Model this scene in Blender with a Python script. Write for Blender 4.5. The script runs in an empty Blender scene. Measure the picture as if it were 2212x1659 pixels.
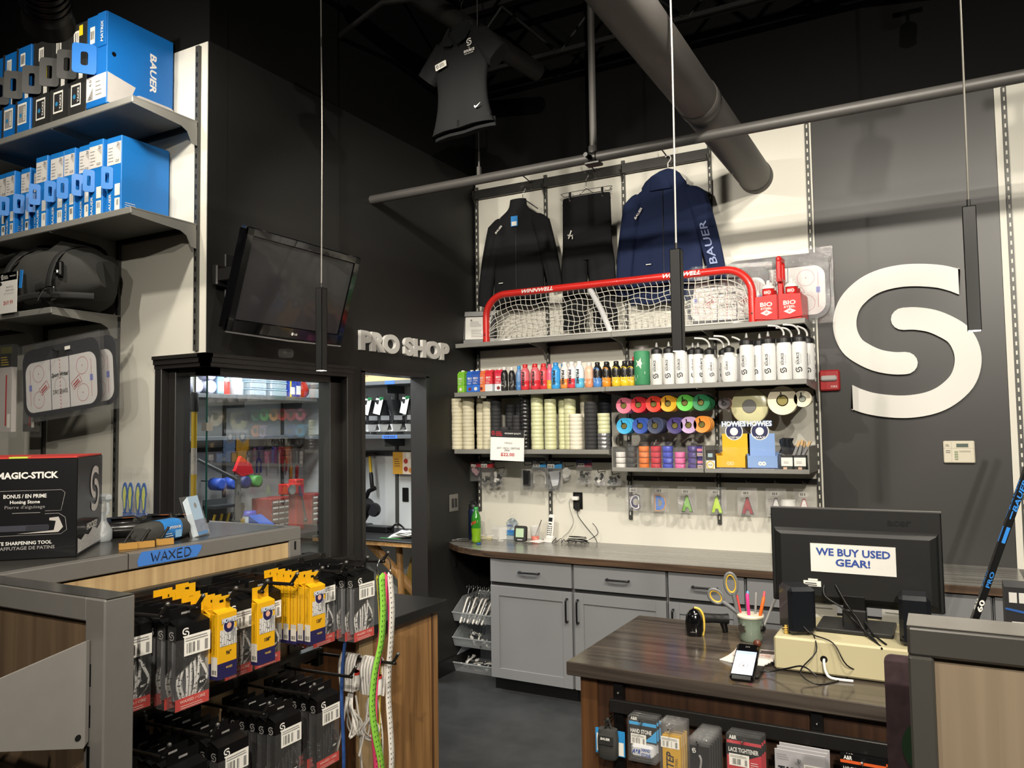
import bpy, math, random
from mathutils import Vector, Matrix
sc = bpy.context.scene
COL = sc.collection
PI = math.pi
rnd = random.Random(11)

# ------------------------------------------------------------------ camera, exposure, lights
def look(yaw, pitch, roll):
    cy, sy, cp, sp = math.cos(yaw), math.sin(yaw), math.cos(pitch), math.sin(pitch)
    d = Vector((-sy * cp, cy * cp, sp)); r = Vector((cy, sy, 0)); u = r.cross(d)
    c, s = math.cos(roll), math.sin(roll)
    return Matrix(((c * r + s * u), (-s * r + c * u), -d)).transposed()

cam_d = bpy.data.cameras.new('camera'); cam = bpy.data.objects.new('camera', cam_d); COL.objects.link(cam)
cam_d.sensor_width = 36.0; cam_d.lens = 1699.56 / 2212 * 36.0; cam_d.clip_start = 0.02
cam.matrix_world = Matrix.Translation((0, 0, 1.67)) @ look(0.498258, 0.0567327, -0.0140060).to_4x4()
sc.camera = cam
vs = sc.view_settings
vs.view_transform = 'Standard'; vs.look = 'None'; vs.gamma = 1.0; vs.use_curve_mapping = False
vs.exposure = 0.77
w = bpy.data.worlds.new('world'); sc.world = w; w.use_nodes = True
w.node_tree.nodes['Background'].inputs[0].default_value = (1.0, 0.93, 0.82, 1)
w.node_tree.nodes['Background'].inputs[1].default_value = 0.0

WARM = (1.0, 0.925, 0.80)
def spot(loc, aim, power, angle=95, blend=0.6, radius=0.035, color=WARM):
    l = bpy.data.lights.new('track_lamp', 'SPOT'); l.energy = power; l.spot_size = math.radians(angle); l.spot_blend = blend
    l.shadow_soft_size = radius; l.color = color
    o = bpy.data.objects.new('track_lamp', l); COL.objects.link(o); o.location = loc
    o.rotation_euler = (Vector(aim) - Vector(loc)).to_track_quat('-Z', 'Y').to_euler()
    return o
# track spots over the sales floor: (lamp position, aim point, watts)
SPOTS = [
    ((-2.10, 2.10, 3.42), (-2.30, 5.0, 1.5), 108),
    ((-0.55, 2.10, 3.42), (-1.10, 5.0, 1.6), 108),
    ((0.75, 2.10, 3.42), (0.10, 5.0, 1.7), 104),
    ((1.30, -2.80, 3.95), (-0.9, 5.0, 2.3), 420, 62),
    ((-2.69, 1.79, 3.36), (-3.55, 2.56, 2.2), 30, 150),
    ((-3.3, 1.05, 3.5), (-3.9, 2.56, 2.5), 32, 140),
    ((-0.15, 1.20, 3.42), (-1.6, 1.5, 1.1), 125),
    ((0.35, 1.75, 3.42), (-0.3, 2.7, 0.9), 60),
    ((0.90, -1.2, 3.42), (-0.6, 1.5, 0.9), 170),  # unseen fill lamp added behind the camera
    ((-1.2, -1.3, 3.42), (-1.7, 0.9, 1.1), 85),  # unseen fill lamp added to lift the end frame
]
for S_ in SPOTS: spot(*S_)
def area(name, loc, size, power, color, aim=(0, 0, -1)):
    l = bpy.data.lights.new(name, 'AREA'); l.energy = power; l.shape = 'RECTANGLE'; l.size, l.size_y = size; l.color = color
    o = bpy.data.objects.new(name, l); COL.objects.link(o); o.location = loc
    o.rotation_euler = Vector(aim).to_track_quat('-Z', 'Y').to_euler(); return o
area('workshop_area_light', (-4.05, 3.75, 2.52), (0.3, 1.2), 26, (0.93, 0.97, 1.0))
area('workshop_area_light', (-3.55, 4.15, 2.52), (0.3, 0.6), 9, (0.93, 0.97, 1.0), (0, .55, -.8))  # second lamp, added to lighten the skates under their shelf

# ------------------------------------------------------------------ materials
def lin(h):
    h = h.lstrip('#'); v = [int(h[i:i + 2], 16) / 255 for i in (0, 2, 4)]
    return tuple(x / 12.92 if x <= 0.04045 else ((x + 0.055) / 1.055) ** 2.4 for x in v) + (1,)
_M = {}
def cv(P, n=6, closed=False):
    """smooth curve through the points (Catmull-Rom)"""
    P = [Vector(p) for p in P]; k = len(P); O = []
    for i in range(k if closed else k - 1):
        if closed: a, b, c, d = P[i - 1], P[i], P[(i + 1) % k], P[(i + 2) % k]
        else: a, b, c, d = P[max(i - 1, 0)], P[i], P[i + 1], P[min(i + 2, k - 1)]
        for j in range(n):
            t = j / n; O.append(.5 * (2 * b + (c - a) * t + (2 * a - 5 * b + 4 * c - d) * t * t + (3 * b - a - 3 * c + d) * t ** 3))
    if not closed: O.append(P[-1])
    return O
def mat(hexc, rough=0.5, metal=0.0, spec=0.5, var=0.06, scale=30.0, bump=0.0, coat=0.0, emit=0.0):
    key = (hexc, rough, metal, spec, var, scale, bump, coat, emit)
    if key in _M: return _M[key]
    m = bpy.data.materials.new('mat_' + hexc.lstrip('#')); m.use_nodes = True
    nt = m.node_tree; b = nt.nodes['Principled BSDF']; c = lin(hexc)
    tc = nt.nodes.new('ShaderNodeTexCoord'); no = nt.nodes.new('ShaderNodeTexNoise')
    no.inputs['Scale'].default_value = scale; no.inputs['Detail'].default_value = 3
    nt.links.new(tc.outputs['Object'], no.inputs['Vector'])
    mx = nt.nodes.new('ShaderNodeMix'); mx.data_type = 'RGBA'
    mx.inputs[6].default_value = tuple(x * (1 - var) for x in c[:3]) + (1,)
    mx.inputs[7].default_value = tuple(min(1, x * (1 + var)) for x in c[:3]) + (1,)
    nt.links.new(no.outputs['Fac'], mx.inputs[0]); nt.links.new(mx.outputs[2], b.inputs['Base Color'])
    b.inputs['Roughness'].default_value = rough; b.inputs['Metallic'].default_value = metal
    b.inputs['Specular IOR Level'].default_value = spec; b.inputs['Coat Weight'].default_value = coat
    if bump:
        bp = nt.nodes.new('ShaderNodeBump'); bp.inputs['Strength'].default_value = bump; bp.inputs['Distance'].default_value = 0.01
        nt.links.new(no.outputs['Fac'], bp.inputs['Height']); nt.links.new(bp.outputs[0], b.inputs['Normal'])
    if emit:
        b.inputs['Emission Color'].default_value = c; b.inputs['Emission Strength'].default_value = emit
    _M[key] = m; return m
def wood(c1, c2, rough=0.45, axis='Z', scale=14.0, name='wood'):
    key = (c1, c2, rough, axis, scale)
    if key in _M: return _M[key]
    m = bpy.data.materials.new('mat_' + name); m.use_nodes = True; nt = m.node_tree; b = nt.nodes['Principled BSDF']
    tc = nt.nodes.new('ShaderNodeTexCoord'); mp = nt.nodes.new('ShaderNodeMapping')
    s = [scale * 2.2] * 3; s['XYZ'.index(axis)] = scale * 0.09; mp.inputs['Scale'].default_value = s
    nt.links.new(tc.outputs['Object'], mp.inputs[0])
    n1 = nt.nodes.new('ShaderNodeTexNoise'); n1.inputs['Scale'].default_value = 1.6; n1.inputs['Detail'].default_value = 6; n1.inputs['Distortion'].default_value = 0.6
    nt.links.new(mp.outputs[0], n1.inputs['Vector'])
    cr = nt.nodes.new('ShaderNodeValToRGB'); cr.color_ramp.elements[0].position = 0.3; cr.color_ramp.elements[1].position = 0.72
    cr.color_ramp.elements[0].color = lin(c1); cr.color_ramp.elements[1].color = lin(c2)
    nt.links.new(n1.outputs['Fac'], cr.inputs[0]); nt.links.new(cr.outputs[0], b.inputs['Base Color'])
    b.inputs['Roughness'].default_value = rough
    _M[key] = m; return m
def clear(tint='#ffffff', haze=0.10, gloss=0.10, name='clear_film', rough=0.08):
    """thin transparent plastic: mostly clear, a little milky, a little glossy"""
    key = ('clear', tint, haze, gloss, rough)
    if key in _M: return _M[key]
    m = bpy.data.materials.new('mat_' + name); m.use_nodes = True; nt = m.node_tree; nt.nodes.clear()
    out = nt.nodes.new('ShaderNodeOutputMaterial'); t = nt.nodes.new('ShaderNodeBsdfTransparent'); d = nt.nodes.new('ShaderNodeBsdfDiffuse'); g = nt.nodes.new('ShaderNodeBsdfGlossy')
    t.inputs[0].default_value = lin(tint); d.inputs[0].default_value = lin(tint); g.inputs['Roughness'].default_value = rough
    no = nt.nodes.new('ShaderNodeTexNoise'); no.inputs['Scale'].default_value = 45; no.inputs['Detail'].default_value = 4; no.inputs['Distortion'].default_value = 1.5
    tc = nt.nodes.new('ShaderNodeTexCoord'); nt.links.new(tc.outputs['Object'], no.inputs['Vector'])
    bp = nt.nodes.new('ShaderNodeBump'); bp.inputs['Strength'].default_value = 0.5; bp.inputs['Distance'].default_value = 0.02
    nt.links.new(no.outputs['Fac'], bp.inputs['Height']); nt.links.new(bp.outputs[0], g.inputs['Normal'])
    a = nt.nodes.new('ShaderNodeMixShader'); a.inputs[0].default_value = haze
    c = nt.nodes.new('ShaderNodeMixShader'); c.inputs[0].default_value = gloss
    nt.links.new(t.outputs[0], a.inputs[1]); nt.links.new(d.outputs[0], a.inputs[2])
    nt.links.new(a.outputs[0], c.inputs[1]); nt.links.new(g.outputs[0], c.inputs[2]); nt.links.new(c.outputs[0], out.inputs[0])
    _M[key] = m; return m
def pane_glass(name='window_glass', ior=1.5):
    m = bpy.data.materials.new('mat_' + name); m.use_nodes = True; nt = m.node_tree; nt.nodes.clear()
    out = nt.nodes.new('ShaderNodeOutputMaterial'); t = nt.nodes.new('ShaderNodeBsdfTransparent'); g = nt.nodes.new('ShaderNodeBsdfGlossy')
    t.inputs[0].default_value = (0.93, 0.97, 0.96, 1); g.inputs['Roughness'].default_value = 0.0
    no = nt.nodes.new('ShaderNodeTexNoise'); no.inputs['Scale'].default_value = 3.0
    fr = nt.nodes.new('ShaderNodeFresnel'); fr.inputs[0].default_value = ior
    ma = nt.nodes.new('ShaderNodeMath'); ma.operation = 'MULTIPLY_ADD'; ma.inputs[1].default_value = 2.4; ma.inputs[2].default_value = 0.03
    mr = nt.nodes.new('ShaderNodeMapRange'); mr.inputs[3].default_value = 0.0; mr.inputs[4].default_value = 0.02
    nt.links.new(no.outputs['Fac'], mr.inputs[0]); nt.links.new(mr.outputs[0], g.inputs['Roughness'])
    nt.links.new(fr.outputs[0], ma.inputs[0])
    x = nt.nodes.new('ShaderNodeMixShader'); nt.links.new(ma.outputs[0], x.inputs[0]); nt.links.new(t.outputs[0], x.inputs[1]); nt.links.new(g.outputs[0], x.inputs[2])
    nt.links.new(x.outputs[0], out.inputs[0]); return m

BLACK = mat('#141414', .5); JET = mat('#0b0b0c', .35); GLOSSBLACK = mat('#08080a', .12, coat=.6); WHITE = mat('#e9e7e2', .5)
PAPER = mat('#e4e2dc', .7, var=.02); INK = mat('#1b1b1d', .7); GREYINK = mat('#8c8a88', .7); REDINK = mat('#b3202a', .6)
STEEL = mat('#4e4d4b', .38, .85, var=.1); SHELF = mat('#84837e', .42, .05, var=.05); UPRIGHT = mat('#4a4a47', .45, .3)
CHROME = mat('#c9c9c8', .15, 1.0); DARKMETAL = mat('#262524', .4, .5); HOOKMAT = mat('#2e2c2a', .35, .7)
CREAM = mat('#dbd8cc', .45, var=.02, scale=3); LABEL = mat('#ece9e0', .6, var=.02)
FILM = clear(haze=.035, gloss=.05); BLISTER = clear(haze=.035, gloss=.06, name='blister'); BAGFILM = clear(haze=.018, gloss=.055, name='poly_bag', rough=.08)
CLEARTUB = clear('#eef3f6', haze=.42, gloss=.10, name='clear_tub', rough=.15)

# ------------------------------------------------------------------ mesh building
_tc = {}
def textmesh(s, bold=0.0, shear=0.0, spacing=1.0, align='CENTER', res=2):
    key = (s, bold, shear, spacing, align, res)
    if key not in _tc:
        cu = bpy.data.curves.new('t', 'FONT'); cu.body = s; cu.offset = bold; cu.shear = shear; cu.space_character = spacing
        cu.align_x = align; cu.resolution_u = res; cu.space_line = 0.85
        ob = bpy.data.objects.new('t', cu); COL.objects.link(ob)
        ev = ob.evaluated_get(bpy.context.evaluated_depsgraph_get()); me = ev.to_mesh()
        V = [(v.co.x, v.co.y) for v in me.vertices]; F = [tuple(p.vertices) for p in me.polygons]
        ev.to_mesh_clear(); bpy.data.objects.remove(ob); bpy.data.curves.remove(cu)
        xs = [v[0] for v in V] or [0, 1]; ys = [v[1] for v in V] or [0, 1]
        _tc[key] = (V, F, min(xs), max(xs), min(ys), max(ys))
    return _tc[key]
def front(x=0, y=0, z=0, rot=0.0):
    """frame of a face that looks along -Y: a to the right (+X), b up (+Z), c out (-Y)"""
    return Matrix.Translation((x, y, z)) @ Matrix(((1, 0, 0, 0), (0, 0, -1, 0), (0, 1, 0, 0), (0, 0, 0, 1))) @ Matrix.Rotation(rot, 4, 'Z')
def sideR(x=0, y=0, z=0, rot=0.0):
    """frame of a face that looks along +X: a towards +Y, b up, c out"""
    return Matrix.Translation((x, y, z)) @ Matrix.Rotation(PI / 2, 4, 'Z') @ front() @ Matrix.Rotation(rot, 4, 'Z')
def up(x=0, y=0, z=0, rot=0.0):
    return Matrix.Translation((x, y, z)) @ Matrix.Rotation(rot, 4, 'Z')
I4 = Matrix.Identity(4)
class MB:
    def __init__(s): s.v = []; s.f = []; s.m = []; s.sm = []; s.mats = []
    def mi(s, m):
        if m not in s.mats: s.mats.append(m)
        return s.mats.index(m)
    def add(s, V, F, m, T=None, smooth=False):
        o = len(s.v); k = s.mi(m)
        if T is None: s.v.extend(tuple(v) for v in V)
        else: s.v.extend(tuple(T @ Vector(v)) for v in V)
        for f in F: s.f.append(tuple(i + o for i in f)); s.m.append(k); s.sm.append(smooth)
        return s
    def box(s, x0, x1, y0, y1, z0, z1, m, T=None, b=0.0):
        if b <= 0:
            V = [(x, y, z) for z in (z0, z1) for y in (y0, y1) for x in (x0, x1)]
            return s.add(V, [(0, 2, 3, 1), (4, 5, 7, 6), (0, 1, 5, 4), (2, 6, 7, 3), (0, 4, 6, 2), (1, 3, 7, 5)], m, T)
        b = min(b, (x1 - x0) / 2.01, (y1 - y0) / 2.01, (z1 - z0) / 2.01)
        V = []; idx = {}
        X, Y, Z = (x0, x1), (y0, y1), (z0, z1)
        for i in (0, 1):
            for j in (0, 1):
                for k in (0, 1):
                    p = [X[i], Y[j], Z[k]]; d = [b if i == 0 else -b, b if j == 0 else -b, b if k == 0 else -b]
                    for a in range(3):
                        q = [p[c] + (0 if c == a else d[c]) for c in range(3)]; idx[i, j, k, a] = len(V); V.append(q)
        F = []
        I = lambda i, j, k, a: idx[i, j, k, a]
        F += [(I(0,0,0,0), I(0,0,1,0), I(0,1,1,0), I(0,1,0,0)), (I(1,0,0,0), I(1,1,0,0), I(1,1,1,0), I(1,0,1,0))]
        F += [(I(0,0,0,1), I(1,0,0,1), I(1,0,1,1), I(0,0,1,1)), (I(0,1,0,1), I(0,1,1,1), I(1,1,1,1), I(1,1,0,1))]
        F += [(I(0,0,0,2), I(0,1,0,2), I(1,1,0,2), I(1,0,0,2)), (I(0,0,1,2), I(1,0,1,2), I(1,1,1,2), I(0,1,1,2))]
        for j in (0, 1):
            for k in (0, 1): F.append((I(0,j,k,1), I(1,j,k,1), I(1,j,k,2), I(0,j,k,2)))
        for i in (0, 1):
            for k in (0, 1): F.append((I(i,0,k,0), I(i,1,k,0), I(i,1,k,2), I(i,0,k,2)))
        for i in (0, 1):
            for j in (0, 1): F.append((I(i,j,0,0), I(i,j,1,0), I(i,j,1,1), I(i,j,0,1)))
        for i in (0, 1):
            for j in (0, 1):
                for k in (0, 1): F.append((I(i,j,k,0), I(i,j,k,1), I(i,j,k,2)))
        return s.add(V, F, m, T)
    def quad(s, a0, a1, b0, b1, m, T, c=0.0):
        return s.add([(a0, b0, c), (a1, b0, c), (a1, b1, c), (a0, b1, c)], [(0, 1, 2, 3)], m, T)
    def poly(s, P, m, T=None, c=0.0):
        return s.add([(p[0], p[1], c) for p in P], [tuple(range(len(P)))], m, T)
    def prism(s, P, c0, c1, m, T=None, smooth=False):
        n = len(P); V = [(p[0], p[1], c0) for p in P] + [(p[0], p[1], c1) for p in P]
        F = [tuple(range(n - 1, -1, -1)), tuple(range(n, 2 * n))]
        s.add(V, F, m, T); return s.add(V, [(i, (i + 1) % n, n + (i + 1) % n, n + i) for i in range(n)], m, T, smooth)
    def disc(s, r, m, T=None, c=0.0, n=24, r0=0.0):
        P = [(r * math.cos(2 * PI * i / n), r * math.sin(2 * PI * i / n)) for i in range(n)]
        if r0 <= 0: return s.poly(P, m, T, c)
        Q = [(p[0] * r0 / r, p[1] * r0 / r) for p in P]
        return s.add([(p[0], p[1], c) for p in P + Q], [(i, (i + 1) % n, n + (i + 1) % n, n + i) for i in range(n)], m, T)
    def plate_ring(s, O, I, c0, c1, m, T=None):
        """flat plate with outline O and one hole I (same point count)"""
        n = len(O); V = [(p[0], p[1], c) for c in (c0, c1) for p in O + I]; F = []
        for i in range(n):
            j = (i + 1) % n; F += [(i, n + i, n + j, j), (2 * n + i, 2 * n + j, 3 * n + j, 3 * n + i), (i, j, 2 * n + j, 2 * n + i), (n + i, 3 * n + i, 3 * n + j, n + j)]
        return s.add(V, F, m, T)
    def lathe(s, prof, m, T=None, n=20, smooth=True, sx=1.0, sy=1.0):
        """prof = [(radius, z)] turned about local Z"""
        V = []; F = []
        for r, z in prof:
            for i in range(n):
                a = 2 * PI * i / n; V.append((r * math.cos(a) * sx, r * math.sin(a) * sy, z))
        for k in range(len(prof) - 1):
            for i in range(n):
                j = (i + 1) % n; F.append((k * n + i, k * n + j, (k + 1) * n + j, (k + 1) * n + i))
        s.add(V, F, m, T, smooth)
        caps = []
        if prof[0][0] > 1e-5: caps.append(tuple(range(n - 1, -1, -1)))
        if prof[-1][0] > 1e-5: caps.append(tuple(range((len(prof) - 1) * n, len(prof) * n)))
        if caps: s.add(V, caps, m, T, False)
        return s
    def cyl(s, r, z0, z1, m, T=None, n=20): return s.lathe([(r, z0), (r, z1)], m, T, n)
    def tube(s, pts, r, m, T=None, n=8, closed=False, smooth=True, flat=None, sm=True):
        if sm and n != 4 and not closed and 3 < len(pts) < 14 and not isinstance(r, (list, tuple)) and .0017 < r < .0075 or (sm and flat is not None and not isinstance(r, (list, tuple)) and 3 < len(pts) < 14): pts = cv(pts, 5)
        P = [Vector(p) for p in pts]; k = len(P); V = []; F = []
        rr = r if isinstance(r, (list, tuple)) else [r] * k
        nrm = None
        for i in range(k):
            if closed: t = P[(i + 1) % k] - P[i - 1]
            else: t = P[min(i + 1, k - 1)] - P[max(i - 1, 0)]
            if t.length < 1e-9: t = Vector((0, 0, 1))
            t.normalize()
            if nrm is None: nrm = t.orthogonal().normalized() if flat is None else (Vector(flat) - t * t.dot(Vector(flat))).normalized()
            else:
                nrm = nrm - t * nrm.dot(t)
                nrm = nrm.normalized() if nrm.length > 1e-6 else t.orthogonal().normalized()
            bn = t.cross(nrm)
            for j in range(n):
                a = 2 * PI * (j + 0.5) / n
                ca, sa = math.cos(a), math.sin(a)
                if flat is not None: sa *= 0.18
                V.append(P[i] + rr[i] * (ca * nrm + sa * bn))
        m_ = k if closed else k - 1
        for i in range(m_):
            for j in range(n):
                a, b = i * n, ((i + 1) % k) * n; F.append((a + j, a + (j + 1) % n, b + (j + 1) % n, b + j))
        s.add(V, F, m, T, smooth)
        if not closed: s.add(V, [tuple(range(n - 1, -1, -1)), tuple(range((k - 1) * n, k * n))], m, T)
        return s
    def loft(s, S, m, T=None, n=24, smooth=True, capped=True):
        """S = list of rings of n points"""
        V = [p for ring in S for p in ring]; F = []
        for k in range(len(S) - 1):
            for i in range(n):
                j = (i + 1) % n; F.append((k * n + i, k * n + j, (k + 1) * n + j, (k + 1) * n + i))
        s.add(V, F, m, T, smooth)
        if capped: s.add(V, [tuple(range(n - 1, -1, -1)), tuple(range((len(S) - 1) * n, len(S) * n))], m, T)
        return s
    def ball(s, r, m, T=None, n=16, sx=1, sy=1, sz=1):
        return s.lathe([(max(1e-6, r * math.sin(PI * i / 8)), -r * math.cos(PI * i / 8) * sz) for i in range(9)], m, T, n, True, sx, sy)
    def txt(s, t, a, b, m, T, w=None, h=None, c=0.0006, bold=0.0, shear=0.0, spacing=1.0, rot=0.0):
        V, F, x0, x1, y0, y1 = textmesh(t, bold, shear, spacing); sw = x1 - x0 or 1; sh = y1 - y0 or 1
        if w is None: kx = ky = h / sh
        elif h is None: kx = ky = w / sw
        else: kx, ky = w / sw, h / sh
        cr, sr = math.cos(rot), math.sin(rot); cx, cy = (x0 + x1) / 2, (y0 + y1) / 2
        W = []
        for x, y in V:
            x = (x - cx) * kx; y = (y - cy) * ky; W.append((a + x * cr - y * sr, b + x * sr + y * cr, c))
        return s.add(W, F, m, T)
    def lines(s, a0, a1, b0, b1, n, m, T, c=0.0006, fill=0.45, seed=0):
        """rows of small print"""
        q = random.Random(seed); st = (b1 - b0) / n
        for i in range(n):
            e = a0 + (a1 - a0) * (0.6 + 0.4 * q.random()); s.quad(a0, e, b0 + i * st, b0 + i * st + st * fill, m, T, c)
        return s
    def barcode(s, a0, a1, b0, b1, m, T, c=0.0006, n=18, seed=3):
        q = random.Random(seed); st = (a1 - a0) / n
        for i in range(n):
            if q.random() < 0.72: s.quad(a0 + i * st, a0 + i * st + st * (0.35 + 0.4 * q.random()), b0, b1, m, T, c)
        return s
    def slogo(s, a, b, h, m, T, c=0.0006, depth=0.0, rot=0.0):
        """the two hooked strokes of the shop's round mark, height h"""
        P0 = [(.278, .310), (.190, .345), (.08, .365), (-.02, .368), (-.12, .350), (-.20, .310), (-.27, .240), (-.302, .155), (-.302, .07), (-.27, -.01), (-.215, -.06), (-.14, -.102), (-.06, -.122), (.0, -.125)]
        P = [(p.x, p.y) for p in cv([(a_, b_, 0) for a_, b_ in P0], 4 if depth > 0 or h > .08 else 1)]; R = 0.063; k = h / 0.868; L = []; Q = []
        for i in range(len(P)):
            p0 = Vector(P[max(i - 1, 0)]); p1 = Vector(P[min(i + 1, len(P) - 1)]); t = (p1 - p0).normalized(); nn = Vector((-t.y, t.x)); p = Vector(P[i])
            if i == 0: L.append(Vector((p.x, p.y + .074)) if nn.y > 0 else Vector((p.x, p.y - .074))); Q.append(Vector((p.x, 2 * p.y - L[0].y)))
            else: L.append(p + nn * R); Q.append(p - nn * R)
        e = Vector(P[-1]); g0 = math.atan2(L[-1].y - e.y, L[-1].x - e.x); cap = [e + R * Vector((math.cos(x), math.sin(x))) for x in [g0 - PI * j / 8 for j in range(9)]]
        cr, sr = math.cos(rot), math.sin(rot)
        for sg in (1, -1):
            tf = lambda p: (a + k * sg * (p.x * cr - p.y * sr), b + k * sg * (p.x * sr + p.y * cr))
            strips = [[tf(Q[i]), tf(Q[i + 1]), tf(L[i + 1]), tf(L[i])] for i in range(len(P) - 1)]
            cp = [tf(p) for p in cap]
            if depth <= 0:
                for q in strips: s.poly(q, m, T, c)
                s.poly(cp, m, T, c)
            else:
                if (L[-1] - cap[0]).length > (L[-1] - cap[-1]).length: cp2 = cp[::-1]
                else: cp2 = cp
                ol = [tf(p) for p in L] + cp2[1:-1] + [tf(p) for p in reversed(Q)]
                for q in strips: s.poly(q, m, T, c + depth)
                s.poly(cp, m, T, c + depth)
                nO = len(ol); V = [(p[0], p[1], c) for p in ol] + [(p[0], p[1], c + depth) for p in ol]
                s.add(V, [(i, (i + 1) % nO, nO + (i + 1) % nO, nO + i) for i in range(nO)], m, T)
        return s
    def obj(s, name, parent=None, loc=None, rz=0.0, bevel=0.0, rot=None, sub=0):
        me = bpy.data.meshes.new(name); me.from_pydata(s.v, [], s.f)
        for m in s.mats: me.materials.append(m)
        for i, p in enumerate(me.polygons): p.material_index = s.m[i]; p.use_smooth = s.sm[i]
        me.update()
        o = bpy.data.objects.new(name, me); COL.objects.link(o)
        if loc: o.location = loc
        o.rotation_euler = rot if rot else (0, 0, rz)
        if parent: o.parent = parent
        if bevel:
            bv = o.modifiers.new('bevel', 'BEVEL'); bv.width = bevel; bv.segments = 2; bv.limit_method = 'ANGLE'
        return o
def rrect(w, h, r, n=5, cx=0, cy=0):
    P = []
    for (sx, sy, a0) in ((1, 1, 0), (-1, 1, PI / 2), (-1, -1, PI), (1, -1, 1.5 * PI)):
        for i in range(n + 1):
            a = a0 + PI / 2 * i / n; P.append((cx + sx * (w / 2 - r) + r * math.cos(a), cy + sy * (h / 2 - r) + r * math.sin(a)))
    return P
def tag(o, label, cat, group=None, kind=None):
    o['label'] = label; o['category'] = cat
    if group: o['group'] = group
    if kind: o['kind'] = kind
    return o
def thing(name, label, cat, loc=(0, 0, 0), rz=0.0, group=None, rot=None):
    o = bpy.data.objects.new(name, None); COL.objects.link(o); o.location = loc
    o.rotation_euler = rot if rot else (0, 0, rz); o.empty_display_size = 0.05
    return tag(o, label, cat, group)
def struct(o):
    o['kind'] = 'structure'; return o
def dup(root, loc, rz=None, label=None, group=None, rot=None):
    r = root.copy(); COL.objects.link(r); r.location = loc
    if rot is not None: r.rotation_euler = rot
    elif rz is not None: r.rotation_euler = (0, 0, rz)
    if label: r['label'] = label
    if group: r['group'] = group
    for ch in list(root.children):
        c = ch.copy(); COL.objects.link(c); c.parent = r
        for g in list(ch.children):
            d = g.copy(); COL.objects.link(d); d.parent = c
    return r
ORD = 'first second third fourth fifth sixth seventh eighth ninth tenth eleventh twelfth thirteenth fourteenth fifteenth sixteenth'.split()
def nth(i, n=None, last='last'):
    return last if n is not None and i == n - 1 and n > 1 else ORD[i]
# ------------------------------------------------------------------ the room
XW, YB, YL = -3.04, 5.03, 2.56          # shop wall (faces +X), back wall, shelving wall (faces -Y)
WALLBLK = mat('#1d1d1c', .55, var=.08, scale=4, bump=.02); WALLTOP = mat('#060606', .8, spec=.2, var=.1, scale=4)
WALLGREY = mat('#363534', .42, var=.05, scale=6, bump=.02); FRAMEBLK = mat('#232120', .4, var=.08)
def floor_mat():
    m = bpy.data.materials.new('mat_painted_concrete'); m.use_nodes = True; nt = m.node_tree; b = nt.nodes['Principled BSDF']
    tc = nt.nodes.new('ShaderNodeTexCoord'); n = nt.nodes.new('ShaderNodeTexNoise'); n.inputs['Scale'].default_value = 3.0; n.inputs['Detail'].default_value = 9; n.inputs['Roughness'].default_value = .7
    n2 = nt.nodes.new('ShaderNodeTexVoronoi'); n2.inputs['Scale'].default_value = 26
    cr = nt.nodes.new('ShaderNodeValToRGB'); cr.color_ramp.elements[0].position = .35; cr.color_ramp.elements[1].position = .7
    cr.color_ramp.elements[0].color = lin('#2b2c2d'); cr.color_ramp.elements[1].color = lin('#3d3e3f')
    sp = nt.nodes.new('ShaderNodeValToRGB'); sp.color_ramp.elements[0].position = 0.0; sp.color_ramp.elements[1].position = .035
    sp.color_ramp.elements[0].color = (.35, .35, .34, 1); sp.color_ramp.elements[1].color = (0, 0, 0, 1)
    ad = nt.nodes.new('ShaderNodeMix'); ad.data_type = 'RGBA'; ad.blend_type = 'ADD'; ad.inputs[0].default_value = .5
    nt.links.new(tc.outputs['Object'], n.inputs['Vector']); nt.links.new(tc.outputs['Object'], n2.inputs['Vector'])
    nt.links.new(n.outputs['Fac'], cr.inputs[0]); nt.links.new(n2.outputs['Distance'], sp.inputs[0])
    nt.links.new(cr.outputs[0], ad.inputs[6]); nt.links.new(sp.outputs[0], ad.inputs[7]); nt.links.new(ad.outputs[2], b.inputs['Base Color'])
    b.inputs['Roughness'].default_value = .42; return m
struct(MB().box(-6.5, 4.2, -4.2, 6, -.1, 0, floor_mat()).obj('floor'))
CEILZ = 4.9
struct(MB().box(-6.5, 4.2, -4.2, 6, CEILZ, CEILZ + .1, mat('#0b0b0c', .8)).obj('ceiling'))
# back wall: black block wall carrying laminate panels below 3.53 m
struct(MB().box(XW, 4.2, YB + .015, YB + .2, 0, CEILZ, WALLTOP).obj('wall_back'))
struct(MB().box(XW + .012, -.632, YB, YB + .014, .80, 3.53, CREAM).obj('trim_1'))
struct(MB().box(-.630, .325, YB + .004, YB + .014, .80, 3.53, WALLGREY).obj('trim_2'))
struct(MB().box(.327, 2.6, YB, YB + .014, 0, 3.53, CREAM).obj('trim_3'))
struct(MB().box(-2.6, .325, YB, YB + .014, 0, .79, WALLGREY).obj('trim_4'))
# shelving wall (faces the camera), with the window return cut out of its corner
b = MB()
b.box(-6.4, -3.385, YL, YL + .12, 0, 3.56, CREAM); b.box(-3.385, XW + .0, YL, YL + .12, 2.04, 3.56, CREAM); b.box(-3.385, XW, YL, YL + .12, 0, .93, CREAM)
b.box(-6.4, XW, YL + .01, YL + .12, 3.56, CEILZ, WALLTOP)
struct(b.obj('wall_left'))
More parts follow.
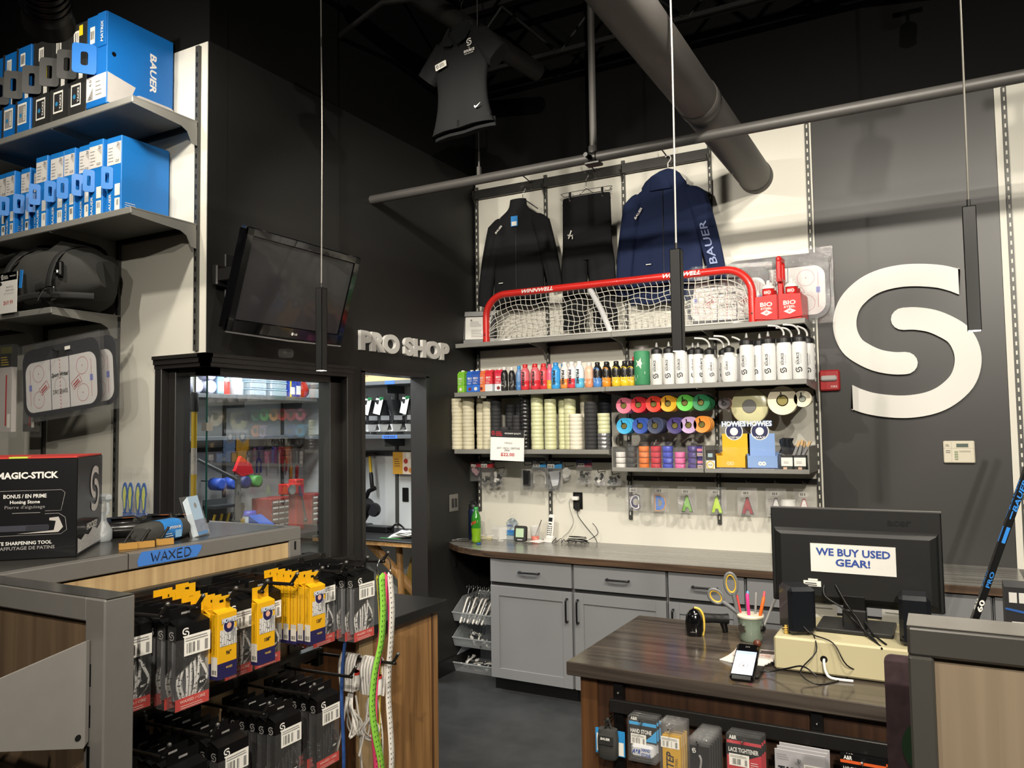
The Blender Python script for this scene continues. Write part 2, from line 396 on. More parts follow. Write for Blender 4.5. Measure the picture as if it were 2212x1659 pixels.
# shop wall (faces +X) with window and doorway
WT = .12
b = MB()
b.box(XW - WT, XW, 2.681, 3.60, 0, .93, WALLBLK); b.box(XW - WT, XW, 2.681, 3.60, 2.04, 3.57, WALLBLK)
b.box(XW - .008, XW + .001, YL + .004, 2.681, 2.04, 3.565, WALLBLK); b.box(XW - .008, XW + .001, YL + .004, 2.681, 0, .93, WALLBLK)
b.box(XW - WT, XW, 3.60, 3.70, 0, 3.57, WALLBLK)
b.box(XW - WT, XW, 3.70, 4.40, 2.03, 3.57, WALLBLK); b.box(XW - WT, XW, 4.40, YB + .01, 0, 3.57, WALLBLK)
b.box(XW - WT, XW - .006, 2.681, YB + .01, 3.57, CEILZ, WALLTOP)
struct(b.obj('wall_shop'))
struct(MB().box(XW, XW + .012, 4.40, YB, 0, .10, mat('#101010', .4)).obj('baseboard_shop'))
# corner window: head, jambs, mullions and two panes
GX, GY = XW - .08, YL + .08
wf = MB()
# outer casing, profiled
def casing(o, z0, z1):
    wf.box(-3.385, XW + o, YL - o, YL + .02, z0, z1, FRAMEBLK); wf.box(XW - .02, XW + o, YL - o, 3.61, z0, z1, FRAMEBLK)
casing(.022, 2.005, 2.045); casing(.030, 2.030, 2.047); casing(.014, 1.985, 2.005)
wf.box(-3.385, -3.335, YL - .012, YL + .12, .93, 2.0, FRAMEBLK, b=.003)
wf.box(-3.335, -3.285, YL + .03, YL + .12, .93, 1.99, FRAMEBLK, b=.003)
wf.box(XW - .12, XW + .012, 3.56, 3.612, .93, 2.0, FRAMEBLK, b=.003)
wf.box(XW - .12, XW - .03, 3.46, 3.56, .93, 1.99, FRAMEBLK, b=.003)
wf.box(-3.335, XW - .03, YL + .04, YL + .115, 1.95, 1.985, FRAMEBLK); wf.box(XW - .115, XW - .03, YL + .04, 3.56, 1.95, 1.985, FRAMEBLK)
wf.box(-3.385, XW + .02, YL - .02, YL + .12, .93, .955, FRAMEBLK); wf.box(XW - .12, XW + .02, YL - .02, 3.61, .93, .955, FRAMEBLK)
wf.box(-3.384, XW - .001, YL + .001, YL + .119, 1.988, 2.041, FRAMEBLK); wf.box(XW - .119, XW - .001, YL + .12, 3.60, 1.988, 2.041, FRAMEBLK)
wo = struct(wf.obj('window_1'))
PANE = pane_glass()
MB().add([(-3.285, GY, .955), (GX, GY, .955), (GX, GY, 1.95), (-3.285, GY, 1.95)], [(0, 1, 2, 3)], PANE).obj('pane', wo)
MB().add([(GX, GY, .955), (GX, 3.46, .955), (GX, 3.46, 1.95), (GX, GY, 1.95)], [(0, 1, 2, 3)], PANE).obj('pane', wo)
EDGE = mat('#0f3a36', .2)
MB().box(GX - .003, GX + .003, GY - .003, GY + .003, .955, 1.95, EDGE).obj('glass_edge', wo)
cl = mat('#b9b7b2', .3, .8)
for z in (1.14, 1.70): MB().box(GX - .03, GX + .006, GY - .006, GY + .03, z - .02, z + .02, cl).obj('corner_clip', wo)
# doorway casing
b = MB()
for y in (3.70, 4.40 - .03): b.box(XW - .125, XW + .006, y, y + .03, 0, 2.03, FRAMEBLK)
b.box(XW - .125, XW + .006, 3.70, 4.40, 2.02, 2.045, FRAMEBLK)
struct(b.obj('door_1'))
# workshop behind the shop wall
SHOPW = mat('#bfc1bf', .6, var=.02, scale=3)
struct(MB().box(-4.86, -4.78, YL + .12, 5.12, 0, 2.62, SHOPW).obj('wall_workshop_side'))
struct(MB().box(-4.78, XW - WT, 5.05, 5.12, 0, 2.62, SHOPW).obj('wall_workshop_back'))
struct(MB().box(-4.86, XW - WT, YL + .12, 5.12, 2.62, 2.70, mat('#c8c8c4', .7)).obj('ceiling_workshop'))
# the rest of the store shell, out of view
b = MB(); b.box(4.2, 4.3, -4.2, 5.2, 0, CEILZ, mat('#6d6b66', .7)); struct(b.obj('wall_right'))
b = MB(); b.box(-6.5, 4.2, -4.3, -4.2, 0, CEILZ, mat('#6d6b66', .7)); struct(b.obj('wall_front'))
b = MB(); b.box(-6.6, -6.5, -4.2, 6, 0, CEILZ, mat('#5d5b56', .7)); struct(b.obj('wall_far_left'))

# ------------------------------------------------------------------ slotted uprights
def upright(x, y, z0, z1, label, face=1, w=.024, hang=True):
    b = MB(); b.box(x - w / 2, x + w / 2, y - .016, y - .001, z0, z1, UPRIGHT)
    n = int((z1 - z0) / .05)
    for i in range(n):
        z = z0 + .03 + i * .05
        if z + .02 < z1: b.box(x - .004, x + .004, y - .0166, y - .0158, z, z + .022, CREAM if hang else JET)
    return tag(b.obj('slotted_upright'), label, 'shelf upright', 'slotted wall uprights')
for x, z0, l in ((-3.014, 1.07, 'slotted grey upright on the cream wall in the corner beside the black wall'),
                 (-2.435, 1.06, 'slotted grey upright on the cream wall between jacket and black trousers'),
                 (-1.843, 1.055, 'slotted grey upright on the cream wall between black trousers and navy jacket'),
                 (-1.252, 1.05, 'slotted grey upright on the cream wall just beside the navy jacket sleeve'),
                 (-.653, .90, 'slotted grey upright at the cream wall edge beside the grey logo panel'),
                 (.372, .9, 'slotted grey upright on the cream wall beyond the big white logo')):
    upright(x, YB, z0, 3.49 if x < -.7 else 3.51, l)
for x, z0, z1, l in ((-3.095, 2.06, 3.545, 'slotted upright at the outer corner of the shoe box wall'),
                 (-3.68, 1.0, 3.5, 'slotted upright behind the duffel bag, at its shelf end'),
                 (-4.30, 1.0, 3.5, 'slotted upright behind the hanging rink boards, deeper along the wall')):
    upright(x, YL, z0, z1, l, hang=False)

# ------------------------------------------------------------------ shelves
def bracket(b, x, y0, y1, z, m, t=.004, up_=0.0):
    """tapered sheet-metal bracket under a shelf from the wall y1 out to y0"""
    P = [(y0, z - .028), (y0, z), (y1, z), (y1, z - .115), (y1 - .03, z - .11), (y1 - .055, z - .062), (y1 - .09, z - .045)]
    T = Matrix(((0, 0, 1, 0), (1, 0, 0, 0), (0, 1, 0, 0), (0, 0, 0, 1)))
    b.prism(P, x - t / 2, x + t / 2, m, T)
def shelf(x0, x1, y0, y1, z, brs, label, name='wall_shelf', th=.03, group=None, joints=()):
    t = thing(name, label, 'shelf', ((x0 + x1) / 2, y1, z), group=group)
    cx, cy = (x0 + x1) / 2, y1
    b = MB(); b.box(x0 - cx, x1 - cx, y0 - cy, -.002, -.006, 0, SHELF); b.box(x0 - cx, x1 - cx, y0 - cy - .001, y0 - cy + .012, -th, -.0005, SHELF, b=.003)
    b.box(x0 - cx, x1 - cx, -.02, -.002, -th, -.006, DARKMETAL)
    for j in joints: b.box(j - cx - .0012, j - cx + .0012, y0 - cy - .0016, y0 - cy, -th, 0, DARKMETAL)
    b.obj('board', t)
    for x in brs:
        k = MB(); bracket(k, x - cx, y0 - cy + .004, -.018, -.006, SHELF); k.obj('bracket', t)
    return t
shelf(-5.2, -3.085, 2.195, YL, 3.168, (-3.088, -3.69, -4.31), 'long grey steel shelf near the ceiling under the tall black and blue boxes', group='shelves on the shoe box wall')
shelf(-5.2, -3.085, 2.195, YL, 2.668, (-3.088, -3.69, -4.31), 'long grey steel shelf under the row of narrow blue shoe boxes', group='shelves on the shoe box wall')
shelf(-5.2, -3.665, 2.20, YL, 2.275, (-3.668, -4.31), 'grey steel shelf under the black duffel bag with the price card', group='shelves on the shoe box wall')
shelf(XW + .003, -.661, 4.74, YB, 2.281, (-2.44, -1.85, -1.255, -.663), 'grey shelf carrying the red framed mini goal', group='shelves on the cream wall', joints=(-1.846,))
shelf(-2.945, -.641, 4.577, YB, 1.923, (-2.44, -1.85, -1.255, -.643), 'grey shelf carrying drinks and white water bottles', group='shelves on the cream wall', joints=(-1.83,))
shelf(-3.0, -1.845, 4.655, YB, 1.530, (-2.44, -1.85), 'grey shelf carrying tall stacks of cream and black tape rolls', group='shelves on the cream wall')
# face-out rail high on the back wall with three arms
t = thing('garment_rail', 'grey steel rail high on the cream wall holding the garments', 'garment rail', (-2.14, 5.0, 3.392))
MB().box(-.895, .89, -.012, .012, 0, .068, STEEL, b=.003).obj('bar', t)
for x in (-3.014, -2.435, -1.843, -1.252):
    b = MB(); bracket(b, x + 2.14, -.012, .028, .06, STEEL, .005); b.obj('bracket', t)
for x in (-2.53, -2.03, -1.515):
    b = MB(); b.tube([(x + 2.14, -.012, .045), (x + 2.14, -.10, .058), (x + 2.14, -.175, .068), (x + 2.14, -.20, .105)], .0045, DARKMETAL)
    b.box(x + 2.13, x + 2.15, -.02, -.011, .0, .066, STEEL); b.obj('hook', t)

# ------------------------------------------------------------------ ceiling services
PIPE = mat('#4a4846', .5, .2, var=.1); DUCT = mat('#4d4a48', .5, .25, var=.06, scale=5)
TY = Matrix.Rotation(-PI / 2, 4, 'X')     # local Z -> +Y
TX = Matrix.Rotation(PI / 2, 4, 'Y')      # local Z -> +X
t = thing('ceiling_pipe', 'long grey pipe running across in front of the back wall under the round duct', 'pipe', (0, 3.80, 3.093))
b = MB(); b.cyl(.027, XW + .002, 3.6, PIPE, TX, 20); b.obj('pipe', t)
b = MB(); b.cyl(.019, .0, 1.8, PIPE, Matrix.Translation((-1.558, 0, .0))); b.lathe([(.026, .02), (.026, .06), (.02, .062)], PIPE, Matrix.Translation((-1.558, 0, 0)))
b.obj('drop_rod', t)
b = MB(); b.lathe([(.034, -.02), (.034, .02)], DARKMETAL, Matrix.Translation((-1.558, 0, 0)) @ TX); b.box(-1.60, -1.515, -.03, .03, -.042, -.026, DARKMETAL, b=.004)
b.cyl(.012, -.05, .05, DARKMETAL, Matrix.Translation((-1.575, -.02, .0)) @ TY); b.obj('clamp', t)
b = MB(); b.tube([(-2.262, 0, .03), (-2.262, 0, 1.8)], .003, PIPE); b.box(-2.272, -2.252, -.012, .012, .02, .075, PIPE, b=.003); b.tube([(-2.262, 0, .07), (-2.262, 0, .16)], .006, PIPE); b.obj('hanger_wire', t)
t = thing('air_duct', 'fat round grey air duct running into the cream wall above the goal', 'duct', (-.963, YB, 3.229))
b = MB(); b.lathe([(.100, -6.5), (.100, -.05)], DUCT, TY, 36); b.obj('pipe', t)
b = MB(); b.lathe([(.100, -.055), (.104, -.05), (.104, -.001)], DUCT, TY, 36); b.lathe([(.103, -.062), (.103, -.054)], DARKMETAL, TY, 36); b.obj('wall_collar', t)
for y in (-1.35, -2.9):
    b = MB(); b.lathe([(.1005, y - .045), (.1035, y - .042), (.1035, y + .042), (.1005, y + .045)], DUCT, TY, 36); b.obj('joint_band', t)
b = MB(); b.ball(.006, CHROME, Matrix.Translation((-.055, -.42, -.084))); b.obj('screw', t)
# bar joists, bracing and conduits in the dark ceiling void
JOIST = mat('#1b1a19', .6, .1, var=.1)
def joist(y, label, z=4.15, h=.45):
    t = thing('bar_joist', label, 'ceiling joist', (-1, y, z), group='bar joists in the dark ceiling')
    b = MB(); b.box(-2.03, 4.9, -.03, .03, 0, .012, JOIST); b.box(-2.03, 4.9, -.005, .005, 0, .04, JOIST); b.obj('bottom_chord', t)
    b = MB(); b.box(-2.03, 4.9, -.03, .03, h, h + .05, JOIST); b.obj('top_chord', t)
    b = MB(); n = 16; st = 6.9 / n
    P = [(-2.0 + i * st, 0, .01 if i % 2 == 0 else h) for i in range(n + 1)]
    for i in range(n): b.tube([P[i], P[i + 1]], .011, JOIST, n=6)
    b.obj('web', t)
joist(3.15, 'dark bar joist crossing the ceiling void above the hanging polo shirt')
joist(4.65, 'dark bar joist crossing the ceiling void close to the back wall')
tag(MB().tube([(-3.035, 3.5, 4.0), (-2.65, 3.42, 4.06), (-2.36, 3.44, 4.02), (-2.12, 3.47, 4.18), (-1.8, 3.5, 4.5)], .016, JOIST).obj('conduit'), 'bent dark conduit that the black polo shirt hangs from', 'conduit')
t = tag(MB().tube([(-2.62, 3.0, 4.16), (-2.25, 4.55, 4.02)], .06, JOIST, n=14).obj('steel_brace'), 'fat dark diagonal brace behind the polo shirt sleeve', 'brace')
b = MB(); b.tube([(-.62, 4.4, 4.22), (.45, 4.9, 4.06)], .014, JOIST, n=4); b.tube([(-.62, 4.4, 4.22), (.9, 3.9, 4.55)], .014, JOIST, n=4); tag(b.obj('angle_brace'), 'thin dark steel brace near the ceiling right of the duct', 'brace')
# ------------------------------------------------------------------ shoe box wall
BLUE = mat('#1877c9', .45, var=.03, scale=6); BLUEDIM = mat('#0f66b4', .45, var=.03, scale=6); CARTONBLK = mat('#262625', .5, var=.06); BLUEIN = mat('#0c4f90', .6); YELL = mat('#e8d21f', .6)  # second blue is darkened for the dim light on the top shelf
GREYP = mat('#b7b3b0', .55); OFFW = mat('#dedad5', .55)
def flap(parent, x, z, h, m, ang=-.5, depth=.055, back=None):
    """carry-handle flap standing out of the box front, with its slot"""
    b = MB(); T = Matrix.Translation((x, 0, z)) @ Matrix.Rotation(ang, 4, 'Z')
    t = .0025; Q = T @ Matrix(((0, 0, 1, 0), (1, 0, 0, 0), (0, 1, 0, 0), (0, 0, 0, 1)))
    b.plate_ring(rrect(depth, h, h * .11, 4, -depth / 2, h / 2), rrect(depth * .30, h * .46, depth * .1, 4, -depth * .5, h / 2), -t, t, m, Q)
    return b.obj('handle_flap', parent)
def blue_box_small(lbl, x0, x1, yf, z, h, i, n_of):
    wd = x1 - x0; t = thing('shoe_box', lbl, 'box', ((x0 + x1) / 2, yf, z), group='blue shoe boxes on the middle shelf')
    d = YL - .012 - yf; hw = wd / 2
    b = MB(); b.box(-hw, hw, 0, d, 0, h, BLUE, b=.0025); F = front(0, 0, 0)
    b.txt('BAUER', -hw + wd * .25, h * .19, OFFW, F, w=h * .24, h=wd * .16, rot=PI / 2, bold=.02, shear=.15)
    T = sideR(hw, 0, 0); b.lines(.02, .09, .025, .085, 6, OFFW, T, fill=.25); b.lines(d - .055, d - .02, .02, .06, 4, OFFW, T, fill=.3)
    b.obj('carton', t)
    b = MB(); F = front(0, -.0008, 0); top = h * .93
    b.quad(-hw + .004, hw - .003, h * .66, top, OFFW, F); b.poly([(hw * .2, h * .93 - .02), (hw - .008, h * .93 - .004), (hw - .008, h * .80)], GREYP, F, .0006)
    b.lines(-hw + .012, 0, h * .70, h * .9, 5, GREYINK, F, .0006, .25, i); b.txt('D', hw * .55, h * .9, INK, F, h=.014, c=.0012); b.txt('12.0', hw * .45, h * .70, INK, F, h=.012, c=.0012)
    b.obj('size_label', t)
    F = front(0, -.0008, 0); b = MB(); b.quad(hw * .15, hw * .85, h * .05, h * .25, LABEL, F); b.barcode(hw * .3, hw * .7, h * .16, h * .23, INK, F, n=9, seed=i); b.obj('sticker', t); MB().quad(hw * .15, hw * .85, h * .28, h * .42, LABEL, F).obj('sticker', t)
    flap(t, -hw * .1, h * .36, h * .27, BLUE, -.75 + .1 * (i % 3), .05)
    return t
xs2 = [(-3.40, -3.292, 2.29, .392), (-3.513, -3.408, 2.275, .392), (-3.607, -3.52, 2.285, .390), (-3.702, -3.614, 2.27, .386), (-3.82, -3.71, 2.275, .388), (-3.925, -3.828, 2.265, .386), (-4.02, -3.945, 2.31, .36), (-4.115, -4.035, 2.30, .37), (-4.215, -4.135, 2.28, .365), (-4.315, -4.225, 2.29, .37), (-4.41, -4.325, 2.29, .37)]
for i, (x0, x1, yf, h) in enumerate(xs2):
    blue_box_small('narrow blue shoe box, %s in its row counting from the open shelf end' % ORD[i], x0, x1, yf, 2.669, h, i, len(xs2))
# top shelf: one big blue box, three black, three blue
t = thing('skate_box', 'big bright blue skate box standing upright at the high shelf end', 'box', (-3.337, 2.19, 3.169))
h, hw, d = .432, .074, .352
b = MB(); b.box(-hw, hw, 0, d, 0, h, BLUEDIM, b=.003); F = front(0, 0, 0); T = sideR(hw, 0, 0)
b.txt('BAUER', d * .68, h * .53, OFFW, T, w=.19, h=.036, rot=-PI / 2, bold=.03, shear=.12)
b.poly([(0.004, .008), (.10, .008), (.147, .125), (.004, .148)], GREYP, T, .0008)
b.prism(rrect(.22, .10, .03, 5, d - .098, .045), .0003, .0009, GREYP, T); b.disc(.011, JET, T @ Matrix.Translation((.035, .24, .0008)))
b.quad(-hw + .002, hw - .002, .03, .145, OFFW, F, .0006); b.poly([(-hw + .008, .035), (-hw + .05, .035), (-hw + .05, .09)], GREYINK, F, .0012)
b.lines(-hw + .07, hw - .03, .05, .13, 4, GREYINK, F, .0012, .3); b.txt('6.0', -hw + .03, .115, INK, F, h=.018, rot=PI / 2, c=.0012); b.txt('D', -hw + .03, .045, INK, F, h=.014, c=.0014)
b.obj('carton', t)
b = MB(); b.box(.012, hw - .002, -.006, 0, .27, .43, BLUEDIM, b=.002); b.txt('MATRIX', .045, .34, OFFW, front(0, -.006, 0), w=.10, h=.018, rot=PI / 2, bold=.02, shear=.15)
b.quad(-.05, -.015, .30, .38, LABEL, front(0, -.0008, 0)); b.barcode(-.046, -.02, .32, .36, INK, front(0, -.0008, 0)); b.obj('lid_tab', t)
flap(t, .0, .145, .14, BLUEDIM, -.7, .10)
def dark_box(lbl, x0, x1, blue, i, h=.435):
    hw = (x1 - x0) / 2; t = thing('skate_box', lbl, 'box', ((x0 + x1) / 2, 2.20 + .006 * (i % 3), 3.169), group='tall skate boxes on the top shelf'); m = BLUEDIM if blue else CARTONBLK; d = .335
    b = MB(); b.box(-hw, hw, 0, d, 0, h, m, b=.003); b.box(-hw, -hw + .012, -.004, .0, 0, h, CARTONBLK); b.obj('carton', t)
    F = front(0, -.001, 0); b = MB(); b.quad(-.045, .03, .04, .145, LABEL, F); b.quad(-.038, .024, .048, .135, GREYINK if blue else INK, F, .0005)
    b.txt('SPEED' if blue else 'TACKS', .012, .09, LABEL, F, w=.07, h=.014, rot=PI / 2, c=.001, bold=.02); b.disc(.011, mat('#2f7fb0', .4), F @ Matrix.Translation((-.018, .085, .0008)), n=14); b.obj('size_label', t)
    b = MB(); b.quad(-.03, .01, .335, .40, LABEL, F); b.barcode(-.024, .004, .345, .39, INK, F, seed=i); b.obj('sticker', t); MB().quad(.012, .042, .165, .225, LABEL, F).obj('sticker', t)
    if i in (0, 2): MB().quad(.012, .04, .37 if i == 0 else .235, .42 if i == 0 else .30, YELL, F, .001).obj('sticker', t)
    flap(t, -.005, .165, .14, CARTONBLK, -.85, .085)
    return t
for i, (x0, x1, bl, l) in enumerate(((-3.566, -3.427, 0, 'black upright skate box directly beside the big blue skate box'), (-3.713, -3.576, 0, 'black upright skate box in the middle of three black boxes'), (-3.866, -3.727, 0, 'black upright skate box beside the dimmed blue ones, yellow sticker low'),
        (-3.99, -3.871, 1, 'dimmed blue upright skate box touching the black boxes'), (-4.12, -4.0, 1, 'dimmed blue upright skate box second from the black boxes'), (-4.25, -4.13, 1, 'dimmed blue upright skate box third from the black boxes'))):
    dark_box(l, x0, x1, bl, i)
# duffel bag
FAB = mat('#3b3b38', .85, var=.25, scale=260, bump=.06); STRAP = mat('#232322', .7, var=.2, scale=300)
t = thing('duffel_bag', 'black duffel bag with straps lying on the low wall shelf', 'bag', (-3.855, 2.37, 2.277))
b = MB(); S = []; N = 32
for k in range(13):
    u = k / 12; x = -.36 + .72 * u; e = (1 - abs(2 * u - 1) ** 3.2) ** .5 if 0 < u < 1 else .05
    e = max(e, .35 if k in (0, 12) else 0); hh = .165 * e * (1.0 + .12 * math.sin(k * 1.7)); ww = .165 * e; ring = []
    for i in range(N):
        a = 2 * PI * i / N; ca, sa = math.cos(a), math.sin(a); p = 2.6
        rx = math.copysign(abs(ca) ** (2 / p), ca); rz = math.copysign(abs(sa) ** (2 / p), sa)
        f = 1 + .05 * math.sin(3 * a + k * 1.1) + .03 * math.sin(7 * a - k * 2.3)
        zz = .16 + hh * rz * f; ring.append((x + .012 * math.sin(a * 2 + k), ww * rx * f, max(.002, zz)))
    S.append(ring)
b.loft(S, FAB, n=N); b.obj('body', t)
b = MB(); b.tube([(-.22, -.155, .03), (-.2, -.185, .14), (-.17, -.15, .26), (-.12, -.08, .33), (-.05, -.02, .335), (.0, .05, .30)], .022, STRAP, flat=(1, 0, 0), n=8)
b.tube([(.17, -.16, .04), (.18, -.18, .12), (.19, -.14, .25), (.2, -.02, .315), (.2, .1, .25)], .022, STRAP, flat=(1, 0, 0)); b.obj('handle_strap', t)
b = MB(); b.tube([(-.3, -.16, .05), (-.1, -.178, .055), (.1, -.178, .06), (.26, -.14, .05), (.33, -.05, .05)], .018, STRAP, flat=(0, 0, 1)); b.tube([(.05, -.165, .1), (.12, -.17, .105), (.17, -.165, .08), (.19, -.16, .03)], .022, STRAP, flat=(0, 0, 1)); b.obj('waist_strap', t)
b = MB(); b.tube([(-.33, -.1, .17), (-.42, -.16, .2), (-.45, -.16, .24), (-.30, -.11, .29), (-.1, -.06, .33)], .024, STRAP, flat=(0, 1, .3)); b.obj('shoulder_strap', t)
b = MB(); b.box(.215, .255, -.172, -.15, .14, .21, JET, b=.006); b.box(.222, .248, -.182, -.168, .15, .17, CHROME, b=.004); b.tube([(.13, -.20, .03), (.17, -.21, .06), (.2, -.20, .085), (.235, -.19, .085), (.235, -.19, .075)], .004, CHROME); b.obj('buckle', t)
b = MB(); b.box(-.06, -.035, -.19, -.186, .10, .19, mat('#1f79c8', .5), Matrix.Rotation(.12, 4, 'Y'), .002); b.obj('hang_tag', t)
# price card hanging at the shelf edge
t = thing('price_card', 'white price card hanging before the duffel bag', 'price sign', (-3.99, 2.185, 2.27)); F = front(0, 0, 0)
b = MB(); b.box(-.075, .07, -.003, 0, 0, .20, PAPER); b.quad(-.075, .07, .16, .20, INK, front(0, -.003, 0)); F = front(0, -.003, 0)
b.slogo(-.055, .18, .026, PAPER, F); b.lines(-.04, .0, .17, .19, 3, PAPER, F, .001, .4); b.txt('WE KNOW QUALITY', .035, .18, PAPER, F, w=.055, h=.009, c=.001)
b.txt('BAUER S21', .01, .128, GREYINK, F, h=.009); b.txt('DUFFLE BAG', .01, .112, GREYINK, F, h=.009); b.txt('31" X 15" X 15"', .005, .096, GREYINK, F, h=.009); b.txt('$69.99', .0, .05, REDINK, F, h=.024); b.obj('card', t)
b = MB(); b.box(-.03, .03, 0, .012, .196, .204, CHROME); b.obj('clip', t)
# rink boards in bags
RINKW = mat('#d9d6d4', .35); RED2 = mat('#b5323c', .5); NAVY2 = mat('#232a52', .5); BLUEL = mat('#7f86c8', .5)
def rink(b, T, w, h, c=.0008, fill=True):
    """hockey rink artwork printed on a board, centred on T"""
    if fill: b.prism(rrect(w, h, h * .22, 7), c - .0004, c, RINKW, T)
    c += .0005; q = .004 * w / .5
    for a in (-w * .13, w * .13): b.quad(a - q / 2, a + q / 2, -h / 2, h / 2, NAVY2, T, c)
    for i in range(14): b.quad(-q / 2, q / 2, -h / 2 + i * h / 14, -h / 2 + (i + .55) * h / 14, RED2, T, c)
    b.disc(h * .17, INK, T @ Matrix.Translation((0, -h * .05, c)), n=28, r0=h * .165)
    for sx in (-1, 1):
        b.quad(sx * w * .43 - q / 4, sx * w * .43 + q / 4, -h * .36, h * .36, RED2, T, c); b.quad(sx * w * .43 - .02 * w, sx * w * .43 + .02 * w, -h * .06, h * .06, BLUEL, T, c)
        for sy in (-1, 1):
            b.disc(h * .17, RED2, T @ Matrix.Translation((sx * w * .31, sy * h * .26, c)), n=28, r0=h * .163); b.disc(h * .012, RED2, T @ Matrix.Translation((sx * w * .31, sy * h * .26, c)), n=10)
def rink_board(lbl, loc, rz, w=.62, h=.36, tilt=0.0, roll=0.0, title=True):
    t = thing('rink_board', lbl, 'whiteboard', loc, group=None, rot=(tilt, roll, rz))
    b = MB(); F = front(0, -.008, 0); b.prism(rrect(w, h, h * .2, 8), -.008, 0, mat('#23252b', .35), F)
    b.prism(rrect(.10, .035, .017, 6, 0, h * .36), .0, .0006, JET, F)
    T = F @ Matrix.Translation((0, -h * .07, 0)); rink(b, T, w * .92, h * .74)
    b.txt('Sport Write!', 0, h * .12, INK, T, w=w * .22, h=h * .08, shear=.3, bold=.03, c=.002); b.txt('DRY ERASE', 0, -h * .12, INK, T, w=w * .19, h=h * .06, c=.002)
    for sx in (-1, 1):
        k = MB(); Q = T @ Matrix.Translation((sx * w * .21, -.01, .002)) @ Matrix.Rotation(.55, 4, 'Z')
        for (a0, a1, b0, b1) in ((-.035, .035, -.02, -.018), (-.035, .035, .018, .02), (-.035, -.033, -.02, .02), (.033, .035, -.02, .02)): b.quad(a0, a1, b0, b1, RED2, Q)
        b.lines(-.025, .025, -.012, .012, 2, RED2, Q)
    b.obj('board', t)
    b = MB(); P = rrect(w * 1.07, h * 1.16, .012, 3); V = []
    for s_ in (-.012, .006): b.prism([(p[0] + .002 * math.sin(i * 2.1), p[1] + .003 * math.sin(i * 3.7)) for i, p in enumerate(P)], s_, s_ + .0006, BAGFILM, F)
    b.obj('poly_bag', t)
    return t
t = rink_board('hockey rink dry erase board in clear bag, hanging in front', (-3.735, 2.30, 1.945), .05, .57, .335, roll=-.085)
b = MB(); b.quad(.06, .10, .128, .145, LABEL, front(0, -.0225, 0)); b.obj('price_sticker', t)
rink_board('second bagged rink board hanging behind the first one', (-3.70, 2.36, 1.96), .05, .57, .335, roll=-.085)
tag(MB().tube([(-3.74, 2.545, 2.085), (-3.74, 2.40, 2.085), (-3.74, 2.27, 2.075), (-3.74, 2.255, 2.095)], .0035, DARKMETAL).obj('peg_hook'), 'steel peg hook holding the bagged rink boards', 'hook')
# narrow clear packs further along the wall
for i, (x, y, l) in enumerate(((-4.19, 2.30, 'tall narrow clear pack with black insert, pale card in it'), (-4.10, 2.37, 'tall narrow clear pack with dark card beside the rink boards'))):
    t = thing('stick_kit_pack', l, 'package', (x, y, 1.66)); b = MB(); b.box(-.055, .055, -.012, .012, .03, .36, mat('#55524f', .5) if i else mat('#b9b3ae', .5)); b.box(-.056, .056, -.0125, .0125, .36, .47, JET); F = front(0, -.0126, 0)
    b.quad(-.05, .05, .43, .465, mat('#4b4a14', .5), F); b.lines(-.045, .03, .37, .42, 4, mat('#a68f2c', .5), F); b.quad(.0, .012, .06, .32, REDINK, F); b.quad(.02, .045, .05, .12, LABEL, F); b.obj('card', t)
    MB().box(-.062, .062, -.02, .018, 0, .475, BLISTER, b=.004).obj('sleeve', t)
# insoles and small goods pegged low on the cream return beside the window
for i, x in enumerate((-3.50, -3.40)):
    t = thing('insole_pack', 'clear pack of blue and yellow patterned insoles pegged %s the window frame' % ('away from' if i == 0 else 'next to'), 'package', (x, 2.50, 1.24)); b = MB()
    for sx in (-1, 1):
        P = [(sx * .021 + .017 * math.cos(a) * (1.25 if math.sin(a) > 0 else .8), .12 + .075 * math.sin(a)) for a in [2 * PI * k / 20 for k in range(20)]]
        b.prism(P, 0, .005, mat('#3a5fa0', .6, var=.5, scale=160), front(0, -.004, 0)); b.prism([((p[0] - sx * .021) * .6 + sx * .021, (p[1] - .12) * .75 + .12) for p in P], .005, .0056, mat('#c9cf6a', .6, var=.3, scale=200), front(0, -.004, 0))
    b.obj('insoles', t); MB().box(-.048, .048, -.014, -.001, 0, .27, BLISTER, b=.004).obj('blister', t); MB().box(-.046, .046, -.0005, .0005, .01, .05, mat('#5a7ab8', .5)).obj('card', t)
